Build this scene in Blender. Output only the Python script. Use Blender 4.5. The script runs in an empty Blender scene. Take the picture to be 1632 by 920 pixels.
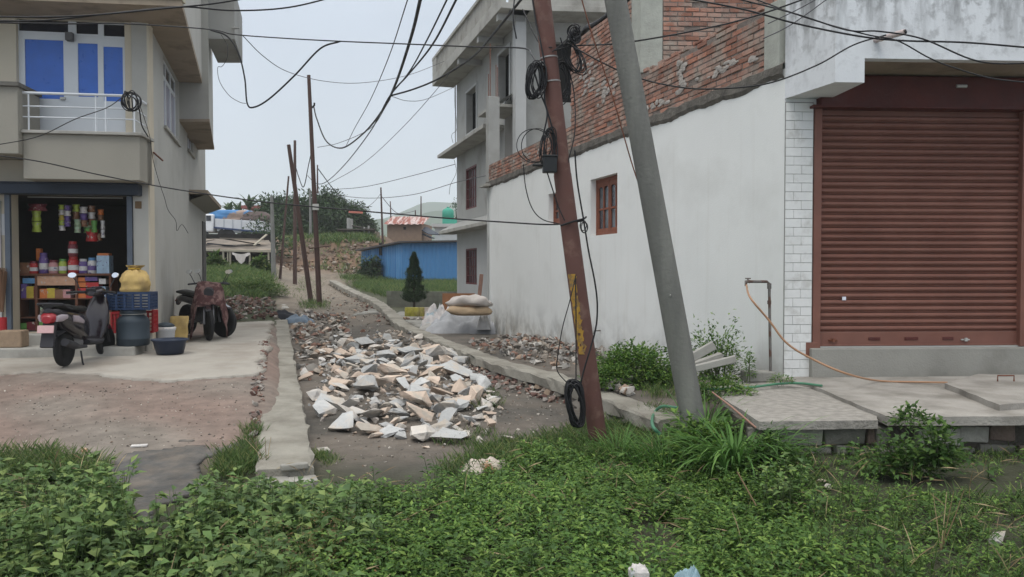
import bpy, bmesh, math, random
import numpy as np
from mathutils import Vector, Matrix, noise
R = math.radians
random.seed(7); np.random.seed(7)
scene = bpy.context.scene
C = scene.collection

# ---------------------------------------------------------------- camera, sky, sun, exposure
F = 1250.0; PITCH = math.atan(30/1250.0); EYE = 1.55
cam_d = bpy.data.cameras.new('camera'); cam = bpy.data.objects.new('camera', cam_d); C.objects.link(cam)
cam.location = (0, 0, EYE); cam.rotation_euler = (math.pi/2 - PITCH, 0, 0)
cam_d.sensor_width = 36; cam_d.lens = 36*F/1632; cam_d.clip_start = 0.05; cam_d.clip_end = 6000
scene.camera = cam
w = bpy.data.worlds.new('World'); scene.world = w; w.use_nodes = True
nt = w.node_tree; nt.nodes.clear()
wo = nt.nodes.new('ShaderNodeOutputWorld'); bg = nt.nodes.new('ShaderNodeBackground'); bg.inputs['Strength'].default_value = 0.1
sky = nt.nodes.new('ShaderNodeTexSky'); sky.sky_type = 'NISHITA'; sky.sun_disc = False
SUN_EL, SUN_AZ = 62, 205
sky.sun_elevation = R(SUN_EL); sky.sun_rotation = R(SUN_AZ)
tc = nt.nodes.new('ShaderNodeTexCoord'); sp = nt.nodes.new('ShaderNodeSeparateXYZ'); nt.links.new(tc.outputs['Generated'], sp.inputs[0])
ramp = nt.nodes.new('ShaderNodeValToRGB')                      # cloud deck: brighter overhead, as under a real overcast sky
ramp.color_ramp.elements[0].position = 0.0; ramp.color_ramp.elements[0].color = (.52, .57, .635, 1)
ramp.color_ramp.elements[1].position = 1.0; ramp.color_ramp.elements[1].color = (1.75, 1.72, 1.66, 1)
e = ramp.color_ramp.elements.new(0.30); e.color = (.50, .56, .645, 1)
e = ramp.color_ramp.elements.new(0.46); e.color = (.64, .685, .75, 1)
e = ramp.color_ramp.elements.new(0.70); e.color = (1.2, 1.2, 1.2, 1)
nt.links.new(sp.outputs['Z'], ramp.inputs[0])
nz = nt.nodes.new('ShaderNodeTexNoise'); nz.inputs['Scale'].default_value = 2.2; nz.inputs['Detail'].default_value = 4
nt.links.new(tc.outputs['Generated'], nz.inputs['Vector'])
mr = nt.nodes.new('ShaderNodeMapRange'); mr.inputs['From Min'].default_value = .3; mr.inputs['From Max'].default_value = .7
mr.inputs['To Min'].default_value = 9.2; mr.inputs['To Max'].default_value = 10.9
nt.links.new(nz.outputs['Fac'], mr.inputs['Value'])
vs = nt.nodes.new('ShaderNodeVectorMath'); vs.operation = 'SCALE'
nt.links.new(ramp.outputs['Color'], vs.inputs[0]); nt.links.new(mr.outputs['Result'], vs.inputs['Scale'])
mx = nt.nodes.new('ShaderNodeMix'); mx.data_type = 'RGBA'; mx.inputs['Factor'].default_value = 0.93
nt.links.new(sky.outputs['Color'], mx.inputs['A']); nt.links.new(vs.outputs['Vector'], mx.inputs['B'])
nt.links.new(mx.outputs['Result'], bg.inputs['Color']); nt.links.new(bg.outputs[0], wo.inputs[0])
sun_d = bpy.data.lights.new('sun', 'SUN'); sun_d.energy = 0.9; sun_d.angle = R(25); sun_d.color = (1, .97, .92)
sun = bpy.data.objects.new('sun', sun_d); C.objects.link(sun)
_az = R(SUN_AZ); _el = R(SUN_EL)
sdir = Vector((math.sin(_az)*math.cos(_el), math.cos(_az)*math.cos(_el), math.sin(_el)))
sun.rotation_euler = sdir.to_track_quat('Z', 'Y').to_euler()
scene.view_settings.view_transform = 'Standard'; scene.view_settings.look = 'None'
scene.view_settings.exposure = 0.36; scene.cycles.volume_bounces = 2; scene.view_settings.gamma = 1; scene.view_settings.use_curve_mapping = False

# ---------------------------------------------------------------- surveying: pixel of the photograph + distance -> world
def ray(px, py):
    u = (px-816)/F; v = -(py-460)/F
    ca, sa = math.cos(PITCH), math.sin(PITCH)
    return Vector((u, ca + v*sa, -sa + v*ca))
def at(px, py, Y):
    d = ray(px, py); k = Y/d.y
    return Vector((d.x*k, Y, EYE + d.z*k))
def proj(x, y, z):
    ca, sa = math.cos(PITCH), math.sin(PITCH)
    dz = z-EYE; f = y*ca - dz*sa; up = y*sa + dz*ca
    return 816 + F*x/f, 460 - F*up/f
def onplane(px, py, A, B):          # ray against the vertical plane through plan points A, B
    d = ray(px, py); ax, ay = A; ux, uy = B[0]-A[0], B[1]-A[1]
    # k*d.x = ax + t*ux ; k*d.y = ay + t*uy
    det = d.x*(-uy) - (-ux)*d.y
    k = (ax*(-uy) - (-ux)*ay)/det
    t = (d.x*ay - d.y*ax)/det
    return t, EYE + d.z*k, k*d.y
# ---------------------------------------------------------------- terrain
def interp(x, tab): return float(np.interp(x, [a for a, b in tab], [b for a, b in tab]))
TS = [(0,-.42),(3,-.38),(5,-.30),(6.4,-.22),(8,-.17),(12,-.10),(16,-.02),(20,.09),(26,.36),(32,.55),(40,.80),(46,1.05),(50,1.7),(53,3.4),(56,3.8),(65,4.1),(95,4.3),(150,2.5),(600,3)]
TL = [(0,-.42),(3,-.38),(5,-.30),(6.4,-.18),(7.5,-.09),(9,.04),(11,.16),(12.5,.2),(20,.3),(26,.55),(35,1.45),(45,1.9),(52,3.2),(58,3.9),(65,4.2),(95,4.4),(150,2.5),(600,3)]
TR = [(0,-.42),(3,-.38),(5,-.30),(6,-.2),(8,-.02),(9,.12),(12,.08),(16,.0),(21,-.12),(26,-.02),(32,.1),(40,.45),(50,.95),(60,1.15),(120,2.0),(600,3)]
LKERB = [(6.4, -1.84), (20.1, -5.96)]           # (Y, X) centre of left kerb wall
def XL(y): return float(np.interp(y, [0, 6.4, 20.1, 40, 60], [-.6, -1.84, -5.97, -12.3, -19]))
RK = [(530,447,1.0),(560,462,.74),(600,480,.52),(625,500,.32),(640,515,.21),(680,533,.10),(740,556,.10),(800,577,.10),(880,598,.10),(950,622,.10),(1010,645,.08),(1075,668,.06)]
def at_z(px, py, z):
    d = ray(px, py); k = (z-EYE)/d.z; return Vector((d.x*k, d.y*k, z))
RKW = [at_z(*p) for p in RK]
_ry = [p.y for p in RKW][::-1]; _rx = [p.x for p in RKW][::-1]
def XR(y):
    if y > _ry[-1]: return _rx[-1] + min(1.6,(y-_ry[-1])*.12)
    return float(np.interp(y, _ry, _rx))
def ss(a, b, x):
    t = min(1, max(0, (x-a)/(b-a))); return t*t*(3-2*t)
TV = [(0,-.42),(3.5,-.32),(4.5,-.22),(5.3,-.12),(6,-.06),(6.6,-.02),(8,.1)]
def zg(x, y, fine=True):
    l, s, r = interp(y, TL), interp(y, TS), interp(y, TR)
    xl = XL(y); xr = XR(y)
    wl = .22 if y < 24 else 2.0; wr = .2 if y < 30 else (.3 if y < 46 else 3.0)
    z = l + (s-l)*ss(xl-wl, xl+wl, x)
    z = z + (r-z)*ss(xr-wr, xr+wr, x)
    if y < 8 and x > 1.2: z += (interp(y, TV)-z)*ss(1.2, 2.3, x)*ss(8, 6.7, y)
    if fine:
        z += .03*noise.noise(Vector((x*.9, y*.9, 0))) + (.012*noise.noise(Vector((x*4, y*4, 3))) if y < 30 else 0)
        if y > 45: z += .35*noise.noise(Vector((x*.25, y*.25, 9)))+.22*noise.noise(Vector((x*.9, y*.9, 4)))
    return z
def gp(px, py, y0=2.5, y1=400):
    d = ray(px, py); y = y0; step = .05; prev = None
    while y < y1:
        k = y/d.y; z = EYE + d.z*k; g = zg(d.x*k, y, False)
        if z <= g: return Vector((d.x*k, y, g))
        y += step; step *= 1.004
    return Vector((d.x*y1/d.y, y1, 0))

# ---------------------------------------------------------------- materials
MATS = {}
def M(name, col, rough=.85, var=.18, scale=2.5, bump=.25, bscale=35, metal=0.0, col2=None, mix=(.45,.65), mscale=1.5,
      stretch=None, island=0.0, icols=None, trans=0.0, spec=.3, streak=None, objrand=0.0, coat=0.0, vcol=None, detail=8):
    if name in MATS: return MATS[name]
    m = bpy.data.materials.new(name); m.use_nodes = True; t = m.node_tree; N = t.nodes; L = t.links
    p = N['Principled BSDF']; out = N['Material Output']
    p.inputs['Roughness'].default_value = rough; p.inputs['Metallic'].default_value = metal
    p.inputs['Specular IOR Level'].default_value = spec; p.inputs['Coat Weight'].default_value = coat
    geo = N.new('ShaderNodeNewGeometry')
    def vec(st):
        if st is None: return geo.outputs['Position']
        v = N.new('ShaderNodeVectorMath'); v.operation = 'MULTIPLY'; v.inputs[1].default_value = st; L.new(geo.outputs['Position'], v.inputs[0]); return v.outputs[0]
    def nse(sc, det=detail, st=None, rg=.6):
        n = N.new('ShaderNodeTexNoise'); n.inputs['Scale'].default_value = sc; n.inputs['Detail'].default_value = det; n.inputs['Roughness'].default_value = rg
        L.new(vec(st), n.inputs['Vector']); return n.outputs['Fac']
    def mrange(v, a, b, c, d):
        r = N.new('ShaderNodeMapRange'); r.inputs['From Min'].default_value = a; r.inputs['From Max'].default_value = b
        r.inputs['To Min'].default_value = c; r.inputs['To Max'].default_value = d; L.new(v, r.inputs['Value']); return r.outputs['Result']
    def mixc(f, a, b):
        x = N.new('ShaderNodeMix'); x.data_type = 'RGBA'
        for s, v in (('Factor', f), ('A', a), ('B', b)):
            if hasattr(v, 'links'): L.new(v, x.inputs[s])
            else: x.inputs[s].default_value = v if s == 'Factor' else (*v[:3], 1)
        return x.outputs['Result']
    def scalec(c, f):
        x = N.new('ShaderNodeVectorMath'); x.operation = 'SCALE'
        if hasattr(c, 'links'): L.new(c, x.inputs[0])
        else: x.inputs[0].default_value = c[:3]
        if hasattr(f, 'links'): L.new(f, x.inputs['Scale'])
        else: x.inputs['Scale'].default_value = f
        return x.outputs[0]
    c = col
    if vcol:
        a = N.new('ShaderNodeVertexColor'); a.layer_name = vcol; c = a.outputs['Color']
    if icols:
        r = N.new('ShaderNodeValToRGB'); r.color_ramp.interpolation = 'CONSTANT'
        for i, k in enumerate(icols):
            if i < 2: r.color_ramp.elements[i].position = i/len(icols); r.color_ramp.elements[i].color = (*k, 1)
            else: q = r.color_ramp.elements.new(i/len(icols)); q.color = (*k, 1)
        L.new(geo.outputs['Random Per Island'], r.inputs[0]); c = r.outputs['Color']
    if col2 is not None: c = mixc(mrange(nse(mscale, st=stretch), mix[0], mix[1], 0, 1), c, col2)
    for stk in (streak or []):      # (colour, noise scale, stretch, lo, hi, zmin, zmax): stain strong at zmax, gone at zmin
        col3, nsc, st, lo, hi, z0, z1, amt = stk
        f = mrange(nse(nsc, 6, st), lo, hi, 0, amt)
        sp = N.new('ShaderNodeSeparateXYZ'); L.new(geo.outputs['Position'], sp.inputs[0])
        zz = mrange(sp.outputs['Z'], z0, z1, 0, 1)
        mm = N.new('ShaderNodeMath'); mm.operation = 'MULTIPLY'; L.new(f, mm.inputs[0]); L.new(zz, mm.inputs[1])
        c = mixc(mm.outputs[0], c, col3)
    if var: c = scalec(c, mrange(nse(scale), .25, .75, 1-var, 1+var))
    if island: c = scalec(c, mrange(geo.outputs['Random Per Island'], 0, 1, 1-island, 1+island))
    if objrand:
        oi = N.new('ShaderNodeObjectInfo'); c = scalec(c, mrange(oi.outputs['Random'], 0, 1, 1-objrand, 1+objrand))
    if hasattr(c, 'links'): L.new(c, p.inputs['Base Color'])
    else: p.inputs['Base Color'].default_value = (*c[:3], 1)
    if rough > .3 and var:
        L.new(mrange(nse(scale*2, 3), .3, .7, max(0, rough-.1), min(1, rough+.1)), p.inputs['Roughness'])
    if bump:
        b = N.new('ShaderNodeBump'); b.inputs['Strength'].default_value = bump; b.inputs['Distance'].default_value = .02
        L.new(nse(bscale, 5), b.inputs['Height']); L.new(b.outputs[0], p.inputs['Normal'])
    if trans:
        tr = N.new('ShaderNodeBsdfTranslucent'); ms = N.new('ShaderNodeMixShader'); ms.inputs[0].default_value = trans
        L.new(p.outputs[0], ms.inputs[1]); L.new(tr.outputs[0], ms.inputs[2])
        if hasattr(c, 'links'): L.new(scalec(c, 1.5), tr.inputs['Color'])
        else: tr.inputs['Color'].default_value = (*c[:3], 1)
        L.new(ms.outputs[0], out.inputs['Surface'])
    MATS[name] = m; return m
def srgb(r, g, b):
    f = lambda v: (v/255/12.92) if v <= 10 else ((v/255+.055)/1.055)**2.4
    return (f(r), f(g), f(b))

# ---------------------------------------------------------------- mesh builder
def cr(pts, n=6):                   # Catmull-Rom
    pts = [Vector(p) for p in pts]
    if len(pts) < 3: return pts
    P = [pts[0]*2-pts[1]] + pts + [pts[-1]*2-pts[-2]]; o = []
    for i in range(1, len(P)-2):
        a, b, c, d = P[i-1:i+3]
        for k in range(n):
            t = k/n
            o.append(.5*((2*b)+(c-a)*t+(2*a-5*b+4*c-d)*t*t+(3*b-a-3*c+d)*t**3))
    o.append(pts[-1]); return o
class MB:
    def __init__(s): s.v = []; s.f = []; s.sm = []; s.mi = []; s.cur = 0
    def add(s, vs, fs, sm=False):
        n = len(s.v); s.v += [tuple(v) for v in vs]; s.f += [tuple(i+n for i in f) for f in fs]; s.sm += [sm]*len(fs); s.mi += [s.cur]*len(fs); return s
    def box(s, c, size, rz=0, rot=None, taper=1.0):
        hx, hy, hz = size[0]/2, size[1]/2, size[2]/2
        vs = [Vector((x*hx*(taper if z > 0 else 1), y*hy*(taper if z > 0 else 1), z*hz)) for z in (-1,1) for x, y in ((-1,-1),(1,-1),(1,1),(-1,1))]
        m = rot if rot is not None else Matrix.Rotation(rz, 3, 'Z')
        c = Vector(c)
        return s.add([c + m @ v for v in vs], [(3,2,1,0),(4,5,6,7),(0,1,5,4),(1,2,6,5),(2,3,7,6),(3,0,4,7)])
    def prism(s, poly, z0, z1):     # poly plan points ccw; z0/z1 number or list
        n = len(poly); a = z0 if isinstance(z0, (list, tuple)) else [z0]*n; b = z1 if isinstance(z1, (list, tuple)) else [z1]*n
        vs = [(p[0], p[1], a[i]) for i, p in enumerate(poly)] + [(p[0], p[1], b[i]) for i, p in enumerate(poly)]
        return s.add(vs, [tuple(range(n-1, -1, -1)), tuple(range(n, 2*n))] + [(i, (i+1) % n, n+(i+1) % n, n+i) for i in range(n)])
    def beam(s, p, q, wd, ht, up=(0,0,1)):
        p, q = Vector(p), Vector(q); d = (q-p).normalized(); x = d.cross(Vector(up))
        if x.length < 1e-4: x = d.cross(Vector((0,1,0)))
        x.normalize(); u = x.cross(d)
        vs = [o + x*a*wd/2 + u*b*ht/2 for o in (p, q) for a, b in ((-1,-1),(1,-1),(1,1),(-1,1))]
        return s.add(vs, [(3,2,1,0),(4,5,6,7),(0,1,5,4),(1,2,6,5),(2,3,7,6),(3,0,4,7)])
    def tube(s, pts, r, seg=8, cap=True):
        pts = [Vector(p) for p in pts]; n = len(pts); rs = r if isinstance(r, (list, tuple)) else [r]*n
        vs = []; prev = None
        for i, p in enumerate(pts):
            d = (pts[min(i+1, n-1)]-pts[max(i-1, 0)]).normalized()
            if prev is None:
                a = d.orthogonal().normalized()
            else:
                a = prev - d*prev.dot(d); a = a.normalized() if a.length > 1e-5 else d.orthogonal().normalized()
            prev = a; b = d.cross(a)
            for k in range(seg):
                t = 2*math.pi*k/seg; vs.append(p + (a*math.cos(t)+b*math.sin(t))*rs[i])
        fs = [(i*seg+k, i*seg+(k+1) % seg, (i+1)*seg+(k+1) % seg, (i+1)*seg+k) for i in range(n-1) for k in range(seg)]
        s.add(vs, fs, True)
        if cap: s.add(vs[:seg], [tuple(range(seg-1, -1, -1))]); s.add(vs[-seg:], [tuple(range(seg))])
        return s
    def lathe(s, prof, c=(0,0,0), seg=20, sx=1, sy=1, axis='Z', jit=0):
        vs = []; c = Vector(c)
        for r, z in prof:
            for k in range(seg):
                t = 2*math.pi*k/seg; j = 1+jit*noise.noise(Vector((math.cos(t)*2, math.sin(t)*2, z*6+c.x)))
                v = Vector((r*math.cos(t)*sx*j, r*math.sin(t)*sy*j, z))
                if axis == 'Y': v = Vector((v.x, v.z, v.y))
                if axis == 'X': v = Vector((v.z, v.x, v.y))
                vs.append(c+v)
        n = len(prof)
        s.add(vs, [(i*seg+k, i*seg+(k+1) % seg, (i+1)*seg+(k+1) % seg, (i+1)*seg+k) for i in range(n-1) for k in range(seg)], True)
        if prof[0][0] > 1e-4: s.add(vs[:seg], [tuple(range(seg-1, -1, -1))])
        if prof[-1][0] > 1e-4: s.add(vs[-seg:], [tuple(range(seg))])
        return s
    def torus(s, c, Rr, r, rot=None, seg=24, sg2=8, sx=1, sz=1):
        c = Vector(c); m = rot if rot is not None else Matrix.Identity(3); vs = []
        for i in range(seg):
            t = 2*math.pi*i/seg
            for k in range(sg2):
                u = 2*math.pi*k/sg2; rr = Rr + r*math.cos(u)
                vs.append(c + m @ Vector((rr*math.cos(t)*sx, r*math.sin(u), rr*math.sin(t)*sz)))
        return s.add(vs, [(i*sg2+k, i*sg2+(k+1) % sg2, ((i+1) % seg)*sg2+(k+1) % sg2, ((i+1) % seg)*sg2+k) for i in range(seg) for k in range(sg2)], True)
    def loft(s, secs, seg=14, pw=2.6):   # secs: (x, zc, halfw, halfh[, yc])
        vs = []
        for q in secs:
            x, zc, hw, hh = q[:4]; yc = q[4] if len(q) > 4 else 0
            for k in range(seg):
                t = 2*math.pi*k/seg; c_, s_ = math.cos(t), math.sin(t)
                vs.append((x, yc+hw*math.copysign(abs(c_)**(2/pw), c_), zc+hh*math.copysign(abs(s_)**(2/pw), s_)))
        n = len(secs)
        s.add(vs, [(i*seg+k, (i+1)*seg+k, (i+1)*seg+(k+1) % seg, i*seg+(k+1) % seg) for i in range(n-1) for k in range(seg)], True)
        s.add(vs[:seg], [tuple(range(seg))], True); s.add(vs[-seg:], [tuple(range(seg-1, -1, -1))], True); return s
    def xf(s, mtx, start=0):
        for i in range(start, len(s.v)): s.v[i] = tuple(mtx @ Vector(s.v[i]))
        return s
    def build(s, name, mat, parent=None, loc=None, bevel=0, smooth=None):
        root = parent
        while root is not None and root.parent: root = root.parent
        o = Vector(root.location) if root is not None else (Vector(loc) if loc is not None else Vector((0,0,0)))
        if root is not None and root.get('_local'): o = Vector((0,0,0))
        me = bpy.data.meshes.new(name)
        me.from_pydata([(v[0]-o.x, v[1]-o.y, v[2]-o.z) for v in s.v], [], s.f); me.update()
        if smooth is True: me.polygons.foreach_set('use_smooth', [True]*len(s.f))
        elif smooth is None: me.polygons.foreach_set('use_smooth', s.sm)
        ms = mat if isinstance(mat, (list, tuple)) else [mat]
        for m in ms: me.materials.append(m)
        if len(ms) > 1: me.polygons.foreach_set('material_index', s.mi)
        ob = bpy.data.objects.new(name, me); C.objects.link(ob)
        if parent is not None: ob.parent = parent
        else: ob.location = o
        if bevel:
            b = ob.modifiers.new('bevel', 'BEVEL'); b.width = bevel; b.segments = 2; b.limit_method = 'ANGLE'; b.angle_limit = R(40)
        return ob
def tag(o, label=None, cat=None, group=None, kind=None):
    if label: o['label'] = label
    if cat: o['category'] = cat
    if group: o['group'] = group
    if kind: o['kind'] = kind
    return o
def thing(name, label, cat, loc, group=None, rz=None, local=False):
    o = bpy.data.objects.new(name, None); o.empty_display_size = .1; C.objects.link(o); o.location = loc
    if rz is not None: o.rotation_euler = (0, 0, rz); local = True
    if local: o['_local'] = 1
    return tag(o, label, cat, group)
def copy_tree(o, parent=None):
    c = o.copy(); C.objects.link(c); c.parent = parent
    for ch in list(o.children): copy_tree(ch, c)
    return c
def struct(name, mb, mat, **k): return tag(mb.build(name, mat, **k), kind='structure')
def wallp(mb, A, B, z0, z1, th, holes=(), zt=None):
    """vertical wall, front face through plan points A->B, thickness th to the right-hand side of A->B (th may be negative); holes (t0,t1,za,zb) in metres"""
    A = Vector((A[0], A[1], 0)); B = Vector((B[0], B[1], 0)); u = (B-A); Ln = u.length; u.normalize(); n = Vector((u.y, -u.x, 0))*th
    ts = sorted({0.0, Ln, *[h[0] for h in holes], *[h[1] for h in holes]}); zs = sorted({z0, z1, *[h[2] for h in holes], *[h[3] for h in holes]})
    solid = {}
    for i in range(len(ts)-1):
        for j in range(len(zs)-1):
            tm, zm = (ts[i]+ts[i+1])/2, (zs[j]+zs[j+1])/2
            solid[i, j] = not any(h[0] < tm < h[1] and h[2] < zm < h[3] for h in holes)
    P = lambda t, z, k: A + u*t + n*k + Vector((0, 0, z))
    for (i, j), ok in solid.items():
        if not ok: continue
        a, b, c, d = ts[i], ts[i+1], zs[j], zs[j+1]
        mb.add([P(a,c,0), P(b,c,0), P(b,d,0), P(a,d,0)], [(0,1,2,3)]); mb.add([P(a,c,1), P(b,c,1), P(b,d,1), P(a,d,1)], [(3,2,1,0)])
        if not solid.get((i-1, j)): mb.add([P(a,c,0), P(a,d,0), P(a,d,1), P(a,c,1)], [(0,1,2,3)])
        if not solid.get((i+1, j)): mb.add([P(b,c,0), P(b,d,0), P(b,d,1), P(b,c,1)], [(3,2,1,0)])
        if not solid.get((i, j-1)): mb.add([P(a,c,0), P(b,c,0), P(b,c,1), P(a,c,1)], [(3,2,1,0)])
        if not solid.get((i, j+1)): mb.add([P(a,d,0), P(b,d,0), P(b,d,1), P(a,d,1)], [(0,1,2,3)])
    return mb
class Fr:      # plan frame on a wall: P(t, off, z) with off towards the outside (normal given)
    def __init__(s, A, B, out):
        s.A = Vector((A[0], A[1], 0)); s.u = Vector((B[0]-A[0], B[1]-A[1], 0)); s.L = s.u.length; s.u.normalize()
        n = Vector((s.u.y, -s.u.x, 0)); s.n = n if n.dot(Vector((out[0], out[1], 0))) > 0 else -n
        s.rz = math.atan2(s.u.y, s.u.x); s.AB = (A, B)
    def P(s, t, off, z): return s.A + s.u*t + s.n*off + Vector((0, 0, z))
    def box(s, mb, t0, t1, o0, o1, z0, z1):
        vs = [s.P(t, o, z) for z in (z0, z1) for t, o in ((t0,o0),(t1,o0),(t1,o1),(t0,o1))]
        return mb.add(vs, [(3,2,1,0),(4,5,6,7),(0,1,5,4),(1,2,6,5),(2,3,7,6),(3,0,4,7)])
    def px(s, px, py):
        t, z, Y = onplane(px, py, *s.AB); return t*s.L, z
_rock = {}
def rock_mesh(seed, mat, n=11, flat=.6, name='stone'):
    rnd = random.Random(seed); bm = bmesh.new()
    for _ in range(n):
        v = Vector((rnd.gauss(0,1), rnd.gauss(0,1), rnd.gauss(0,1))).normalized()*rnd.uniform(.42,.55); v.z *= flat; v.y *= .8
        bm.verts.new(v)
    r = bmesh.ops.convex_hull(bm, input=bm.verts)
    bmesh.ops.delete(bm, geom=[g for g in r['geom_interior'] if isinstance(g, bmesh.types.BMVert)], context='VERTS')
    bmesh.ops.subdivide_edges(bm, edges=bm.edges[:], cuts=2, use_grid_fill=True); bmesh.ops.triangulate(bm, faces=bm.faces[:])
    for v in bm.verts: v.co += v.co.normalized()*(.055*noise.noise(v.co*4+Vector((seed,0,0)))+.022*noise.noise(v.co*11+Vector((seed,5,0))))
    me = bpy.data.meshes.new(name); bm.to_mesh(me); bm.free(); me.materials.append(mat); return me
def rockgeo(seed):
    if seed not in _rock:
        rnd = random.Random(seed); bm = bmesh.new()
        for _ in range(9):
            v = Vector((rnd.gauss(0,1), rnd.gauss(0,1), rnd.gauss(0,1))).normalized()*.5; v.z *= .6; v.y *= .75
            bm.verts.new(v)
        r = bmesh.ops.convex_hull(bm, input=bm.verts)
        bmesh.ops.delete(bm, geom=[g for g in r['geom_interior'] if isinstance(g, bmesh.types.BMVert)], context='VERTS')
        bm.verts.index_update(); _rock[seed] = ([v.co.copy() for v in bm.verts], [tuple(v.index for v in f.verts) for f in bm.faces]); bm.free()
    return _rock[seed]
def add_rock(mb, p, s, seed=None, rot=None):
    vs, fs = rockgeo(random.randrange(20) if seed is None else seed)
    m = rot if rot is not None else Matrix.Rotation(random.uniform(0,6.3),3,'Z') @ Matrix.Rotation(random.gauss(0,.35),3,'X') @ Matrix.Rotation(random.gauss(0,.35),3,'Y')
    p = Vector(p); mb.add([p + m @ (v*s) for v in vs], fs)
def inpoly(x, y, poly):
    c = False; n = len(poly); j = n-1
    for i in range(n):
        xi, yi = poly[i]; xj, yj = poly[j]
        if (yi > y) != (yj > y) and x < (xj-xi)*(y-yi)/(yj-yi)+xi: c = not c
        j = i
    return c
def sample_px(poly, n):             # random ground points inside a region given in photo coordinates, evenly spread in the world
    W = [gp(*p) for p in poly]; pl = [(p.x, p.y) for p in W]
    x0, x1 = min(p[0] for p in pl), max(p[0] for p in pl); y0, y1 = min(p[1] for p in pl), max(p[1] for p in pl)
    o = []; k = 0
    while len(o) < n and k < n*60:
        k += 1; x, y = random.uniform(x0, x1), random.uniform(y0, y1)
        if inpoly(x, y, pl): o.append((x, y))
    return o
# numpy leaf builder: arrays of leaves -> one mesh
class Leaves:
    def __init__(s): s.P = []; s.D = []; s.L = []; s.W = []; s.N = []
    def leaf(s, p, d, l, w, up=(0,0,1)): s.P.append(tuple(p)); s.D.append(tuple(d)); s.L.append(l); s.W.append(w); s.N.append(tuple(up))
    def build(s, name, mat, parent=None, loc=(0,0,0), extra=None, fold=.25, wpos=.4):
        P = np.array(s.P); D = np.array(s.D, float); D /= np.linalg.norm(D, axis=1)[:, None]+1e-9; U = np.array(s.N, float)
        S = np.cross(D, U); ln = np.linalg.norm(S, axis=1)[:, None]; S = np.where(ln < 1e-3, np.array([[1,0,0]]), S/(ln+1e-9)); Nn = np.cross(S, D)
        l = np.array(s.L)[:, None]; w = np.array(s.W)[:, None]; n = len(P)
        V = np.empty((n, 6, 3)); V[:,0] = P
        mid = P + D*l*wpos
        V[:,1] = mid + S*w/2 + Nn*w*fold; V[:,2] = mid; V[:,3] = mid - S*w/2 + Nn*w*fold
        q = P + D*l*(wpos+.3)
        V[:,4] = q - Nn*l*.03; V[:,5] = P + D*l - Nn*l*.14
        base = (np.arange(n)*6)[:, None]
        tri = np.array([[0,1,2],[0,2,3],[2,1,4],[3,2,4],[1,5,4],[3,4,5]]); Fc = (base[:, None, :]+tri[None]).reshape(-1, 3)
        V = V.reshape(-1, 3)
        if extra is not None and len(extra.v):
            ev = np.array(extra.v); ef = []
            for f in extra.f:
                for k in range(1, len(f)-1): ef.append((f[0], f[k], f[k+1]))
            Fc = np.vstack([Fc, np.array(ef)+len(V)]); V = np.vstack([V, ev])
        root = parent
        while root is not None and root.parent: root = root.parent
        o = np.array(root.location if root is not None else loc)
        if root is not None and root.get('_local'): o = np.zeros(3)
        V = V - o
        me = bpy.data.meshes.new(name); me.vertices.add(len(V)); me.vertices.foreach_set('co', V.ravel())
        me.loops.add(len(Fc)*3); me.loops.foreach_set('vertex_index', Fc.ravel().astype(np.int32))
        me.polygons.add(len(Fc)); me.polygons.foreach_set('loop_start', np.arange(len(Fc), dtype=np.int32)*3)
        me.update(calc_edges=True); me.validate(); me.materials.append(mat)
        ob = bpy.data.objects.new(name, me); C.objects.link(ob)
        if parent is not None: ob.parent = parent
        else: ob.location = loc
        return ob
def rdir(up=0.0, spread=1.0):
    t = random.uniform(0, 2*math.pi); z = up + random.gauss(0, .3)*spread
    return Vector((math.cos(t), math.sin(t), z)).normalized()
# ================================================================ materials in use
m_white = M('white_plaster', (.76,.775,.76), .9, .04, .8, .15, 60, col2=(.67,.68,.66), mix=(.52,.75), mscale=.9,
            streak=[((.13,.13,.12), 1.7, (1,1,1), .45, .62, .85, -.35, .9), ((.16,.155,.14), 5, (1,1,1), .50, .64, .6, -.3, .5), ((.30,.25,.17), 3.5, (1.8,1.8,.10), .55, .72, 3.9, 2.6, .10), ((.30,.24,.17), 2.2, (1,1,1), .38, .62, .55, .0, .5)])
m_fascia = M('weathered_fascia_plaster', (.66,.68,.70), .9, .08, 1.2, .15, 60,
            streak=[((.07,.07,.065), 4.0, (1.4,1.4,.28), .42, .62, 3.75, 4.5, .85), ((.2,.2,.2), 9, (1,1,1), .50, .66, 3.3, 4.3, .6)])
m_tile = M('white_painted_brick', (.70,.71,.70), .75, .08, 5, .15, col2=(.55,.55,.53), mix=(.55,.7), mscale=6)
m_mort = M('dark_joint', (.30,.30,.29), .95, .1)
m_brick = M('red_brick', (.3,.1,.06), .95, .25, 9, .5, 70, icols=[(.30,.145,.10),(.36,.19,.14),(.25,.12,.085),(.38,.22,.17),(.28,.165,.13),(.34,.155,.105)], col2=(.30,.26,.22), mix=(.45,.66), mscale=2.6, island=.2)
m_mortar = M('brick_mortar', (.19,.16,.14), .95, .3, 6, .8, 30)
m_ledge = M('dark_rough_ledge', (.13,.12,.105), .95, .5, 7, .9, 25)
m_conc = M('grey_concrete', (.27,.265,.24), .9, .16, 2.2, .35, 50, col2=(.19,.185,.165), mix=(.5,.7), mscale=1.4)
m_conc_l = M('light_concrete', (.36,.35,.32), .9, .14, 2.2, .3, 50, col2=(.25,.24,.215), mix=(.48,.68), mscale=1.8)
m_pier = M('mossy_pier_plaster', (.36,.37,.33), .9, .2, 5, .4, 30)
m_gray = M('grey_cement_render', (.33,.33,.315), .92, .1, 1.3, .2, 50, col2=(.24,.235,.215), mix=(.5,.72), mscale=.8)
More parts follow.
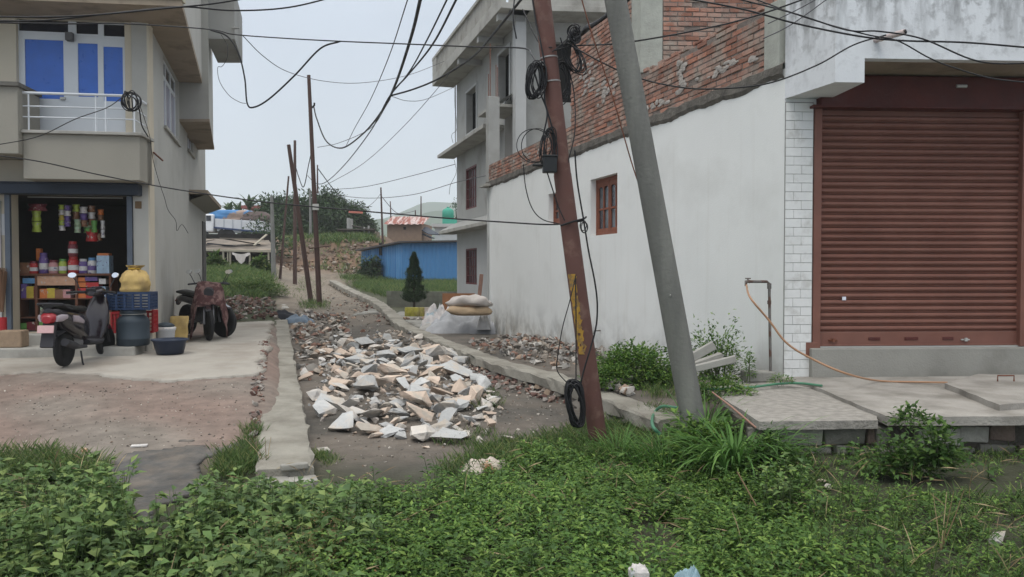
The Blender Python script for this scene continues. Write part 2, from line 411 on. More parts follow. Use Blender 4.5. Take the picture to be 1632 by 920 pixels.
m_gray_l = M('pale_cement_render', (.42,.425,.42), .92, .08, 1.0, .15, 50)
m_cream = M('cream_paint', (.54,.485,.385), .85, .05, 1.1, .1, 40, col2=(.44,.40,.33), mix=(.5,.8), mscale=1.0, streak=[((.22,.17,.12), 3, (2,2,.4), .45, .7, 1.6, .5, .5)])
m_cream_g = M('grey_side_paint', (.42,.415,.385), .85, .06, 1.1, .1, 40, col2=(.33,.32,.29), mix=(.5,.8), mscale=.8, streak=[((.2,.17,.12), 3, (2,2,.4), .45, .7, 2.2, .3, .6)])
m_olive = M('olive_grey_render', (.29,.275,.235), .9, .06, 1.5, .15, 45)
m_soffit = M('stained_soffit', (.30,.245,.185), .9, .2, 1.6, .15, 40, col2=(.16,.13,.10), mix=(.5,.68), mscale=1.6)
m_frame = M('white_window_frame', (.62,.65,.68), .4, .03, 2, 0)
m_blue = M('blue_window_film', (.035,.135,.52), .35, .12, 5, 0, spec=.5)
m_dglass = M('dark_glass', (.012,.014,.022), .12, .1, 4, 0, spec=.6)
m_pglass = M('pale_lilac_glass', (.34,.34,.42), .2, .06, 3, 0, spec=.6)
m_wood = M('red_brown_timber', (.20,.065,.035), .55, .2, 8, .1)
m_grille = M('dark_red_grille', (.13,.035,.035), .6, .15, 8, 0)
m_shut = M('maroon_shutter_paint', (.175,.074,.054), .55, .12, 2.5, .05, col2=(.22,.10,.074), mix=(.45,.7), mscale=1.1, spec=.35)
m_shut_d = M('maroon_hood_paint', (.085,.022,.018), .6, .25, 3, .1, col2=(.11,.028,.022), mix=(.45,.7), mscale=2)
m_rail = M('galvanised_rail', (.45,.45,.43), .45, .1, 6, 0, metal=.3)
m_navy = M('dark_blue_sheet', (.022,.032,.05), .5, .2, 3, .05)
m_blug = M('blue_grey_rail', (.09,.11,.14), .5, .2, 3, .05)
m_dark = M('dark_interior', (.02,.019,.018), .95, .1)
m_pvc = M('pink_white_pipe', (.50,.42,.40), .5, .15, 12, 0)
m_rust = M('rust', (.16,.06,.035), .8, .4, 12, .3)
m_black = M('black_rubber', (.012,.012,.013), .55, .1, 5, 0)

# ================================================================ white shop building on the right
WA, WB = (3.08, 8.9), (-.67, 21.0)
wb = thing('shop_building', 'white plastered single storey building with raw brick upper parapet and maroon roller shutter', 'building', (3.4, 9.2, .2))
sw = Fr(WA, WB, (-1, -.3))
h1a, h1t = sw.px(941, 288); h1b, _ = sw.px(984, 273); _, h1z = sw.px(946, 376)
h2a, h2t = sw.px(874, 310); h2b, _ = sw.px(908, 298); _, h2z = sw.px(880, 358)
H1 = (h1b, h1a, h1z, h1t+.01); H2 = (h2b, h2a, h2z, h2t)
b = MB(); wallp(b, WA, WB, -.6, 3.82, .28, [H1, H2])
if True:
    # far end wall, back wall and roof close the volume
    u = sw.u; nrm = -sw.n
    P0 = sw.P(sw.L, 0, 0); Q0 = P0 + nrm*8; wallp(b, (P0.x, P0.y), (Q0.x, Q0.y), -.6, 3.82, .25)
side_wall = b.build('side_wall', m_white, wb)
# front wall
FA = (3.08, 8.9); FB = (9.5, 9.28); fr = Fr(FA, FB, (0, -1))
sL = fr.px(1303, 400)[0]; sR = fr.px(1629, 400)[0]; sB = fr.px(1450, 553)[1]; sT = fr.px(1450, 184)[1]
b = MB(); wallp(b, (FA[0]+.02, FA[1]+.003), FB, -.2, 3.9, -.28, [(sL-.06, sR+.04, sB, 3.4)]); b.build('front_wall', m_white, wb)
b = MB(); f0 = fr.P(0, .004, 0); fr.box(b, .0, sL-.07, .004, .02, .30, 3.44); b.build('joint_backing', m_mort, wb)
b = MB(); z = .33; k = 0
while z < 3.42:
    t0 = 0.004; cuts = [.19, .33] if k % 2 else [.10, .33]
    for c in cuts:
        c = min(c, sL-.075); fr.box(b, t0, c-.003, .02, .030+random.uniform(-.002,.002), z, z+.0955); t0 = c
    z += .1; k += 1
b.build('brick_cladding', m_tile, wb, bevel=.003)
# door sill / plinth
b = MB(); fr.box(b, sL-.10, 6.2, .0, .10, .15, sB-.004); b.build('concrete_plinth', m_conc, wb, bevel=.012)
# shutter
b = MB(); nsl = 33; zb0 = sB+.17; pitch = (sT-zb0)/nsl; prof = []
for i in range(nsl):
    z0 = zb0 + i*pitch
    for fz, fo in ((0,-.016),(.04,.004),(.12,.006),(.16,-.010),(.30,.004),(.5,.014),(.72,.012),(.90,.0),(.97,-.014)):
        prof.append((z0+fz*pitch, -.045+fo))
prof.append((sT, -.05)); prof.append((sT+.12, -.052)); vs = []; nx = 14
for z, o in prof:
    for k in range(nx): t = sL+.02+(sR-sL-.04)*k/(nx-1); vs.append(fr.P(t, o+.0025*noise.noise(Vector((t*2, z*3, 1))), z))
b.add(vs, [(j*nx+i, j*nx+i+1, (j+1)*nx+i+1, (j+1)*nx+i) for j in range(len(prof)-1) for i in range(nx-1)]); 
shut = b.build('roller_shutter', m_shut, wb, smooth=False)
b = MB(); fr.box(b, sL+.02, sR-.02, -.055, -.03, sB+.012, sB+.17); fr.box(b, sL+.02, sR-.02, -.03, -.015, sB+.012, sB+.03); b.build('bottom_rail', m_shut, shut, bevel=.004)
b = MB(); fr.box(b, sL+.02, sR-.02, -.05, .0, sB-.003, sB+.010); b.build('sill_strip', m_rail, wb)
for t in (.15, 1.72): 
    b = MB(); fr.box(b, sL+t, sL+t+.10, -.032, -.012, sB+.07, sB+.085); fr.box(b, sL+t+.03, sL+t+.06, -.012, .012, sB+.06, sB+.10); b.build('lock', m_rust if t < 1 else m_rail, shut, bevel=.003)
for t, s in ((.62,.14),(1.05,.16),(1.5,.13)):
    b = MB(); fr.box(b, sL+t, sL+t+s, -.029, -.02, sB+.075, sB+.11); b.build('hand_grip', m_shut_d, shut, bevel=.004)
b = MB(); q = fr.px(1347, 476); fr.box(b, q[0]-.022, q[0]+.022, -.030, -.024, q[1]-.02, q[1]+.02); b.build('round_sticker', M('sticker', (.7,.72,.8), .5, 0, bump=0), shut)
for a, c in ((sL-.06, sL+.03), (sR-.03, sR+.04)):
    b = MB(); fr.box(b, a, c, -.06, .03, sB-.005 if a < sL else sB, sT+.1); b.build('guide_rail', m_shut, wb, bevel=.006)
b = MB(); fr.box(b, sL-.14, sL+.0, .008, .034, sB-.11, sB+.06); b.build('rail_foot', m_shut, wb, bevel=.004)
b = MB(); fr.box(b, sL-.03, sR+.06, -.26, .10, sT+.060, 3.735); b.build('shutter_hood', m_shut_d, wb, bevel=.02)
b = MB(); fr.box(b, sL-.12, sR+.06, -.05, .13, sT+.055, sT+.082); b.build('hood_lip', m_shut_d, wb, bevel=.004)
b = MB(); q = fr.px(1523, 141); b.tube([fr.P(q[0]-.06,.105,q[1]+.0), fr.P(q[0]+.06,.105,q[1])], .02, 8); b.build('hood_latch', m_rail, wb)
# canopy with fascia: the side wall carries on towards the street
ov = .82; c0 = sw.P(0, 0, 0); c1 = c0 - sw.u*ov; fdir = fr.u
p1330 = c1; p1378 = onplane(1378, 100, (c1.x, c1.y), (c1.x+fdir.x*5, c1.y+fdir.y*5)); d1 = p1378[0]*5
b = MB()
pa = c1; pb = c1 + fdir*d1; pc = c1 + fdir*7.2
z_lo = at(1330, 131, c1.y).z; z_hi = onplane(1440, 94, (c1.x, c1.y), (c1.x+fdir.x*5, c1.y+fdir.y*5))[1]
yv = fr.u.cross(Vector((0,0,1)))*-1  # inward
yv = Vector((-fdir.y, fdir.x, 0))
def poly(*ps): return [(p.x, p.y) for p in ps]
b.prism(poly(pa, pb, pb+yv*.80, c0+fdir*.0), z_lo, 4.62)                       # deep corner block
b.build('corner_drop_beam', m_fascia, wb)
b = MB(); b.prism(poly(pb, pc, pc+yv*.12, pb+yv*.12), z_hi, 4.62); b.build('fascia', m_fascia, wb)
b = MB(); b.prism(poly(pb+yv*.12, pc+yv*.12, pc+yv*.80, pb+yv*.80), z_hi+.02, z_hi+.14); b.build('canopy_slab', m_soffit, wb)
# roof slab
b = MB(); r0 = sw.P(0,-.02,0); r1 = sw.P(sw.L+.02,-.02,0); b.prism(poly(r0, r0+fdir*6.4, r1+fdir*7, r1), 3.74, 3.818); b.build('roof', m_conc, wb)
# dark slab edge under the bricks, broken outline
b = MB(); n = 150; vs = []
for i in range(n+1):
    t = sw.L*i/n; z = 3.82; j = .05*noise.noise(Vector((t*1.7, 0, 0))) + .02*noise.noise(Vector((t*9, 0, 0))); o = .035+.02*noise.noise(Vector((t*3, 5, 0)))
    zz = z - .06 + j
    vs += [sw.P(t, .004, zz-.05), sw.P(t, o, zz), sw.P(t, o, z+.05+.03*noise.noise(Vector((t*4, 9, 0)))), sw.P(t, -.05, z+.1)]
b.add(vs, [(i*4+k, (i+1)*4+k, (i+1)*4+k+1, i*4+k+1) for i in range(n) for k in range(3)]); b.build('slab_edge', m_ledge, wb)
def brickrun(mb, fr_, t0, t1, z0, z1, top=None, off=0.0, clip=None):
    z = z0; k = 0
    while z < z1-.03:
        t = t0 + (-.12 if k % 2 else 0)
        while t < t1:
            a = max(t, t0); c = min(t+.225, t1)
            if c-a > .04 and (top is None or z+.065 < top((a+c)/2)) and random.random() > .015:
                o = off+.018+random.uniform(-.006,.007); zj = random.uniform(-.004,.004); tw = random.uniform(-.004, .004)
                vs = [fr_.P(tt, oo+(tw if tt > a else 0), zz+zj) for zz in (z, z+.058) for tt, oo in ((a+.004,off-.03),(c-.004,off-.03),(c-.004,o),(a+.004,o))]
                mb.add(vs, [(3,2,1,0),(4,5,6,7),(0,1,5,4),(1,2,6,5),(2,3,7,6),(3,0,4,7)])
            t += .235
        z += .075; k += 1
tC0 = sw.px(1022, 60)[0]; tC1 = sw.px(1007, 60)[0]; tE = sw.px(911, 60)[0]; tP = sw.px(1221, 60)[0]
parap_top = lambda t: 4.60+.03*noise.noise(Vector((t*3,0,0)))
b = MB(); brickrun(b, sw, tP, tC0, 3.86, 4.60, parap_top); brickrun(b, sw, tC0, tC1, 3.86, 4.60); brickrun(b, sw, tC1, tE, 3.86, 5.95, lambda t: 5.90+.12*noise.noise(Vector((t*2.5,0,0))))
brickrun(b, sw, tE, sw.L-.25, 3.86, 4.36, lambda t: 4.33)
roomfr = Fr(tuple(sw.P(tC0, -.0, 0)[:2]), tuple((sw.P(tC0, 0, 0)+fdir*5)[:2]), (0, -1))
brickrun(b, roomfr, .34, 4.5, 3.86, 6.6)
# a few broken bricks standing on the parapet
for t in np.arange(tP+.1, tC0-.1, .17):
    if random.random() < .75:
        zt = 4.60+random.uniform(-.01,.03); sw.box(b, t, t+random.uniform(.08,.2), -.11+random.uniform(0,.05), .0+random.uniform(-.02,.02), zt, zt+random.uniform(.02,.06))
bw = b.build('brick_parapet', m_brick, wb, bevel=.004)
b = MB()
sw.box(b, tP, tC0, -.12, .006, 3.83, 4.585); sw.box(b, tC1, tE, -.12, .006, 3.83, 5.86); sw.box(b, tE, sw.L-.24, -.12, .006, 3.83, 4.31)
roomfr.box(b, .0, 4.5, -.12, .006, 3.83, 6.6); b.build('mortar_bed', m_mortar, bw)
# mortar smears: ragged, thin lumps over bricks
b = MB()
for cx, cz, rx, rz_, nn in ((tE-.9, 5.05, .45, .35, 26), (tE-1.6, 4.6, .4, .2, 18), (tC0-1.3, 4.25, .10, .35, 22), (tC0-2.4, 4.12, .5, .1, 14), (tC0-.5, 4.0, .4, .08, 10), (tE+2, 4.05, 1.4, .1, 14)):
    for _ in range(nn):
        t, z = random.gauss(cx, rx*.5), random.gauss(cz, rz_*.5)
        if not (3.9 < z < 5.8) or (t < tC0 and z > 4.5): continue
        a = random.uniform(.04,.12); c_ = random.uniform(.015,.05); k = 9
        pts = [sw.P(t+a*math.cos(q*6.283/k)*random.uniform(.7,1.2), .024+random.uniform(0,.006), z+c_*math.sin(q*6.283/k)*random.uniform(.7,1.2)) for q in range(k)]
        b.add([sw.P(t, .034, z)]+pts, [(0, i+1, (i+1) % k+1) for i in range(k)])
tag(b.build('mortar_smears', M('mortar_smear', (.36,.33,.30), .95, .3, 8, .6, 40), bw), kind='stuff')
for nm, t0, t1, o0, o1, z0, z1, mm in (('concrete_column', tC0-.002, tC1, -.3, .012, 4.62, 7.2, m_pier), ('corner_pier', sw.px(1245,60)[0], tP, -.3, .03, 3.80, 4.62, m_pier), ('unfinished_column', sw.L-.26, sw.L-.0, -.28, .03, 3.83, 6.12, m_gray)):
    b = MB(); sw.box(b, t0, t1, o0, o1, z0, z1); col = b.build(nm, mm, wb, bevel=.012)
    if nm == 'unfinished_column':
        for dt, do, zt in ((.03,-.03,7.5),(.22,-.04,6.75),(.2,-.24,7.0),(.04,-.24,6.9)):
            b = MB(); b.tube([sw.P(t0+dt, do, 6.08), sw.P(t0+dt+.01, do, zt)], .011, 6); b.build('rebar', m_rust, col)
b = MB(); b.prism([tuple((roomfr.P(t, o, 0))[:2]) for t, o in ((-.02,.03),(.33,.03),(.33,-.3),(-.02,-.3))], 4.62, 7.2); b.build('column_face', m_pier, wb, bevel=.01)
# black tar sheet on top of high brick
b = MB(); pts = [sw.P(t, -.02, 5.93+.12*noise.noise(Vector((t*2.5,0,0)))+random.uniform(-.02,.03)) for t in np.linspace(tC1+.0, tE+.05, 14)]; b.tube(pts, [.045+random.uniform(-.015,.03) for _ in pts], 6); b.build('tar_edge', m_black, wb)
# windows
def casement(parent, F_, t0, t1, z0, z1, off=-.13, leaves=2):
    f = MB(); w_ = .055
    for a, c, d, e in ((t0,t1,z0,z0+w_),(t0,t1,z1-w_,z1),(t0,t0+w_,z0+w_,z1-w_),(t1-w_,t1,z0+w_,z1-w_)): F_.box(f, a, c, off-.05, off+.02, d, e)
    win = f.build('window', m_wood, parent, bevel=.004)
    n = leaves; wd = (t1-t0-2*w_)/n
    for i in range(n):
        a = t0+w_+i*wd; c = a+wd; g = MB(); k = .05
        for (p, q, r_, s_) in ((a+.003,c-.003,z0+w_,z0+w_+k+.02),(a+.003,c-.003,z1-w_-k-.04,z1-w_),(a+.003,a+k,z0+w_+.05,z1-w_-.05),(c-k,c-.003,z0+w_+.05,z1-w_-.05),((a+c)/2-.02,(a+c)/2+.02,z0+w_+.05,z1-w_-.05),(a+k,c-k,(z0+z1)/2-.055,(z0+z1)/2-.02)):
            F_.box(g, p, q, off-.03, off+.012+(.002 if q-p > .1 else 0), r_, s_)
        for hx in (a+k, (a+c)/2+.02):       # arched heads of the panes
            wq = (wd/2-k-.02); zt = z1-w_-k-.04
            if wq > .04:
                arc = [(hx, zt)]+[(hx+wq/2-wq/2*math.cos(math.pi*j/6), zt-.05+.05*math.sin(math.pi*j/6)) for j in range(7)]+[(hx+wq, zt)]
                vs = [F_.P(p, off+.011, q) for p, q in arc]; g.add(vs, [tuple(range(len(vs)))])
        g.build('casement', m_wood, win)
    g = MB(); F_.box(g, t0+w_, t1-w_, off-.02, off-.012, z0+w_, z1-w_); g.build('pane', M('dusty_glass', (.10,.12,.135), .25, .3, 4, 0, spec=.6, col2=(.03,.035,.05), mix=(.4,.6), mscale=3), win)
    return win
casement(wb, sw, H1[0], H1[1], H1[2], H1[3]); casement(wb, sw, H2[0], H2[1], H2[2], H2[3])
b = MB(); sw.box(b, sw.L-.5, sw.L+.12, -.2, .18, 3.74, 3.80); b.build('roof_corner_slab', m_conc_l, wb)
# drain pipe through the fascia
q0 = at(1396, 64, c1.y+.02); b = MB(); b.tube([q0+Vector((0,.2,-.02)), q0, at(1442, 51, c1.y-.32)], .028, 12); pp = b.build('drain_pipe', m_pvc, wb)
b = MB(); e1 = at(1442, 51, c1.y-.325); b.tube([e1, e1+Vector((.012,-.003,.004))], .022, 10); b.build('pipe_mouth', m_black, pp)

# ================================================================ grey three storey building behind
gl = lambda Y: -.29-.306*(Y-24)
GA, GB = (gl(22.3), 22.3), (gl(29.9), 29.9)
gf = Fr(GA, GB, (-1, 0)); gfr = Fr(GA, (GA[0]+6, GA[1]+.5), (0, -1))
gb = thing('apartment_building', 'grey unfinished three storey house with overhanging roof terrace and red window grilles', 'building', (gl(26)+2, 26, 0))
Z1, Z2, Z3 = 2.95, 5.86, 8.56
def hole(F_, xa, ya, xb, yb):
    a, z1_ = F_.px(xa, ya); c, z0_ = F_.px(xb, yb); return (min(a,c), max(a,c), z0_, z1_)
gh = [hole(gf, 742, 397, 760, 454), hole(gf, 742, 270, 759.5, 330), hole(gf, 744, 150, 760, 204), hole(gf, 795, 90, 813, 158)]
b = MB(); wallp(b, GA, GB, -.4, Z1, .22, [gh[0]]); b.build('ground_floor_wall', m_gray_l, gb)
b = MB(); wallp(b, GA, GB, Z1, Z3+.1, .22, gh[1:]); b.build('upper_wall', m_gray, gb)
b = MB(); wallp(b, GA, (GA[0]+6, GA[1]+.5), 2.0, Z3+.1, -.22, [(.9, 2.0, 6.3, 8.0)]); b.build('front_wall', m_gray, gb)
b = MB(); e0 = Vector((*GB, 0)); wallp(b, GB, (GB[0]+6, GB[1]+2), -.4, Z3+.1, .22); b.build('rear_wall', m_gray, gb)
b = MB(); b.prism([GA, (GA[0]+5.8, GA[1]+.5), (GB[0]+6, GB[1]+1.9), GB], Z3+.1, Z3+.2); b.build('roof', m_conc, gb)
b = MB(); b.prism([(GA[0]+.5, GA[1]+.5), (GA[0]+5.5, GA[1]+.9), (GB[0]+5.6, GB[1]+1.4), (GB[0]+.6, GB[1]-.3)], -.3, Z3); b.build('inner_core', m_dark, gb)
def grille(F_, h, parent, off=-.04, nv=5, nh=4, open_=False):
    g = MB(); a, c, z0, z1 = h
    for (p, q, r_, s_) in ((a,c,z0,z0+.06),(a,c,z1-.06,z1),(a,a+.06,z0+.06,z1-.06),(c-.06,c,z0+.06,z1-.06)): F_.box(g, p, q, off-.06, off+.02, r_, s_)
    win = g.build('window', m_grille, parent)
    g = MB()
    for i in range(1, nv): t = a+(c-a)*i/nv; F_.box(g, t-.012, t+.012, off-.02, off+.005, z0+.06, z1-.06)
    for i in range(1, nh): z = z0+(z1-z0)*i/nh; F_.box(g, a+.06, c-.06, off-.014, off+.001, z-.012, z+.012)
    g.build('grille', m_grille, win)
    g = MB(); F_.box(g, a+.05, c-.05, off-.14, off-.12, z0+.05, z1-.05); g.build('pane', M('curtained_glass', (.13,.10,.11), .4, .35, 3, 0), win)
grille(gf, gh[0], gb); grille(gf, gh[1], gb, nv=5, nh=4)
for h in gh[2:]:
    g = MB()
    for (p, q, r_, s_) in ((h[0]-.08,h[0],h[2],h[3]),(h[1],h[1]+.08,h[2],h[3]),(h[0]-.08,h[1]+.08,h[3],h[3]+.08),(h[0]-.08,h[1]+.08,h[2]-.08,h[2])): gf.box(g, p, q, -.005, .04, r_, s_)
    g.build('window_surround', m_gray_l, gb)
def slabring(zb, th, ovx, name, fo=.7, t_end=None, mat=None, up=0):
    b = MB(); te = gf.L+.5 if t_end is None else t_end
    gf.box(b, te if t_end else -fo, gf.L+.45, 0.004, ovx, zb, zb+th)
    return b.build(name, mat or m_conc_l, gb, bevel=.01)
slabring(Z1-.05, .12, .62, 'first_floor_slab', t_end=.6); slabring(Z2-.05, .12, .66, 'second_floor_slab', t_end=1.6)
# sloping shade on the first slab
b = MB(); vs = [gf.P(.6,.02,Z1+.38), gf.P(gf.L+.0,.02,Z1+.38), gf.P(gf.L+.44,.6,Z1+.07), gf.P(.6,.6,Z1+.07)]; b.add(vs, [(0,1,2,3)]); b.add([vs[0],vs[3],gf.P(.6,.02,Z1+.07)], [(0,1,2)]); b.add([vs[1],vs[2],gf.P(gf.L,.02,Z1+.07)], [(0,1,2)]); b.build('sloping_shade', m_gray, gb)
slabring(Z3-.02, .16, .85, 'roof_slab', fo=1.0)
b = MB(); gfr.box(b, -.4, 6, .004, 1.0, Z3-.02, Z3+.14); b.build('roof_slab_front', m_conc_l, gb, bevel=.01)
# terrace parapet: low wall with slot balusters
b = MB(); gf.box(b, -.95, gf.L+.45, .70, .84, Z3+.14, Z3+.34); gf.box(b, -.95, gf.L+.45, .70, .86, Z3+.92, Z3+1.02)
gfr.box(b, -.4, 6, .86, .98, Z3+.14, Z3+.34); gfr.box(b, -.4, 6, .86, 1.0, Z3+.92, Z3+1.02); gf.box(b, gf.L-.3, gf.L+.44, .69, .845, Z3+.34, Z3+.92)
par = b.build('terrace_parapet', m_conc_l, gb)
t = -.9
while t < gf.L-.3:
    b = MB(); gf.box(b, t, t+.06, .74, .80, Z3+.34, Z3+.92); b.build('baluster', m_conc_l, par); t += .17
for i in range(26):
    b = MB(); t = -.3+i*.2; gfr.box(b, t, t+.07, .89, .95, Z3+.34, Z3+.92); b.build('baluster', m_conc_l, par)
for t in (-.55, 1.6, 4.2): b = MB(); gf.box(b, t, t+.2, .02, .80, Z3-.20, Z3-.022); b.build('roof_beam', m_gray, gb)
# tiled shade over the middle balcony
m_tilew = M('pale_roof_tile', (.45,.45,.43), .8, .1, 5, .2)
b = MB(); zt = Z2+.15
gA = gf.P(1.0, 0, 0)
tl, zl = gf.px(806, 186); b2 = MB()
gf.box(b, -.2, tl+.05, .01, .85, zl-.06, zl+.02); sh = b.build('balcony_shade', m_conc_l, gb)
b = MB()
for r_ in range(6):
    for c_ in range(10):
        t0 = -.2+(tl+.2)*c_/10; o = .80-r_*.13; z = zl+.03+r_*.075
        b.add([gf.P(t0, o, z), gf.P(t0+(tl+.2)/10-.02, o, z), gf.P(t0+(tl+.2)/10-.02, o-.14, z+.085), gf.P(t0, o-.14, z+.085), gf.P(t0, o, z-.03), gf.P(t0+(tl+.2)/10-.02, o, z-.03)], [(0,1,2,3),(0,4,5,1)])
b.build('roof_tiles', m_tilew, sh)
b = MB(); gf.box(b, -.2, tl, .004, .03, Z1+.5, zl-.07); b.build('recess_shade_panel', M('shaded_render', (.22,.21,.195), .9, .1), gb)  # recess shade painted as a thin darker panel on the flat wall
b = MB(); gf.box(b, -.55, -.25, .0, .3, 3.5, Z3-.03); b.build('corner_column', m_gray_l, gb)
# downpipes on the ground floor corner
b = MB(); gf.box(b, .55, .62, .01, .07, .0, Z1); b.build('downpipe', m_rail, gb)
b = MB(); b.tube([gf.P(gf.L+.02,.04,Z3), gf.P(gf.L+.03,.05,Z2+.1)], .02, 6); b.build('drain_hose', m_gray_l, gb)

# ================================================================ cream shop house on the left
HC = Vector((-5.94, 12.9, 0)); HF = (HC.x-6.0, HC.y-.9); HS = (HC.x-.30*10.2, HC.y+10.2)
hf = Fr((HC.x, HC.y), HF, (0, -1)); hs = Fr((HC.x, HC.y), HS, (1, .2))
hb = thing('shop_house', 'cream three storey house with open grocery shop, balcony and blue glazed windows', 'house', (HC.x-3, HC.y+3, .2))
dR = hf.px(206, 430)[0]; dL = hf.px(19, 430)[0]; dT = hf.px(120, 312)[1]; FLZ = .53
HZ2 = 3.0; SOF = 5.57
hsw = [(*sorted((hs.px(261,140)[0], hs.px(284.5,180)[0])), hs.px(261,199)[1], hs.px(261,86)[1]), (*sorted((hs.px(298.5,200)[0], hs.px(308,220)[0])), hs.px(299,237)[1], hs.px(299,140)[1])]
b = MB(); wallp(b, (HC.x, HC.y), HF, -.1, HZ2, .25, [(dR, dL, FLZ, dT+.02)]); b.build('front_wall', m_cream, hb)
fw = [(hf.px(199,100)[0], hf.px(26,100)[0], hf.px(110,235)[1], hf.px(110,32)[1])]
b = MB(); wallp(b, (HC.x, HC.y), HF, HZ2, SOF, .25, fw); b.build('upper_front_wall', m_cream, hb)
b = MB(); wallp(b, (HC.x-.003, HC.y+.003), HS, -.1, SOF+.4, -.25, hsw); b.build('side_wall', m_cream_g, hb)
b = MB(); wallp(b, HS, (HS[0]-7, HS[1]-1), -.1, 9, -.25); b.build('rear_wall', m_cream_g, hb)
# the shop room
x0 = hf.P(dR-.6, -.25, 0); x1 = hf.P(5.6, -.25, 0); bk = Vector((.0, 3.2, 0))
b = MB(); b.prism([tuple(hf.P(-.0,-.25,0)[:2]), tuple(hf.P(5.9,-.25,0)[:2]), tuple(hf.P(5.9,-3.6,0)[:2]), tuple(hf.P(1.0,-3.6,0)[:2])], FLZ-.2, FLZ); b.build('shop_floor', m_conc, hb)
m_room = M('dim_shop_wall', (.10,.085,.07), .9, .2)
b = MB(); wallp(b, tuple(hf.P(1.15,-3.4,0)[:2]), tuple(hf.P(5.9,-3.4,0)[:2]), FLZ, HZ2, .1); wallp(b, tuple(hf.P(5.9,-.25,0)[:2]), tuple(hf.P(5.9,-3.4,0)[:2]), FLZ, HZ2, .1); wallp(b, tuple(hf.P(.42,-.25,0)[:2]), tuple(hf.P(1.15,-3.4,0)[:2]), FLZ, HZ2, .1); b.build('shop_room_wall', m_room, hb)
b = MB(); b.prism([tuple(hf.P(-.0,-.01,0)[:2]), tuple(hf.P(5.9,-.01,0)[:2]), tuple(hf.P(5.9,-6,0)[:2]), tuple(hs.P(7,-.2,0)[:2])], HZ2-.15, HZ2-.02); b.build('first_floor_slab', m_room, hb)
# steps
b = MB(); st1 = .36; hfl = lambda t, o: tuple(hf.P(t, o, 0)[:2])
tS = hf.px(238, 560)[0]
b.prism([hfl(-.02,.0), hfl(-.02,.28), hfl(5.9,.28), hfl(5.9,0)], -.05, FLZ); b.build('upper_step', m_conc_l, hb, bevel=.02)
b = MB(); b.prism([hfl(.02,.28), hfl(.02,.78), hfl(5.9,.78), hfl(5.9,.28)], -.05, st1); b.build('lower_step', m_conc_l, hb, bevel=.025)
# shutter box and rails
b = MB(); hf.box(b, dR-.22, 5.9, .005, .24, dT, HZ2-.07); hf.box(b, dR-.05, 5.9, .005, .27, dT+.16, dT+.19); b.build('shutter_box', m_navy, hb, bevel=.02)
for t in (dR-.07, dL-.01): 
    b = MB(); hf.box(b, t, t+.08, .004, .07, FLZ, dT); b.build('shutter_rail', m_blug, hb, bevel=.006)
b = MB(); hf.box(b, dL+.14, dL+.20, .004, .05, FLZ+.02, dT-.1); b.build('grey_post', m_rail, hb)
q = hf.px(221, 327); b = MB(); hf.box(b, q[0]-.05, q[0]+.05, .003, .03, q[1]-.06, q[1]+.06); b.build('switch_box', M('brown_box', (.16,.10,.05), .6, .1, bump=0), hb, bevel=.005)
q = hf.px(3, 358); b = MB(); hf.box(b, q[0]-.08, q[0]+.2, .003, .008, q[1]-.17, q[1]+.17); b.build('paper_notice', M('paper', (.55,.56,.58), .8, .05, bump=0), hb)
q = hs.px(284, 352)
# balcony
bf = .62; z_pt = hf.P(0,bf,0)
BR = onplane(223, 260, tuple(hf.P(0,bf,0)[:2]), tuple(hf.P(5,bf,0)[:2]))[0]*Vector((*(hf.P(5,bf,0)-hf.P(0,bf,0))[:2],0)).length
BF = Fr(tuple(hf.P(0,bf,0)[:2]), tuple(hf.P(5,bf,0)[:2]), (0,-1)); tbr = BF.px(223, 260)[0]; zbt = BF.px(222, 212)[1]; zbb = BF.px(222, 288)[1]; tbl = BF.px(36, 200)[0]
b = MB(); hf.box(b, tbr, tbl, .004, bf, zbb, zbt-.05); hf.box(b, -.0, tbr, .004, .25, zbb, zbt-.05); bal = b.build('balcony', m_olive, hb, bevel=.01)
b = MB(); hf.box(b, tbr-.05, tbl, .01, bf+.06, zbt-.048, zbt); b.build('balcony_coping', m_conc_l, bal, bevel=.008)
b = MB(); z4 = BF.px(20, 141)[1]; hf.box(b, tbl+.003, 5.9, .006, bf+.14, BF.px(10,247)[1], z4); b.build('balcony_end_wall', m_olive, bal, bevel=.01)
b = MB(); hf.box(b, tbl-.03, 5.9, .0, bf+.2, z4, z4+.06); b.build('end_coping', M('dark_coping', (.13,.125,.11), .9, .2), bal)
zr = [BF.px(120, y)[1] for y in (150, 171, 188)]
for k, z in enumerate(zr):
    b = MB(); b.tube([hf.P(tbl, bf-.02, z), hf.P(tbr+.08, bf-.02, z), hf.P(tbr+.08, .02, z)], .022 if k == 0 else .012, 10); b.build('handrail' if k == 0 else 'rail', m_frame, bal)
for t in (tbl-.08, (tbl+tbr)/2-.2, tbr+.5, tbr+.08):
    b = MB(); b.tube([hf.P(t, bf-.02, zbt), hf.P(t, bf-.02, zr[0])], .013, 8); b.build('post', m_frame, bal)
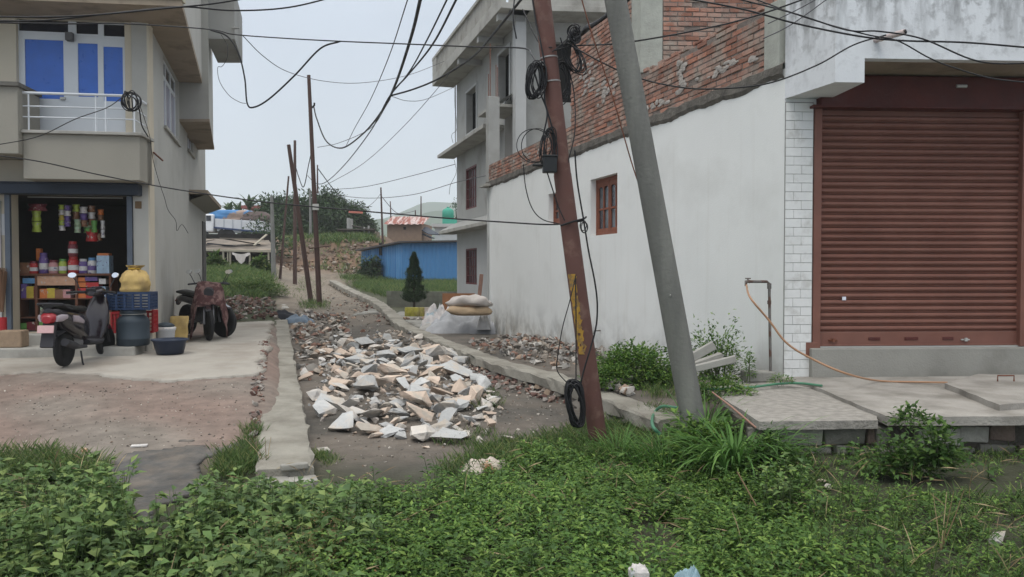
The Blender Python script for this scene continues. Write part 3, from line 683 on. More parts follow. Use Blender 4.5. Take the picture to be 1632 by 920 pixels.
# balcony window and door set
def frame_set(F_, parent, outer, cells, off=-.08, mframe=m_frame, name='window'):
    g = MB(); a, c, z0, z1 = outer; zs = sorted({z0, z1, *[q[2] for q in cells], *[q[3] for q in cells]}); ts = sorted({a, c, *[q[0] for q in cells], *[q[1] for q in cells]})
    for i in range(len(ts)-1):
        for j in range(len(zs)-1):
            tm, zm = (ts[i]+ts[i+1])/2, (zs[j]+zs[j+1])/2
            if not any(q[0] < tm < q[1] and q[2] < zm < q[3] for q in cells): F_.box(g, ts[i], ts[i+1], off-.05, off, zs[j], zs[j+1])
    win = g.build(name, mframe, parent)
    for q in cells:
        g = MB(); F_.box(g, q[0]-.002, q[1]+.002, off-.03, off-.018, q[2]-.002, q[3]+.002); g.build('pane', q[4], win)
    return win
X = lambda px, F_=hf: F_.px(px, 100)[0]
Zp = lambda py, F_=hf, px=110: F_.px(px, py)[1]
cells = [(X(98),X(36),Zp(157),Zp(63),m_blue),(X(153),X(121),Zp(152),Zp(66),m_blue),(X(193),X(162),Zp(158),Zp(70),m_blue),
         (X(106),X(27),Zp(50),Zp(31.5),m_dglass),(X(154),X(119),Zp(51),Zp(32),m_dglass),(X(197),X(163),Zp(53),Zp(34),m_dglass)]
cells = [(min(a,b_),max(a,b_),c,d,m_) for a,b_,c,d,m_ in cells]
w_ = frame_set(hf, hb, fw[0], cells)
b = MB(); hf.box(b, X(101), X(93), -.078, -.04, Zp(158), Zp(154)); b.build('door_handle', m_rail, w_)
q = hf.px(111, 59); b = MB(); hf.box(b, q[0]-.05, q[0]+.06, -.06, .04, q[1]-.06, q[1]+.07); b.build('lamp_box', M('lamp_grey', (.12,.12,.12), .6, .1), hb, bevel=.01)
for h in hsw:
    a, c, z0, z1 = h; zt = z1-(z1-z0)*.24; n = 3; wd = (c-a)/n
    cells = [(a+wd*i+.05, a+wd*(i+1)-.04, z0+.05, zt-.05, m_pglass) for i in range(n)]+[(a+wd*i+.05, a+wd*(i+1)-.04, zt+.03, z1-.05, m_dglass) for i in range(n)]
    frame_set(hs, hb, h, cells, off=-.06)
    b = MB(); hs.box(b, a-.05, c+.05, .004, .05, z0-.06, z0-.005); b.build('sill', m_conc_l, hb)
# overhang of the top floor
O = at(290, 14, 12.08); O2 = at(322, 135, 17.0); zs_ = SOF
pl = [tuple(hf.P(6,.86,0)[:2]), (O.x, O.y-.0), (O2.x, O2.y), tuple(hs.P(4.25,-.3,0)[:2]), tuple(hf.P(6,-.3,0)[:2])]
pl[0] = (O.x-6, O.y-.75)
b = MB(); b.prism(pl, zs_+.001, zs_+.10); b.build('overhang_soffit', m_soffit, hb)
b = MB(); pl2 = [(pl[0][0], pl[0][1]), pl[1], pl[2], pl[3], pl[4]]; 
wallp(b, pl[1], pl[0], zs_+.10, 9, .2); b.build('top_front_wall', M('cream_top', (.48,.46,.36), .85, .05, 1.1, .1), hb)
b = MB(); wallp(b, (pl[1][0], pl[1][1]+.003), pl[2], zs_+.10, 9, -.2); wallp(b, pl[2], pl[3], zs_+.10, 9, -.2); b.build('top_side_wall', m_cream_g, hb)
b = MB(); hf2 = Fr(pl[1], pl[0], (0,-1)); hf2.box(b, -.02, 6, .0, .03, zs_+.10, zs_+.30); b.build('fascia_band', M('cream_top2', (.50,.47,.36), .85, .05, 1.1, .1), hb)
# rear projecting volume
P3 = at(333, 190, 17.0); P4 = at(340, 235, 20.9); zb_ = (P3.z+P4.z)/2
def side_at(Y): return HC.x-.30*(Y-HC.y)
b = MB(); b.prism([(P3.x,P3.y),(P4.x,P4.y),(side_at(20.9)-.1,20.9),(side_at(17)-.1,17.0)], zb_, 9); b.build('projecting_bay', m_cream_g, hb)
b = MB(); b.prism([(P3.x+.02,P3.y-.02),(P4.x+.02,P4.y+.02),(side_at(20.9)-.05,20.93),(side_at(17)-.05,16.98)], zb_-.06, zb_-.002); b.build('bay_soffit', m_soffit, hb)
Q = at(336, 62, 17.2); Q2 = at(373, 62, 17.2); 
b = MB(); b.prism([(Q.x-.1,17.2),(Q2.x,17.25),(Q2.x-.5,19.2),(Q.x-.6,19.2)], Q.z, Q.z+1.1); b.build('rear_balcony', m_gray, hb, bevel=.01)
b = MB(); b.tube([(Q2.x-.05,17.4,Q.z+1.0),(Q2.x-.05,17.4,Q.z+2.2)], .03, 6); b.build('rear_post', m_grille, hb)
b = MB(); q = at(370, 45, 17.2); b.tube([q, q+Vector((.16,0,0))], .025, 8); b.build('overflow_pipe', m_gray, hb)
# lower sunshade
a = hs.px(301, 320)[0]; c = hs.L+.15; z = 3.35
b = MB(); hs.box(b, a, c, .003, .42, z, z+.10); b.build('sunshade', m_soffit, hb); b = MB()
b.add([hs.P(a,.003,z-.16), hs.P(c,.003,z-.16), hs.P(c,.40,z-.002), hs.P(a,.40,z-.002)], [(0,1,2,3)]); b.build('sunshade_bracket', m_olive, hb)
b = MB(); t = hs.px(322, 390)[0]; hs.box(b, t-.0, t+.9, .003, .03, .8, 2.9); b.build('side_door', M('dark_door', (.07,.065,.06), .7, .2), hb)
b = MB(); t = hs.px(246, 250)[0]; b.tube([hs.P(t-.45,.05,hs.px(246,249)[1]), hs.P(t+.4,.08,hs.px(246,249)[1]-.02)], .015, 6); b.build('iron_rod', m_rust, hb)
# ================================================================ ground: one sheet to the horizon, real soil colours painted by area
def ground_col(x, y):
    dirt = (.145,.125,.105); dirt_d = (.085,.078,.068); pink = (.21,.155,.130); grassy = (.050,.060,.028); brown = (.19,.125,.085) if noise.noise(Vector((x*.5,y*.5,7))) > 0 else (.145,.105,.08); tan = (.22,.185,.145)
    n1 = noise.noise(Vector((x*.7, y*.7, 2))); n2 = noise.noise(Vector((x*2.3, y*2.3, 5)))
    xl, xr = XL(y), XR(y)
    mix = lambda a, b, t: tuple(p+(q-p)*t for p, q in zip(a, b))
    if x < xl:
        c = mix(pink, (.20,.175,.150), ss(-.3,.5,n1)); 
        if y > 17: c = mix(c, grassy, ss(17,20,y)); 
        if y > 40: c = mix(c, (.16,.14,.11), ss(40,46,y+2*n1))
    elif x < xr or y > 52:
        c = mix(dirt, dirt_d, ss(-.2,.4,n1+.5*n2)); c = mix(c, tan, ss(16,30,y)*.75)
        if y > 46: c = mix(c, brown, ss(46,51,y))
    else:
        c = mix(dirt, dirt_d, ss(-.2,.4,n1+.5*n2)); c = mix(c, grassy, ss(24,28,y)*.75)
        if y > 60: c = grassy
    g = ss(7.4, 6.4, y + .5*n1 + (.4 if x > 2 else 0)); c = mix(c, (.045,.048,.028), g)
    if y > 90: c = mix(c, (.06,.09,.05), ss(90,200,y))
    k = 1+.22*n2
    return tuple(v*k for v in c)
def gridsheet(name, xs_of, ys, nx, zf, cf, mat, dz=0):
    V = []; COL = []; Fs = []
    for y in ys:
        a, b_ = xs_of(y)
        for i in range(nx):
            x = a+(b_-a)*i/(nx-1); V.append((x, y, zf(x, y)+dz)); COL.append(cf(x, y))
    for j in range(len(ys)-1):
        for i in range(nx-1): q = j*nx+i; Fs.append((q, q+1, q+nx+1, q+nx))
    me = bpy.data.meshes.new(name); me.from_pydata(V, [], Fs); me.update()
    ca = me.color_attributes.new('soil', 'FLOAT_COLOR', 'POINT'); ca.data.foreach_set('color', np.array([(*c, 1) for c in COL]).ravel())
    me.polygons.foreach_set('use_smooth', [True]*len(Fs)); me.materials.append(mat)
    o = bpy.data.objects.new(name, me); C.objects.link(o); return o
m_ground = M('soil', (.1,.1,.1), .95, .28, 6, .9, 22, vcol='soil')
ys = list(np.arange(-6, 4, 1.0)) + list(np.arange(4, 28, .11)) + list(np.arange(28, 66, .4)) + [66*1.12**i for i in range(1, 26)]
XW = lambda y: (-14-max(0,y)*.9, 13+max(0,y)*.9) if y > 0 else (-14, 13)
# denser in x: non-uniform spacing through the middle
def nonuni(name):
    V = []; COL = []; Fs = []; us = np.linspace(-1, 1, 250); us = np.sign(us)*(np.abs(us)*.55+np.abs(us)**3*.45); nx = len(us)
    for y in ys:
        half = 15+max(0, y)*.95
        for u in us:
            x = u*half - (0.10*max(0,min(y,60))); z = zg(x, y); V.append((x, y, z)); COL.append((*ground_col(x, y), 1))
    for j in range(len(ys)-1):
        for i in range(nx-1): q = j*nx+i; Fs.append((q, q+1, q+nx+1, q+nx))
    me = bpy.data.meshes.new(name); me.from_pydata(V, [], Fs); me.update()
    ca = me.color_attributes.new('soil', 'FLOAT_COLOR', 'POINT'); ca.data.foreach_set('color', np.array(COL).ravel())
    me.polygons.foreach_set('use_smooth', [True]*len(Fs)); me.materials.append(m_ground)
    o = bpy.data.objects.new(name, me); C.objects.link(o); return o
tag(nonuni('ground'), kind='structure')
# concrete apron in front of the steps, broken front edge
def patch(name, pxpoly, mat, dz=.02, cell=.07, edge=.12, th=.05, zf=None):
    W = [gp(*p) for p in pxpoly]; pl = [(p.x, p.y) for p in W]
    x0, x1 = min(p[0] for p in pl), max(p[0] for p in pl); y0, y1 = min(p[1] for p in pl), max(p[1] for p in pl)
    nx, ny = int((x1-x0)/cell)+3, int((y1-y0)/cell)+3; idx = {}; V = []; Fs = []
    zz = zf or (lambda x, y: zg(x, y, False)+dz)
    def vid(i, j):
        if (i, j) not in idx:
            x, y = x0+(i-1)*cell, y0+(j-1)*cell; idx[i, j] = len(V); V.append((x+.02*noise.noise(Vector((x*6,y*6,0))), y+.02*noise.noise(Vector((x*6,y*6,7))), zz(x, y)+.004*noise.noise(Vector((x*2,y*2,1)))))
        return idx[i, j]
    cells = set()
    for j in range(ny):
        for i in range(nx):
            x, y = x0+(i-.5)*cell, y0+(j-.5)*cell
            if inpoly(x+edge*noise.noise(Vector((x*1.8,y*1.8,3))), y+edge*noise.noise(Vector((x*1.8,y*1.8,8))), pl): cells.add((i, j))
    for (i, j) in cells: Fs.append((vid(i,j), vid(i+1,j), vid(i+1,j+1), vid(i,j+1)))
    top = len(V); low = {}
    def lid(i, j):
        if (i, j) not in low: v = V[idx[i, j]]; low[i, j] = len(V); V.append((v[0], v[1], v[2]-th))
        return low[i, j]
    for (i, j) in cells:
        for (di, dj, a, b_) in ((-1,0,(i,j+1),(i,j)),(1,0,(i+1,j),(i+1,j+1)),(0,-1,(i,j),(i+1,j)),(0,1,(i+1,j+1),(i,j+1))):
            if (i+di, j+dj) not in cells: Fs.append((lid(*a), lid(*b_), idx[b_], idx[a]))
    mb = MB(); mb.add(V, Fs); return mb
m_apron = M('worn_concrete', (.37,.345,.305), .9, .12, 2.5, .4, 45, col2=(.27,.24,.205), mix=(.45,.65), mscale=.9)
ap = patch('apron', [(-60,560),(250,560),(330,540),(425,545),(415,600),(390,602),(330,607),(260,612),(215,609),(160,600),(80,598),(-60,602)], m_apron, dz=.03)
struct('concrete_apron', ap, m_apron, smooth=True)
ap = patch('apron2', [(340,519),(432,514),(424,548),(320,548)], m_apron, dz=.034)
struct('concrete_path', ap, m_apron, smooth=True)
ap = patch('forecourt', [(560,505),(640,498),(745,500),(770,520),(700,529),(668,524),(645,512)], m_apron, dz=.03, cell=.12)
struct('grey_forecourt', ap, m_conc, smooth=True)
# dark spill of tar-grey soil at the edge of the weeds
ap = patch('tar', [(160,742),(230,722),(330,708),(350,735),(320,780),(275,832),(235,842),(205,800),(150,760)], m_apron, dz=.012, edge=.55, cell=.045, th=.02)
struct('dark_silt_patch', ap, M('dark_silt', (.095,.093,.09), .95, .4, 3, 1.0, 14, col2=(.16,.14,.12), mix=(.42,.66), mscale=4), smooth=True)

# ================================================================ kerb walls
m_kerb = M('kerb_concrete', (.30,.285,.245), .92, .16, 4, .7, 40, col2=(.20,.185,.155), mix=(.42,.64), mscale=2.4)
def ribbon(mb, pts, wd, dp, jit=.015, hi=0):
    P = []; pts = [Vector(p) for p in pts]
    for a, b_ in zip(pts, pts[1:]):
        n = max(1, int((b_-a).length/.16))
        P += [a+(b_-a)*k/n for k in range(n)]
    P.append(pts[-1]); vs = []; n = len(P)
    for i, p in enumerate(P):
        d = (P[min(i+1,n-1)]-P[max(i-1,0)]); s = Vector((d.y, -d.x, 0)).normalized(); w_ = wd/2
        j = lambda k: jit*noise.noise(Vector((p.x*3+k*7, p.y*3, k)))+jit*.7*noise.noise(Vector((p.x*11+k*7, p.y*11, k)))
        for k, (o, z) in enumerate(((-w_,-dp),(-w_,-.02),(-w_+.02,0),(-w_*.3,.004),(w_*.3,.004),(w_-.02,0),(w_,-.02),(w_,-dp))):
            vs.append(p+s*(o+j(k)*(1 if k not in (3,4) else 0))+Vector((0,0,z+j(k+20)*.6)))
    mb.add(vs, [(i*8+k, i*8+k+1, (i+1)*8+k+1, (i+1)*8+k) for i in range(n-1) for k in range(7)], False)
    mb.add(vs[:8], [tuple(range(8))]); mb.add(vs[-8:], [tuple(range(7,-1,-1))]); return mb
lk0 = at_z(456, 745, -.06); lk1 = at_z(444, 510, .26)
k0 = at_z(453, 757, -.07)
b = MB(); ribbon(b, [lk0+(lk0-lk1).normalized()*.02, lk1], .45, .35, .032)
kw = b.build('kerb_wall', m_kerb, None, loc=tuple(lk0)); tag(kw, 'long straight concrete kerb wall beside the yard of the cream shop house', 'kerb wall')
b = MB(); d = (lk1-lk0).normalized(); r = math.atan2(d.y, d.x)-math.pi/2
b.box(lk0-d*.13+Vector((-.11,0,-.22)), (.24,.22,.32), rz=r); b.box(lk0-d*.11+Vector((.13,0,-.20)), (.23,.18,.28), rz=r+.06); b.box(lk0+Vector((.07,-.01,.01)), (.22,.06,.05), rz=r+.1)
b.build('broken_kerb_end', m_conc_l, kw, bevel=.012)
a = at_z(450, 492, .36); c = at_z(440, 456, .62); b = MB(); ribbon(b, [a, at_z(446,478,.46), c], .42, .4, .05)
tag(b.build('kerb_wall', m_conc_l, None, loc=tuple(a)), 'short ragged pale kerb stub beside the round grassy bush', 'kerb wall')
b = MB(); RKP = [v.copy() for v in RKW]; ribbon(b, cr(RKP, 4), .34, .14, .035)
rk = b.build('kerb_wall', m_kerb, None, loc=tuple(RKW[-1])); tag(rk, 'curving stone kerb wall capped in concrete along the far side of the lane', 'kerb wall')
b = MB(); pth = cr(RKP, 6); rnd = random.Random(3)
for p, q in zip(pth, pth[1:]):
    L_ = (q-p).length; n = max(1, int(L_/.17)); s = Vector((q.y-p.y, p.x-q.x, 0)).normalized(); s = -s if s.x > 0 else s
    for k in range(n):
        for lv in range(3):
            o = p.lerp(q, (k+rnd.random()*.6)/n) + s*(.16+rnd.uniform(-.02,.02)) + Vector((0,0,-.19-lv*.13+rnd.uniform(-.02,.02)))
            vs, fs = rockgeo(rnd.randrange(20)); m = Matrix.Rotation(math.atan2(q.y-p.y, q.x-p.x)+rnd.uniform(-.2,.2),3,'Z') @ Matrix.Rotation(rnd.uniform(-.3,.3),3,'X')
            sz = rnd.uniform(.17,.28); b.add([o+m @ Vector((v.x*sz*1.1, v.y*sz*.7, v.z*sz*1.15)) for v in vs], fs)
b.build('stone_facing', M('kerb_stones', (.2,.18,.15), .9, .2, 5, .4, 40, icols=[(.24,.22,.19),(.17,.155,.13),(.30,.27,.22),(.20,.15,.11)], island=.2), rk)
b = MB(); ribbon(b, [v+Vector((.05,0,-.13)) for v in cr(RKP, 4)], .26, .5, .02); b.build('mortar_core', m_mortar, rk)

# ================================================================ platform before the shutters
def slab(name, label, px_pts, z, th, mat, cat='slab', zf=None, rough=.02):
    pts = [at_z(px, py, zz) for px, py, zz in px_pts]
    b = MB(); n = len(pts); P = []
    for i in range(n):
        a, c = pts[i], pts[(i+1) % n]; m = max(1, int((c-a).length/.12))
        for k in range(m):
            p = a.lerp(c, k/m); j = rough*noise.noise(Vector((p.x*5,p.y*5,0))); nn = Vector((c.y-a.y, a.x-c.x, 0)).normalized(); P.append(p+nn*j)
    m = len(P); b.add([p for p in P]+[p+Vector((0,0,-th)) for p in P], [tuple(range(m)), tuple(range(2*m-1, m-1, -1))]+[(i, m+i, m+(i+1)%m, (i+1)%m) for i in range(m)])
    o = b.build(name, mat, None, loc=tuple(pts[0])); return tag(o, label, cat)
m_slab = M('broom_concrete', (.35,.33,.30), .9, .16, 3, .6, 40, col2=(.22,.205,.18), mix=(.42,.66), mscale=2.2)
m_slab_r = M('pitted_concrete', (.34,.32,.29), .95, .35, 14, 1.0, 30, col2=(.26,.245,.22), mix=(.42,.62), mscale=28)
slab('concrete_slab', 'rough pitted concrete slab breaking away at the corner before the tap', [(1125,617,.30),(1210,672,.30),(1398,670,.30),(1402,655,.30),(1275,608,.30),(1262,601,.30)], .3, .07, m_slab_r)
slab('concrete_slab', 'smooth concrete slab laid below the maroon shutter', [(1240,603,.335),(1288,612,.335),(1414,664,.335),(1790,664,.335),(1790,596,.335),(1290,583,.335)], .33, .075, m_slab)
rs = slab('drain_cover_slab', 'raised concrete cover slab with a steel lifting loop', [(1506,611,.39),(1592,645,.39),(1780,632,.39),(1780,600,.39),(1560,596,.39)], .39, .09, m_slab, 'cover slab')
b = MB(); q = at_z(1590, 608, .39); q2 = at_z(1616, 608, .39); b.tube([q, q+Vector((0,0,.06)), q2+Vector((0,0,.06)), q2], .008, 6); b.build('lifting_loop', m_rust, rs)
# bank wall of blocks under the slabs
bk = thing('retaining_wall', 'rough retaining wall of mortared blocks and stones below the concrete slabs', 'retaining wall', tuple(at_z(1300, 715, -.1)))
e_pts = [at_z(1195,672,.28), at_z(1400,671,.28), at_z(1425,666,.30), at_z(1632,666,.30), at_z(1800,666,.30)]
b = MB(); rnd = random.Random(5)
base = [Vector((p.x, p.y+.05, 0)) for p in e_pts]
for a, c in zip(base, base[1:]): b.prism([(a.x,a.y+.05),(c.x,c.y+.05),(c.x,c.y+.5),(a.x,a.y+.5)], -.5, .245)
b.build('mortar_core', M('dark_mortar', (.085,.075,.062), .95, .4, 8, .9, 25), bk)
b = MB()
Lt = sum((c-a).length for a, c in zip(base, base[1:]))
for row, (zl, zh) in enumerate(((-.36,-.16),(-.15,.06),(.065,.235))):
    for a, c in zip(base, base[1:]):
        L_ = (c-a).length; u = (c-a)/L_; t = -.1*row
        while t < L_-.05:
            ln = rnd.uniform(.18,.5); t1 = min(t+ln, L_); o = rnd.uniform(-.04,.03); ta = max(t,0)
            if t1-ta > .08 and rnd.random() < .92:
                z0, z1 = zl+rnd.uniform(-.01,.02), zh+rnd.uniform(-.03,.0)
                n = Vector((u.y,-u.x,0)); A_, B_ = a+u*(ta+.01), a+u*(t1-.012)
                vs = [p+n*oo+Vector((rnd.uniform(-.01,.01),rnd.uniform(-.01,.01),z+rnd.uniform(-.012,.012))) for z in (z0,z1) for p, oo in ((A_,o),(B_,o+rnd.uniform(-.02,.02)),(B_,-.3),(A_,-.3))]
                b.add(vs, [(3,2,1,0),(4,5,6,7),(0,1,5,4),(1,2,6,5),(2,3,7,6),(3,0,4,7)])
            t = t1
b.build('blocks', M('old_blocks', (.2,.19,.17), .95, .35, 6, .8, 30, icols=[(.24,.23,.20),(.30,.285,.25),(.19,.14,.115),(.27,.26,.235),(.34,.325,.29)], island=.2), bk, bevel=.012)
q = at_z(1250, 690, .1)

# ================================================================ debris: uncountable small rubble as stuff
m_rub = M('rubble', (.3,.28,.25), .9, .15, 8, .4, 50, icols=[(.30,.28,.25),(.36,.31,.26),(.24,.225,.21),(.20,.175,.15),(.33,.24,.18),(.22,.13,.10),(.38,.36,.33),(.22,.20,.18)], island=.2)
m_rub_red = M('brick_rubble', (.3,.15,.1), .9, .15, 8, .4, 50, icols=[(.20,.105,.085),(.17,.10,.085),(.23,.15,.12),(.22,.20,.18),(.29,.265,.24),(.15,.11,.095)], island=.25)
m_peb = M('lane_pebbles', (.2,.18,.15), .9, .15, 8, .3, 50, icols=[(.20,.18,.155),(.14,.125,.11),(.28,.25,.21),(.17,.13,.10),(.36,.33,.29)], island=.25)
def rubble(name, label, regions, mat, cat='rubble'):
    b = MB(); p0 = None
    for poly, n, s0, s1, heap in regions:
        for x, y in sample_px(poly, n):
            s = random.uniform(s0, s1)**1.0*random.choice((.6,.8,1,1)); z = zg(x, y)+s*.08+heap*random.random()
            if p0 is None: p0 = (x, y, z)
            add_rock(b, (x, y, z), s)
    return tag(b.build(name, mat, None, loc=p0), label, cat, kind='stuff')
rubble('rubble', 'loose pale rubble strewn along the left edge of the lane beside the kerb', [([(462,500),(555,505),(560,560),(530,600),(480,610),(465,560)], 420, .08, .26, .06), ([(462,495),(530,500),(530,530),(466,530)], 120, .10,.3,.05), ([(500,470),(560,480),(640,520),(600,540),(520,520)], 100, .06,.18,.02)], m_rub)
rubble('brick_rubble', 'red brick rubble and chips at the foot of the curving kerb wall', [([(720,568),(780,580),(880,615),(930,640),(860,640),(760,610),(700,585)], 420, .04, .14, .03), ([(560,478),(600,492),(620,515),(590,505)], 90, .05, .16, .02)], m_rub_red)
rubble('rubble', 'rocks and clods scattered over the brown earth bank below the trees', [([(505,430),(520,395),(560,385),(605,390),(600,430),(560,440)], 330, .12, .55, .05), ([(440,400),(500,390),(500,430),(450,435)], 160, .1, .4, .05)], M('earth_clods', (.2,.15,.11), .95, .2, 3, .5, 20, icols=[(.19,.13,.09),(.24,.16,.11),(.15,.11,.085),(.28,.24,.20)], island=.2))
rubble('rubble', 'heaps of broken masonry against the foot of the white wall', [([(745,552),(800,545),(880,545),(955,552),(970,575),(900,592),(800,572),(760,560)], 560, .05, .22, .16), ([(960,605),(1010,612),(1000,640),(955,628)], 50, .08, .3, .06)], m_rub)
rubble('brick_rubble', 'line of stones and brick bits between the yard and the straight kerb', [([(415,545),(428,545),(420,640),(405,720),(395,690),(405,600)], 170, .03, .13, .02)], m_rub_red)
rubble('brick_rubble', 'dark brick and slate debris piled behind the parked motorcycles', [([(350,478),(440,482),(440,512),(365,514)], 330, .08, .26, .14)], m_rub_red)
rubble('stone_chips', 'small pale chips and fragments between the stones of the lane heap', [([(500,600),(560,545),(620,528),(700,540),(760,590),(820,680),(720,715),(560,700),(490,660)], 900, .03, .16, .05)], M('pale_chips', (.45,.42,.38), .9, .15, 8, .4, 50, icols=[(.50,.46,.41),(.40,.40,.40),(.55,.45,.36),(.34,.31,.28),(.46,.37,.30)], island=.2))
rubble('gravel', 'small pebbles and grit scattered over the dirt lane and yard', [([(500,600),(900,620),(950,680),(520,760),(500,680)], 900, .012, .05, 0), ([(-20,612),(400,612),(395,720),(-20,735)], 700, .01, .04, 0), ([(480,450),(620,500),(680,550),(560,560),(500,500)], 400, .03, .09, 0), ([(560,520),(700,540),(780,590),(640,590)], 300, .02, .08, 0)], m_peb, 'gravel')

# broken stones heaped in the lane, each one its own thing
m_st_g = M('blue_grey_stone', (.45,.455,.45), .95, .14, 6, .6, 25, objrand=.22, col2=(.46,.41,.35), mix=(.5,.62), mscale=3)
m_st_p = M('peach_stone', (.56,.45,.365), .95, .14, 6, .5, 25, objrand=.2, col2=(.40,.36,.31), mix=(.5,.62), mscale=3)
m_st_w = M('pale_stone', (.57,.525,.47), .95, .12, 6, .5, 25, objrand=.18, col2=(.42,.41,.40), mix=(.48,.62), mscale=3)
protos = {}
for cn, mm in (('blue grey', m_st_g), ('peach', m_st_p), ('pale', m_st_w)):
    protos[cn] = [rock_mesh(100+i+hash(cn[0]) % 1 + {'b':0,'p':20}[cn[0]]+(40 if cn == 'pale' else 0), mm, n=random.choice((8,9,11,13)), flat=random.choice((.38,.52,.68))) for i in range(7)]
heap = [(565,572),(625,545),(680,548),(735,590),(770,625),(785,665),(700,702),(640,700),(570,690),(520,668),(545,640),(575,620),(500,640),(560,600)]
hp = [gp(*p) for p in heap]; hc = gp(655, 625)
placed = []
def put_stone(x, y, s, cn, label, group, lift=0, flat=1):
    me = random.choice(protos[cn]); o = bpy.data.objects.new('stone', me); C.objects.link(o)
    o.scale = (s, s*random.uniform(.75,1.05), s*random.uniform(.5,.8)*flat); o.rotation_euler = (random.gauss(0,.28), random.gauss(0,.28), random.uniform(0, 6.28))
    o.location = (x, y, zg(x, y)+s*.16*flat+lift); tag(o, label, 'stone', group); return o
tries = 0
G1 = 'broken stones heaped in the lane'
while len(placed) < 185 and tries < 16000:
    tries += 1; px, py = random.uniform(498, 792), random.uniform(542, 706)
    inside = inpoly(px, py, [(525,560),(560,545),(615,528),(680,540),(735,580),(770,610),(800,668),(715,705),(640,702),(560,692),(505,668),(490,640),(545,610),(530,590)])
    if not inside: continue
    p = gp(px, py); s = random.choice((.20,.25,.30,.36,.42,.50,.60)); dd = min([((p.x-q[0])**2+(p.y-q[1])**2)**.5/(s+q[2]) for q in placed] or [9])
    if dd < .30: continue
    placed.append((p.x, p.y, s))
placed.sort(key=lambda q: q[2])
for i, (x, y, s) in enumerate(placed):
    px, py = proj(x, y, zg(x, y)); cn = random.choices(('blue grey','peach','pale'), (.42,.28,.30))[0]
    size = 'huge' if s > .55 else ('large' if s > .45 else ('big' if s > .38 else ('medium' if s > .3 else ('small' if s > .25 else 'tiny')))); 
    pos = ('far end' if py < 590 else ('middle' if py < 650 else 'near edge'))+' of the heap, '+('towards the kerb' if px < 590 else ('at its centre' if px < 700 else 'towards the pole'))
    lift = max(0, .16*(1-math.hypot((px-650)/110, (py-620)/70)))*random.uniform(.4,1)
    o = put_stone(x, y, s, cn, 'x', G1, lift); tl = 'tilted' if max(abs(o.rotation_euler[0]), abs(o.rotation_euler[1])) > .22 else 'flat'
    o['label'] = f'{size} {cn} {tl} stone at the {pos}'
for (px, py, s, cn, lab) in ((868,626,.22,'peach','peach stone lying against the kerb by the rust pole'),(850,622,.2,'blue grey','grey pointed stone below the kerb wall near the cable coil'),(895,628,.3,'peach','flat peach stone behind the hanging cable coil'),
        (742,700,.22,'pale','ribbed pale block at the edge of the weeds below the heap'),(766,706,.14,'pale','small white block beside the ribbed pale block'),(806,706,.22,'pale','pale stone half sunk in grass right of the white block'),
        (516,722,.16,'pale','lone rounded pale stone just right of the near kerb end'),(680,716,.10,'peach','small yellowish stone alone on bare dirt'),(985,622,.30,'pale','pale flat stone on the kerb between the two poles'),(1000,632,.2,'pale','small pale stone on the kerb by the green hose'),
        (1200,610,.2,'blue grey','grey chunk beside the pitted slab below the tap'),(1322,782,.12,'pale','whitish stone lying in the grass right of the tall tuft'),(1310,775,.12,'peach','reddish stone chip in the grass behind the whitish stone'),(1590,862,.16,'blue grey','grey stone in the weeds by the dirt track')):
    p = gp(px, py); put_stone(p.x, p.y, s, cn, lab, None)
G2 = 'stones strewn along the left side of the lane'
for (x, y) in sample_px([(468,520),(545,515),(570,560),(545,605),(482,615),(470,560)], 46):
    s = random.uniform(.13,.32); cn = random.choice(('pale','pale','peach','blue grey'))
    size = 'large' if s > .26 else ('medium' if s > .2 else 'small'); far = 'far up' if y > 16 else ('partway up' if y > 13 else 'lower down')
    put_stone(x, y, s, cn, f'{size} flat {cn} stone in the strip {"beside" if x < XL(y)+.8 else "away from"} the kerb, {far} the lane', G2, random.uniform(0,.08), .7)

# ================================================================ poles
m_redpole = M('red_oxide_steel', (.125,.060,.050), .7, .16, 3, .2, 25, col2=(.19,.115,.09), mix=(.52,.68), mscale=5, streak=[((.42,.24,.04), 3.2, (1,1,.35), .0, .1, 0, 0.1, 0)])
m_greypole = M('weathered_grey_pole', (.135,.135,.125), .85, .16, 2, .4, 30, col2=(.20,.20,.18), mix=(.45,.7), mscale=4, stretch=(1,1,.12))
m_farpole = M('dark_brown_pole', (.085,.052,.045), .8, .2, 3, .1)
m_farpole_g = M('grey_far_pole', (.20,.20,.19), .85, .15, 3, .1)
gpt = Vector((*at(952, 690, 7.6)[:2], -.16)); RP0 = at(952, 690, 7.6); RP1 = at(867, 0, 7.6); dz = (RP1-RP0)
rp = thing('utility_pole', 'leaning rust red steel utility pole with faded yellow stripe and bundled cables', 'utility pole', tuple(RP0))
b = MB(); P = lambda k: RP0+dz*k
bend = lambda k: Vector((-.03*math.sin(k*2.5),0,0))
b.tube([P(-.04), P(.25)+bend(.2), P(.6)+bend(.6)], [.09,.088,.086], 20); b.tube([P(.59)+bend(.6), P(1.0)+bend(1), P(1.75)], [.083,.083,.075], 20); pole = b.build('pole_shaft', m_redpole, rp)
for py in (92, 130):
    k = (690-py)/690; b = MB(); b.tube([P(k)+bend(k)-dz.normalized()*.006, P(k)+bend(k)+dz.normalized()*.006], .0895, 20); b.build('steel_band', M('steel_band', (.36,.35,.34), .45, .2, 15, 0, metal=.5), rp)
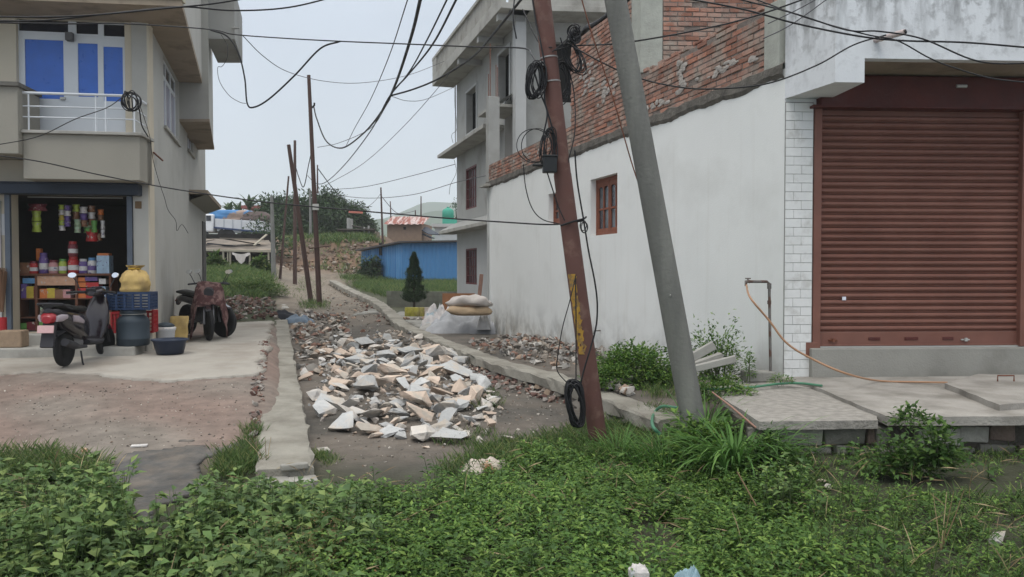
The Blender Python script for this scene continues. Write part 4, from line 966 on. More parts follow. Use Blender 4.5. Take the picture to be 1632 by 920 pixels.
# yellow faded paint strip following the shaft, facing the lane
b = MB(); vs = []; n = 30
for i in range(n+1):
    k = .185+.185*i/n; o = P(k)+bend(k)+Vector((0,0,0)); wv = .35*noise.noise(Vector((i*.35, 0, 4)))
    for a in (-1.45-.15, -.95+wv*.4):
        an = math.pi*1.5+ (a+1.05)*.9; vs.append(o+Vector((math.cos(an)*.0905, math.sin(an)*.0905, 0)))
ring = []
b = MB(); vs = []; m_ = 7
for i in range(n+1):
    k = .185+.185*i/n; o = P(k)+bend(min(k,.6)); e1 = .25*noise.noise(Vector((i*.5,0,4))); e0 = .2*noise.noise(Vector((i*.6,0,14)))
    for j in range(m_): an = math.pi*1.5+(-.95+e0)+(.85+e1-e0)*j/(m_-1); vs.append(o+Vector((math.cos(an)*.0915, math.sin(an)*.0915, 0)))
b.add(vs, [(i*m_+j, i*m_+j+1, (i+1)*m_+j+1, (i+1)*m_+j) for i in range(n) for j in range(m_-1) if noise.noise(Vector((i*.8, j*.9, 0))) > -.42]); b.build('yellow_paint', M('faded_yellow_paint', (.40,.23,.04), .8, .25, 14, .2, col2=(.20,.13,.07), mix=(.52,.62), mscale=12), pole)
GP0 = at(1113, 716, 7.0); GP1 = at(981, 0, 7.0); gz = GP1-GP0
gpo = thing('utility_pole', 'thick leaning grey utility pole rooted in the tall grass tuft', 'utility pole', tuple(GP0))
b = MB(); b.tube([GP0-gz*.05, GP0, GP0+gz*.5, GP1, GP0+gz*1.6], [.113,.111,.104,.097,.09], 24); b.build('pole_shaft', m_greypole, gpo)
b = MB(); o = GP0+gz*.345; b.tube([o+Vector((-.02,-.104,0)), o+Vector((-.02,-.109,0)), o+Vector((-.02,-.116,.01))], .006, 6); b.build('bolt', m_rail, gpo)
def far_pole(label, bx, by, tx, ty, Y, r, mat, group='utility poles up the lane', mid=None, arm=None, zb=None):
    a = at(bx, by, Y); t = at(tx, ty, Y); o = thing('utility_pole', label, 'utility pole', tuple(a), group)
    pts = [a-(t-a).normalized()*.3, a] + ([at(*mid, Y)] if mid else []) + [t]; b = MB(); pc = cr(pts, 5) if len(pts) > 3 else [pts[0].lerp(pts[-1], k/8) for k in range(9)]; b.tube(pc, [r*(.88-.34*k/(len(pc)-1)) for k in range(len(pc))], 10); b.build('pole_shaft', mat, o); return o, a, t
P1, a1, t1 = far_pole('tallest dark pole up the lane with a small white plate', 509, 484, 492, 120, 26, .105, m_farpole)
b = MB(); q = at(503, 330, 25.87); b.box(q, (.20,.02,.20)); b.build('number_plate', M('plate_white', (.5,.5,.48), .6, .1, bump=0), P1)
for py in (393,): b = MB(); q = at(505, py, 25.95); b.tube([at(493,356+40,25.9), at(528,392,25.9)], .02, 6); b.build('step_rod', m_farpole, P1)
b = MB(); b.tube([at(497,172,26), at(501,168,26), at(501,164,26)], .03, 6); b.build('insulator', m_black, P1)
P2, _, _ = far_pole('crooked dark pole leaning left beside the tallest pole', 496, 484, 460, 231, 27, .115, m_farpole, mid=(473, 320))
P3_, _, _ = far_pole('dark pole rising behind the crooked pole', 470, 446, 470, 224, 38, .115, m_farpole)
P4_, _, _ = far_pole('short square grey concrete post beside the collapsed shed', 436, 431, 433, 313, 36, .13, m_farpole_g)
P5_, _, _ = far_pole('thin dark leaning pole behind the grey concrete post', 447, 436, 460, 281, 40, .08, m_farpole)
P6_, _, _ = far_pole('pale grey pole in front of the dark tree crowns', 495, 372, 494, 303, 55, .12, m_farpole_g)
P7_, _, _ = far_pole('slim black pole standing behind the blue shed', 610, 386, 607, 299, 52, .09, m_farpole)
far_pole('short thin pole left of the rusty roofed house', 623, 348, 622, 321, 64, .07, m_farpole)
far_pole('thin pole behind the rusty roofed house', 671, 350, 671, 313, 66, .08, m_farpole)
far_pole('stubby pole tip above the rusty roof', 662, 350, 662, 335, 66, .08, m_farpole)
far_pole('pole tip just right of the tallest pole', 506, 300, 506, 263, 44, .06, m_farpole)
# ================================================================ cables
m_cable = M('black_cable', (.014,.014,.016), .5, .1, 4, 0)
m_wire = M('grey_thin_wire', (.10,.10,.11), .6, .1, 4, 0)
CN = 'overhead cables'
def cable(label, pts, r=.008, mat=None, name='overhead_cable', cat='cable', group=CN, n=8):
    P_ = [at(*p) for p in pts]; P_ = cr(P_, n) if len(P_) > 2 else P_; b = MB(); b.tube(P_, r, 6)
    return tag(b.build(name, mat or m_cable, None, loc=tuple(P_[0])), label, cat, group)
cable('thick black cable sweeping down from the top of the sky to the tallest far pole', [(672,-10,9),(655,60,11),(630,135,14),(610,175,17),(580,212,20),(545,236,23),(520,225,25),(505,190,25.7),(500,170,26)], .022)
cable('thinner cable crossing the thick one and running down to the far poles', [(732,-10,9),(690,70,11),(650,120,13),(620,155,15),(590,210,20),(550,262,25),(520,290,28),(503,292,30),(490,280,34)], .014)
cable('second thin cable beside the crossing one at top of the sky', [(716,-8,9),(680,65,11),(652,115,13),(622,152,15)], .011)
cable('cable curving from the terrace corner down to the cable junction in the sky', [(838,-10,8.5),(790,50,10),(752,92,12),(700,125,13.5),(660,142,14.5),(622,153,15)], .016)
cable('fine wire falling from top of sky to the dip beside the tallest pole', [(652,-8,10),(620,90,13),(590,160,17),(565,205,20),(552,232,23)], .008, m_wire)
cable('long level cable from the house overhang across the sky to the rust pole', [(-20,36,8.5),(110,38,9.0),(200,38,9.5),(335,47,11),(372,55,11.5),(450,61,11),(542,66,10.5),(640,70,10),(760,75,9),(833,77,8.4),(848,88,8),(858,110,7.7)], .0085)
cable('looping cable that drops from the overhang and rises across the sky', [(336,48,11),(362,58,11),(380,85,11),(390,125,11),(394,165,11),(405,171,11),(430,157,11),(470,120,11),(510,78,11),(542,66,10.5)], .012)
cable('upper cable over the cream house leaving at the top of the sky', [(-20,34,8),(80,32,8.2),(200,19,8.5),(290,11,9),(372,17,9.3),(460,12,9.5),(545,-8,9.8)], .0095)
cable('second upper cable rising past the overhang corner', [(-20,27,8),(120,26,8.2),(260,14,8.5),(340,6,8.8),(400,-4,9)], .0095)
cable('low cable crossing from the shop to the rust pole in front of the lane', [(-20,246,9.5),(60,257,9.6),(150,277,9.8),(225,292,10),(300,305,9.8),(420,322,9.2),(560,335,8.6),(700,347,8.2),(800,354,7.9),(880,358,7.7),(930,352,7.52)], .0075)
cable('thin wire sagging from the overhang across to the grey building', [(385,55,13),(420,90,14),(460,115,15),(520,130,17),(580,132,19),(650,120,21),(708,98,24)], .007, m_wire)
cable('faint wire from the sky junction sagging to the grey building', [(622,153,15),(650,161,18),(680,158,21),(722,140,26)], .007, m_wire)
cable('faint long wire from the far poles up to the grey building eave', [(520,295,30),(580,260,28),(640,205,27),(690,150,25),(720,112,24)], .010, m_wire)
cable('faint wire running from far poles to the middle slab of the grey building', [(515,303,32),(580,298,31),(650,282,29),(725,262,27)], .011, m_wire)
cable('lower faint wire to the grey building first floor', [(530,311,33),(590,316,32),(660,310,30),(730,290,27),(800,275,23)], .011, m_wire)
cable('drooping wire between the tallest pole and slim black pole', [(506,268,26),(535,305,32),(560,324,38),(582,331,44),(598,320,49),(607,308,52)], .016, m_wire)
cable('drooping wire between the slim black pole and poles behind the rusty roof', [(607,312,52),(630,338,57),(645,340,60),(662,336,66)], .022, m_wire)
cable('faint wire fanning from the tallest pole to upper right', [(506,235,26),(540,228,25),(590,205,22),(622,158,15)], .009, m_wire)
cable('wire slung between tallest pole and crooked pole', [(499,230,26),(492,262,26.2),(484,298,26.6),(476,282,26.8),(471,265,27)], .016)
cable('cable fanning right from the rust pole over the white shop', [(885,80,7.5),(920,73,7.6),(980,70,7.2),(1060,58,7),(1150,40,6.9),(1215,22,6.9),(1300,-8,6.9)], .0075)
cable('cable dipping along the white wall and rising to the drain pipe', [(905,70,7.6),(960,100,7.4),(1010,122,7.4),(1070,137,7.3),(1130,142,7.2),(1220,134,7.1),(1300,105,7.1),(1360,72,7.1),(1412,56,7.1)], .007)
cable('cable from the top edge passing under the drain pipe to the right edge', [(1060,-8,7.2),(1180,14,7.0),(1270,38,6.9),(1370,58,6.9),(1440,65,6.9),(1540,68,6.9),(1650,77,6.9)], .008)
cable('upper cable crossing the fascia to the right edge', [(1150,-8,7.2),(1260,20,7),(1350,48,6.9),(1400,50,6.9),(1470,62,6.9),(1560,98,6.8),(1650,101,6.8)], .007)
cable('wire slanting down across the shutter hood', [(1190,-6,7.2),(1290,30,7),(1380,55,6.9),(1430,65,6.9),(1480,92,6.9),(1520,108,6.9),(1580,125,6.9),(1650,133,6.9)], .006)
cable('thin wire rising steeply across the corner pier', [(1216,62,7.4),(1260,40,7.3),(1325,-6,7.2)], .005, m_wire)
cable('second thin wire rising across the corner pier', [(1224,38,7.4),(1270,16,7.3),(1310,-6,7.2)], .005, m_wire)
cable('stay wire down the brick wall beside the grey pole', [(925,-8,7.3),(945,60,7.3),(975,150,7.3),(1010,270,7.2),(1040,350,7.1)], .006, m_rust)
cable('short dangling loop below the overhang corner', [(352,55,11),(362,72,11),(362,92,11),(354,106,11),(347,108,11),(350,130,11),(365,152,11),(382,163,11),(392,165,11)], .004)
cable('wire crossing the shop balcony rail down to the left edge', [(-10,232,10.5),(60,218,10.6),(120,190,10.8),(170,172,11),(198,153,11.3)], .006)
cable('earth wire wandering down the side wall of the cream house', [(222,165,11.9),(238,215,12.3),(243,250,12.5),(252,285,12.8),(262,315,13.0),(268,335,13.2),(280,352,13.6),(282,368,13.8),(290,358,14),(300,372,14.6)], .005, group='wires on the house wall')
cable('wire bundle hanging off the balcony corner', [(202,150,11.6),(215,158,11.6),(222,175,11.7),(226,200,11.8),(236,218,12.0)], .010, group='wires on the house wall')
cable('wire dropping from the eave of the grey building', [(724,137,27),(725,170,27),(728,205,27.2),(720,215,27),(722,228,27)], .008, m_wire, group='wires on the grey building')
cable('wire hanging below the middle slab of the grey building', [(724,255,27),(727,275,27),(718,295,27),(716,310,27)], .008, m_wire, group='wires on the grey building')
# down-lead cables and coils on the rust pole
PG = 'cables hanging on the rust pole'
cable('black cable dropping down the lane side of the rust pole to the coil', [(918,438,7.45),(908,480,7.4),(897,520,7.4),(890,560,7.4),(888,590,7.4),(905,612,7.4)], .005, group=PG)
cable('cable running straight down to the hanging coil', [(917,440,7.45),(918,500,7.42),(918,560,7.4),(918,610,7.4)], .006, group=PG)
cable('cable running along the right flank of the rust pole', [(916,240,7.48),(920,290,7.48),(930,350,7.45),(938,400,7.45),(948,450,7.45),(952,490,7.45),(948,530,7.45),(928,600,7.42),(922,640,7.42)], .008, group=PG)
cable('wide thin cable loop below the junction box left of the pole', [(834,262,7.5),(838,300,7.5),(848,332,7.5),(865,350,7.5),(892,357,7.5)], .005, group=PG)
cable('cable lead from the junction box down to the wrap', [(872,275,7.45),(880,300,7.45),(890,330,7.45),(900,352,7.45)], .006, group=PG)
def coil(label, px, py, Y, rx, rz_, n, r, rot=0, group='cable coils', tilt=.3, jit=.02, mat=None, name='cable_coil'):
    c = at(px, py, Y); b = MB()
    for i in range(n):
        m = Matrix.Rotation(rot+random.gauss(0,.12),3,'Y') @ Matrix.Rotation(random.gauss(0,tilt),3,'Z'); j = lambda: random.gauss(0, jit)
        b.torus(c+Vector((j(), j()*.8, j())), 1, r/1.0, m, 28, 5, 1, 1) if False else None
        s0 = len(b.v); pts = []
        a_, c_ = rx*random.uniform(.88,1.08), rz_*random.uniform(.9,1.06); off = Vector((j(), random.gauss(0,.03), j()))
        for k in range(27): t = 2*math.pi*k/26; pts.append(c+off+m @ Vector((a_*math.cos(t), 0, c_*math.sin(t))))
        b.tube(pts, r, 5, cap=False)
    return tag(b.build(name, mat or m_cable, None, loc=tuple(c)), label, 'cable coil', group)
coil('dense black cable coil on the upper left of the rust pole', 855, 128, 7.5, .07, .165, 14, .006, rot=.1)
coil('loose cable coil in front of the brick wall right of the rust pole', 914, 92, 7.6, .07, .15, 9, .005, rot=-.35)
coil('small tangle of cable at the upper right above the brick wall', 917, 55, 7.6, .055,.055, 10, .007, tilt=.8)
coil('cable coil on the right side of the rust pole at the steel bands', 897, 128, 7.72, .07, .18, 6, .006)
coil('narrow drooping coils just above the junction box', 877, 235, 7.5, .065, .19, 8, .005, rot=.05)
coil('wide thin wire hoop left of the junction box', 850, 232, 7.5, .17, .16, 2, .0045)
coil('thick black cable coil hanging at the foot of the rust pole', 917, 643, 7.38, .070, .205, 22, .010, rot=-.12, tilt=.25, jit=.012)
coil('small wire hank looped on the balcony rail', 209, 160, 11.6, .11, .13, 9, .008, tilt=.6)
coil('loop of wire tucked under the wrap on the rust pole', 931, 362, 7.45, .03, .05, 3, .004)
cable('cable wrap binding the rust pole at head height', [(893,360,7.5),(905,356,7.5),(918,352,7.48),(930,349,7.49),(934,346,7.56)], .010, group=PG)
for k, (pts, lab) in enumerate(((((820,-5,8),(818,30,7.9),(823,62,7.9)), 'short thick cable dropping from the terrace edge'), (((848,-5,7.6),(855,40,7.55),(862,70,7.5),(870,120,7.5),(868,160,7.5),(880,205,7.5),(885,255,7.5)), 'cable bundle running down the left flank of the rust pole'),
        (((850,110,7.5),(862,150,7.5),(872,180,7.5),(866,215,7.5),(860,250,7.5)), 'cable lead from the dense coil down to the junction box'), (((893,60,7.6),(905,105,7.7),(915,150,7.7),(916,210,7.6),(905,260,7.55)), 'slack cable right of the rust pole over the bricks'),
        (((880,83,7.5),(900,66,7.55),(915,50,7.6),(925,42,7.7)), 'tie cable from the pole to the brick wall corner'), (((833,15,7.9),(860,70,7.6),(880,76,7.5)), 'thin lead from the terrace edge to the rust pole'))):
    cable(lab, pts, .008 if k < 3 else .006, group=PG)
b = MB(); q = at(876, 263, 7.46); b.box(q, (.13,.10,.15), rz=.1); b.box(q+Vector((0,0,.08)), (.145,.115,.02), rz=.1)
jb = b.build('junction_box', M('dark_plastic', (.018,.02,.022), .5, .1, bump=0), None, loc=tuple(q), bevel=.008); tag(jb, 'black junction box strapped to the rust pole', 'junction box')
b = MB(); q2 = at(857, 264, 7.46); b.tube([q2+Vector((-.05,0,.005)), q2+Vector((.06,0,0))], .013, 8); b.build('cable_gland', m_black, jb)
b = MB(); q = at(862, 120, 7.55); b.box(q, (.05,.06,.26)); tag(b.build('meter_box', m_gray_l, None, loc=tuple(q), bevel=.006), 'narrow grey box fixed beside the dense black coil', 'box')
# ================================================================ shop goods and things before the house
FLOOR = FLZ
def ccol(name, rgb, **k): return M(name, rgb, k.pop('rough', .45), .2, 16, 0, spec=.4, col2=(.42,.38,.34) if sum(rgb) < 1.3 else (.15,.12,.25), mix=(.60,.64), mscale=17, **k)
cols = {'red': (.42,.03,.03), 'orange': (.55,.16,.04), 'yellow': (.50,.38,.05), 'green': (.12,.30,.07), 'pale green': (.32,.42,.28), 'violet': (.13,.08,.25), 'blue': (.12,.28,.50), 'pale blue': (.35,.48,.60), 'pink': (.50,.25,.25), 'white': (.60,.58,.56), 'brown': (.22,.11,.06), 'peach': (.48,.28,.18), 'maroon': (.18,.03,.04), 'lime': (.38,.48,.08)}
mc = {k: ccol('goods_'+k.replace(' ', '_'), v) for k, v in cols.items()}
m_lid = {k: ccol('lid_'+k.replace(' ', '_'), tuple(c*.8 for c in v)) for k, v in cols.items()}
# counter with shelves just inside the door
ct = .35   # depth inside the wall plane
cf = Fr(tuple(hf.P(0,-ct,0)[:2]), tuple(hf.P(5,-ct,0)[:2]), (0,-1))
def cpx(px, py): return cf.px(px, py)
ca_, cc_ = sorted((cpx(28,430)[0], cpx(177,430)[0])); ctop = cpx(100,436)[1]
cnt = thing('display_counter', 'brown timber shop counter with open front shelves filled with packets', 'counter', tuple(cf.P((ca_+cc_)/2, -.2, FLOOR)))
m_cw = M('counter_wood', (.14,.06,.035), .6, .2, 6, .1)
b = MB(); cf.box(b, ca_, cc_, -.38, .02, ctop-.035, ctop); b.build('counter_top', m_cw, cnt)
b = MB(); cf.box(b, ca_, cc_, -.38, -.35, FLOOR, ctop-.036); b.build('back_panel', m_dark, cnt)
vx = [cpx(p, 500)[0] for p in (176, 122, 58, 29)]
for t in vx: b = MB(); cf.box(b, t-.018, t+.018, -.345, .0, FLOOR, ctop-.036); b.build('side_panel', m_cw, cnt)
zsh = [cpx(100, y)[1] for y in (476, 506)]
for z in zsh: b = MB(); cf.box(b, vx[0]+.02, vx[-1]-.02, -.34, -.005, z-.012, z+.008); b.build('shelf', m_cw, cnt)
b = MB(); cf.box(b, vx[1]+.02, vx[2]-.02, -.03, -.002, cpx(90,455)[1], ctop-.04); b.build('drawer_front', mc['peach'], cnt)
def carton(px, py, w_, d_, h_, ck, label, off=-.12, fr_=cf, cat='box', name='goods_box', tilt=0, base=None, group='packets on the shop counter shelves'):
    t, z = fr_.px(px, py); b = MB(); p = fr_.P(t, off, z)
    b.box(p+Vector((0,0,h_/2)), (w_, d_, h_), rz=fr_.rz+tilt); return tag(b.build(name, mc[ck] if isinstance(ck, str) else ck, None, loc=tuple(p), bevel=.004), label, cat, group)
# shelf contents
rows = [  # px, base py, w, h, colour
 (37,476,.10,.24,'violet','violet packet at the left end of the upper shelf'),(47,476,.13,.20,'yellow','yellow packet on the upper shelf below the sky blue box'),(45,452,.20,.09,'blue','sky blue box topmost at the left of the upper shelf'),(55,476,.06,.20,'maroon','maroon packet beside the yellow packet'),
 (68,476,.12,.16,'orange','orange red packet under the left end of the drawer front'),(80,476,.12,.17,'yellow','ochre packet under the drawer front'),(93,476,.14,.15,'brown','brown spotted packet under the drawer front'),(105,476,.12,.15,'pink','pink packet under the right end of the drawer front'),
 (129,476,.13,.08,'orange','lowest orange packet of the shelf right of the drawer'),(129,467,.13,.08,'red','red packet stacked second in the right shelf'),(129,458,.13,.08,'orange','orange packet stacked third in the right shelf'),(129,449,.13,.07,'orange','topmost orange packet in the right shelf'),
 (146,476,.20,.08,'red','lowest red carton beside the orange packets'),(146,467,.20,.08,'orange','orange carton above the lowest red carton'),(146,458,.20,.08,'red','third carton up, red, in the right shelf'),(144,448,.20,.07,'violet','lilac white packet topmost in the right shelf'),
 (162,476,.11,.20,'pale blue','pale blue pack standing at the right shelf edge'),(162,453,.11,.09,'white','white pack on top of the pale blue pack'),
 (36,527,.11,.12,'green','dark green bottle crate piece low on the left shelf'),(49,527,.16,.14,'maroon','dark red carton low on the left shelf'),(68,506,.10,.22,'pale green','pale green tin on the middle shelf'),(76,506,.10,.22,'pale green','second pale green tin beside the first'),(93,506,.20,.10,'yellow','yellow carton behind the scooter headset'),
 (148,506,.16,.22,'pale blue','pale grey blue carton on the lower right shelf'),(162,506,.14,.22,'white','pale carton at the lower right shelf corner'),(164,528,.10,.16,'pale green','grey green carton on the shop floor right shelf'),(70,527,.18,.14,'green','green carton low behind the scooter'),(100,527,.2,.16,'brown','brown carton low behind the scooter')]
for px, py, w_, h_, ck, lab in rows: carton(px, py, w_, .18, h_, ck, lab)
# jars on the counter
def jar(px, w_, h_, ck, lid, label, base=436, off=-.14, kind='jar'):
    t, z = cpx(px, base); p = cf.P(t, off, z); o = thing('candy_jar', label, 'jar', tuple(p), 'jars on the shop counter')
    b = MB(); r = w_/2; b.lathe([(r*.9,0),(r,.02),(r,h_*.72),(r*.75,h_*.84)], p, 16); b.build('jar_body', mc[ck], o)
    b = MB(); b.lathe([(r*.8,h_*.84),(r*.8,h_),(r*.75,h_+.004)], p, 16); b.build('lid', m_lid[lid], o)
    b = MB(); b.lathe([(r*1.01,h_*.2),(r*1.01,h_*.5)], p, 16); b.build('label_band', mc['white' if ck not in ('white',) else 'violet'], o)
    return o
for a in ((48,.14,.20,'red','maroon','red jar with maroon lid at the left of the counter'),(64,.14,.34,'violet','violet','tall violet jar on the left of the counter'),(80,.15,.22,'pink','maroon','pinkish jar with dark lid beside the tall violet jar'),(95,.13,.24,'lime','green','lime green jar in the middle of the counter'),
          (112,.17,.28,'red','red','big red jar in the middle of the counter'),(128,.14,.24,'violet','white','purple sweets jar right of the big red jar'),(142,.14,.26,'white','blue','white and blue jar beside the purple sweets jar')):
    jar(*a)
j = jar(111, .15, .24, 'maroon', 'red', 'dark red jar standing on top of the big red jar', base=408, off=-.14)
carton(162, 436, .20, .2, .30, 'pale blue', 'pale blue plastic bread box on the right end of the counter', -.16, group=None); carton(160, 412, .18, .15, .09, 'orange', 'orange open packet lying on the pale blue bread box', -.2, group=None)
carton(36, 436, .14, .2, .18, 'brown', 'brown packets piled at the far left of the counter', -.16, group=None); carton(51, 415, .07, .1, .20, 'orange', 'slim orange bottle behind the left counter jars', -.28, group=None)
# hanging snack strips
def strip(px, y0, y1, w_, ck, n, label, off=.0):
    t, zt = cpx(px, y0); _, zb = cpx(px, y1); o = thing('hanging_snack_strip', label, 'snack packets', tuple(cf.P(t, off, zt)), 'snack packets hanging in the shop door')
    h = (zt-zb)/n
    for i in range(n):
        z1 = zt-i*h; z0 = z1-h*.94; b = MB(); wv = w_/2; ring = []
        for k, (zz, ww, dd) in enumerate(((z0,1,.002),(z0+.02*h/.1,.96,.004),((z0+z1)/2,.80,.03),(z1-.02*h/.1,.96,.004),(z1,1,.002))):
            ring.append([cf.P(t-wv*ww, off, zz), cf.P(t, off+dd, zz), cf.P(t+wv*ww, off, zz), cf.P(t, off-dd, zz)])
        vs = [v for q in ring for v in q]; b.add(vs, [(q*4+k, q*4+(k+1)%4, (q+1)*4+(k+1)%4, (q+1)*4+k) for q in range(4) for k in range(4)], True)
        b.build('packet', mc[ck[i % len(ck)]], o)
    return o
strip(58, 336, 371, .15, ['lime'], 2, 'pair of pale yellow snack packets hanging alone at the left'); strip(60, 325, 337, .30, ['maroon','red'], 1, 'row of dark red sachets hung above the yellow packets')
for px, y0, y1, w_, ck, n, lab in ((97,326,368,.11,['lime','white','yellow'],5,'strip of yellow and white sachets'),(109,328,362,.11,['violet','white','violet'],4,'strip of violet and white sachets'),(121,326,350,.12,['lime','brown'],2,'brown and lime packets hanging in the middle'),(125,350,372,.11,['pale green'],2,'pale green packets below the brown ones'),
   (134,330,362,.13,['white','violet','brown'],3,'white and violet packets in the hanging cluster'),(146,328,360,.12,['brown','white'],3,'brown and white packets in the hanging cluster'),(160,334,352,.10,['orange','brown'],2,'orange and brown packets at the right of the cluster'),
   (139,354,372,.14,['pale green','green'],2,'green packets low in the cluster'),(152,352,372,.10,['green'],1,'single green packet above the red bag'),(165,352,380,.07,['white'],2,'narrow white packets at the right edge of the cluster'),(146,366,386,.20,['red'],1,'bright red bag hanging lowest in the cluster'),(157,372,384,.10,['brown'],1,'brown packet beside the red bag')):
    strip(px, y0, y1, w_, ck, n, lab, off=random.uniform(-.05,.06))
b = MB(); b.tube([cf.P(dR+.2,.0,dT+.0), cf.P(dL-.1,.0,dT+.0)], .01, 6); tag(b.build('hanging_rail', m_rail, None, loc=tuple(cf.P(1.5,0,dT))), 'thin rail across the shop door carrying the snack strips', 'rail')
strip(23, 375, 430, .16, ['maroon','pink','maroon'], 3, 'maroon packets hanging inside the left door edge', off=.1)

stepP = lambda px, o, z: hf.P(onplane(px, 500, tuple(hf.P(0,o,0)[:2]), tuple(hf.P(5,o,0)[:2]))[0]*Vector((*(hf.P(5,o,0)-hf.P(0,o,0))[:2],0)).length, o, z)
def lumpy(name, mat, label, cat, base, prof, sx, sy, seed=0, group=None, rz=0, amp=.12, seg=28, parent=None, pleat=0):
    b = MB(); vs = []; base = Vector(base); n = len(prof); P_ = []
    for a, c in zip(prof, prof[1:]):
        for k in range(4): P_.append((a[0]+(c[0]-a[0])*k/4, a[1]+(c[1]-a[1])*k/4))
    P_.append(prof[-1]); m = Matrix.Rotation(rz, 3, 'Z')
    for r, z in P_:
        for k in range(seg):
            t = 2*math.pi*k/seg; j = 1+pleat*math.cos(9*t+seed+2*math.sin(3*t))*ss(.25,.34,z)+.25*pleat*math.cos(7*t)*ss(0,.3,z)+amp*noise.noise(Vector((math.cos(t)*1.6+seed, math.sin(t)*1.6, z*5)))+amp*.5*noise.noise(Vector((math.cos(t)*4+seed, math.sin(t)*4, z*14)))
            vs.append(base+m @ Vector((r*math.cos(t)*sx*j, r*math.sin(t)*sy*j, z)))
    q = len(P_); b.add(vs, [(i*seg+k, i*seg+(k+1)%seg, (i+1)*seg+(k+1)%seg, (i+1)*seg+k) for i in range(q-1) for k in range(seg)], True); b.add(vs[:seg], [tuple(range(seg-1,-1,-1))], True); b.add(vs[-seg:], [tuple(range(seg))], True)
    o = b.build(name, mat, parent, loc=tuple(base)); 
    return tag(o, label, cat, group) if parent is None else o
# drum on the lower step, crate on it, sack on the crate
m_drum = M('drum_plastic', (.035,.05,.065), .5, .12, 4, .05)
dp = stepP(212, .535, st1)
dr_ = thing('plastic_drum', 'dark blue grey plastic drum standing on the shop step under the crate', 'drum', tuple(dp))
b = MB(); b.lathe([(.225,0),(.24,.02),(.24,.10),(.247,.11),(.24,.12),(.24,.36),(.235,.40),(.20,.45),(.165,.47),(.165,.50)], dp, 28); b.build('drum_body', m_drum, dr_)
b = MB(); b.lathe([(.185,.50),(.19,.505),(.19,.55),(.18,.56)], dp, 28); b.build('lid', m_drum, dr_)
b = MB(); b.torus(dp+Vector((0,0,.495)), .178, .008, Matrix.Rotation(math.pi/2,3,'X'), 24, 6); b.build('clamp_ring', m_rail, dr_)
def crate_mesh(L_, W_, H_, mat, parent):
    b = MB(); f = MB()
    for s in (-1, 1):
        for (ax, ln, off) in (('x', L_, W_/2), ('y', W_, L_/2)):
            n = 6
            for i in range(n):
                z = .02+(H_-.05)*i/(n-1)
                sz = (ln, .012, .018) if ax == 'x' else (.012, ln-.02, .018)
                b.box((0, s*off, z) if ax == 'x' else (s*off, 0, z), sz)
            k = 5
            for i in range(k+1):
                q = -ln/2+ln*i/k; sz = (.03, .016, H_) if ax == 'x' else (.016, .03, H_)
                b.box((q, s*off, H_/2) if ax == 'x' else (s*off, q*.96, H_/2), sz)
            b.box((0, s*off, H_-.015) if ax == 'x' else (s*off, 0, H_-.015), (ln+.02,.026,.03) if ax == 'x' else (.026,ln+.02,.03))
    b.box((0,0,.008), (L_,W_,.012)); return b.build('crate_shell', mat, parent)
m_crate_b = M('blue_crate_plastic', (.022,.045,.105), .5, .1, 5, 0); m_crate_r = M('red_crate_plastic', (.33,.02,.025), .5, .1, 5, 0)
cb = thing('plastic_crate', 'dark blue slatted plastic crate balanced on the drum', 'crate', (dp.x, dp.y, dp.z+.562), rz=hf.rz+math.pi); crate_mesh(.60, .40, .28, m_crate_b, cb)
crp = stepP(229, .12, FLOOR); cr2 = stepP(197, .12, FLOOR)
c = thing('plastic_crate', 'red plastic crate behind the drum showing at its right side', 'crate', tuple(crp), rz=hf.rz+math.pi+.05); crate_mesh(.34, .3, .36, m_crate_r, c)
c2 = thing('plastic_crate', 'red plastic crate behind the drum showing at its left side', 'crate', tuple(cr2), rz=hf.rz+math.pi-.05); crate_mesh(.26, .3, .34, m_crate_r, c2)
b = MB(); q = stepP(181, .10, FLOOR); b.box(q+Vector((0,0,.16)), (.26,.3,.32), rz=hf.rz+math.pi); b.box(q+Vector((0,-.152,.16)), (.262,.004,.03), rz=hf.rz+math.pi)
tag(b.build('cardboard_box', M('cardboard', (.26,.17,.11), .85, .15, 6, .1), None, loc=tuple(q), bevel=.006), 'brown cardboard box on the shop floor left of the red crate', 'box')
m_sacky = M('yellow_woven_sack', (.52,.37,.14), .75, .1, 5, .35, 60, col2=(.44,.31,.13), mix=(.45,.6), mscale=6)
sk = lumpy('tied_sack', m_sacky, 'bulging yellow woven sack tied at the neck on the blue crate', 'sack', (dp.x+.03, dp.y, dp.z+.845), [(.215,0),(.235,.04),(.225,.16),(.19,.26),(.12,.325),(.065,.35),(.075,.375),(.105,.40),(.11,.415),(.05,.41)], 1.04, .85, 3, amp=.28, pleat=.28)
b = MB(); b.torus(Vector((dp.x+.03,dp.y,dp.z+.845+.36)), .08, .014, Matrix.Rotation(math.pi/2,3,'X'), 20, 6); b.build('neck_tie', M('yellow_cord', (.45,.28,.03), .7, .1, bump=0), sk)
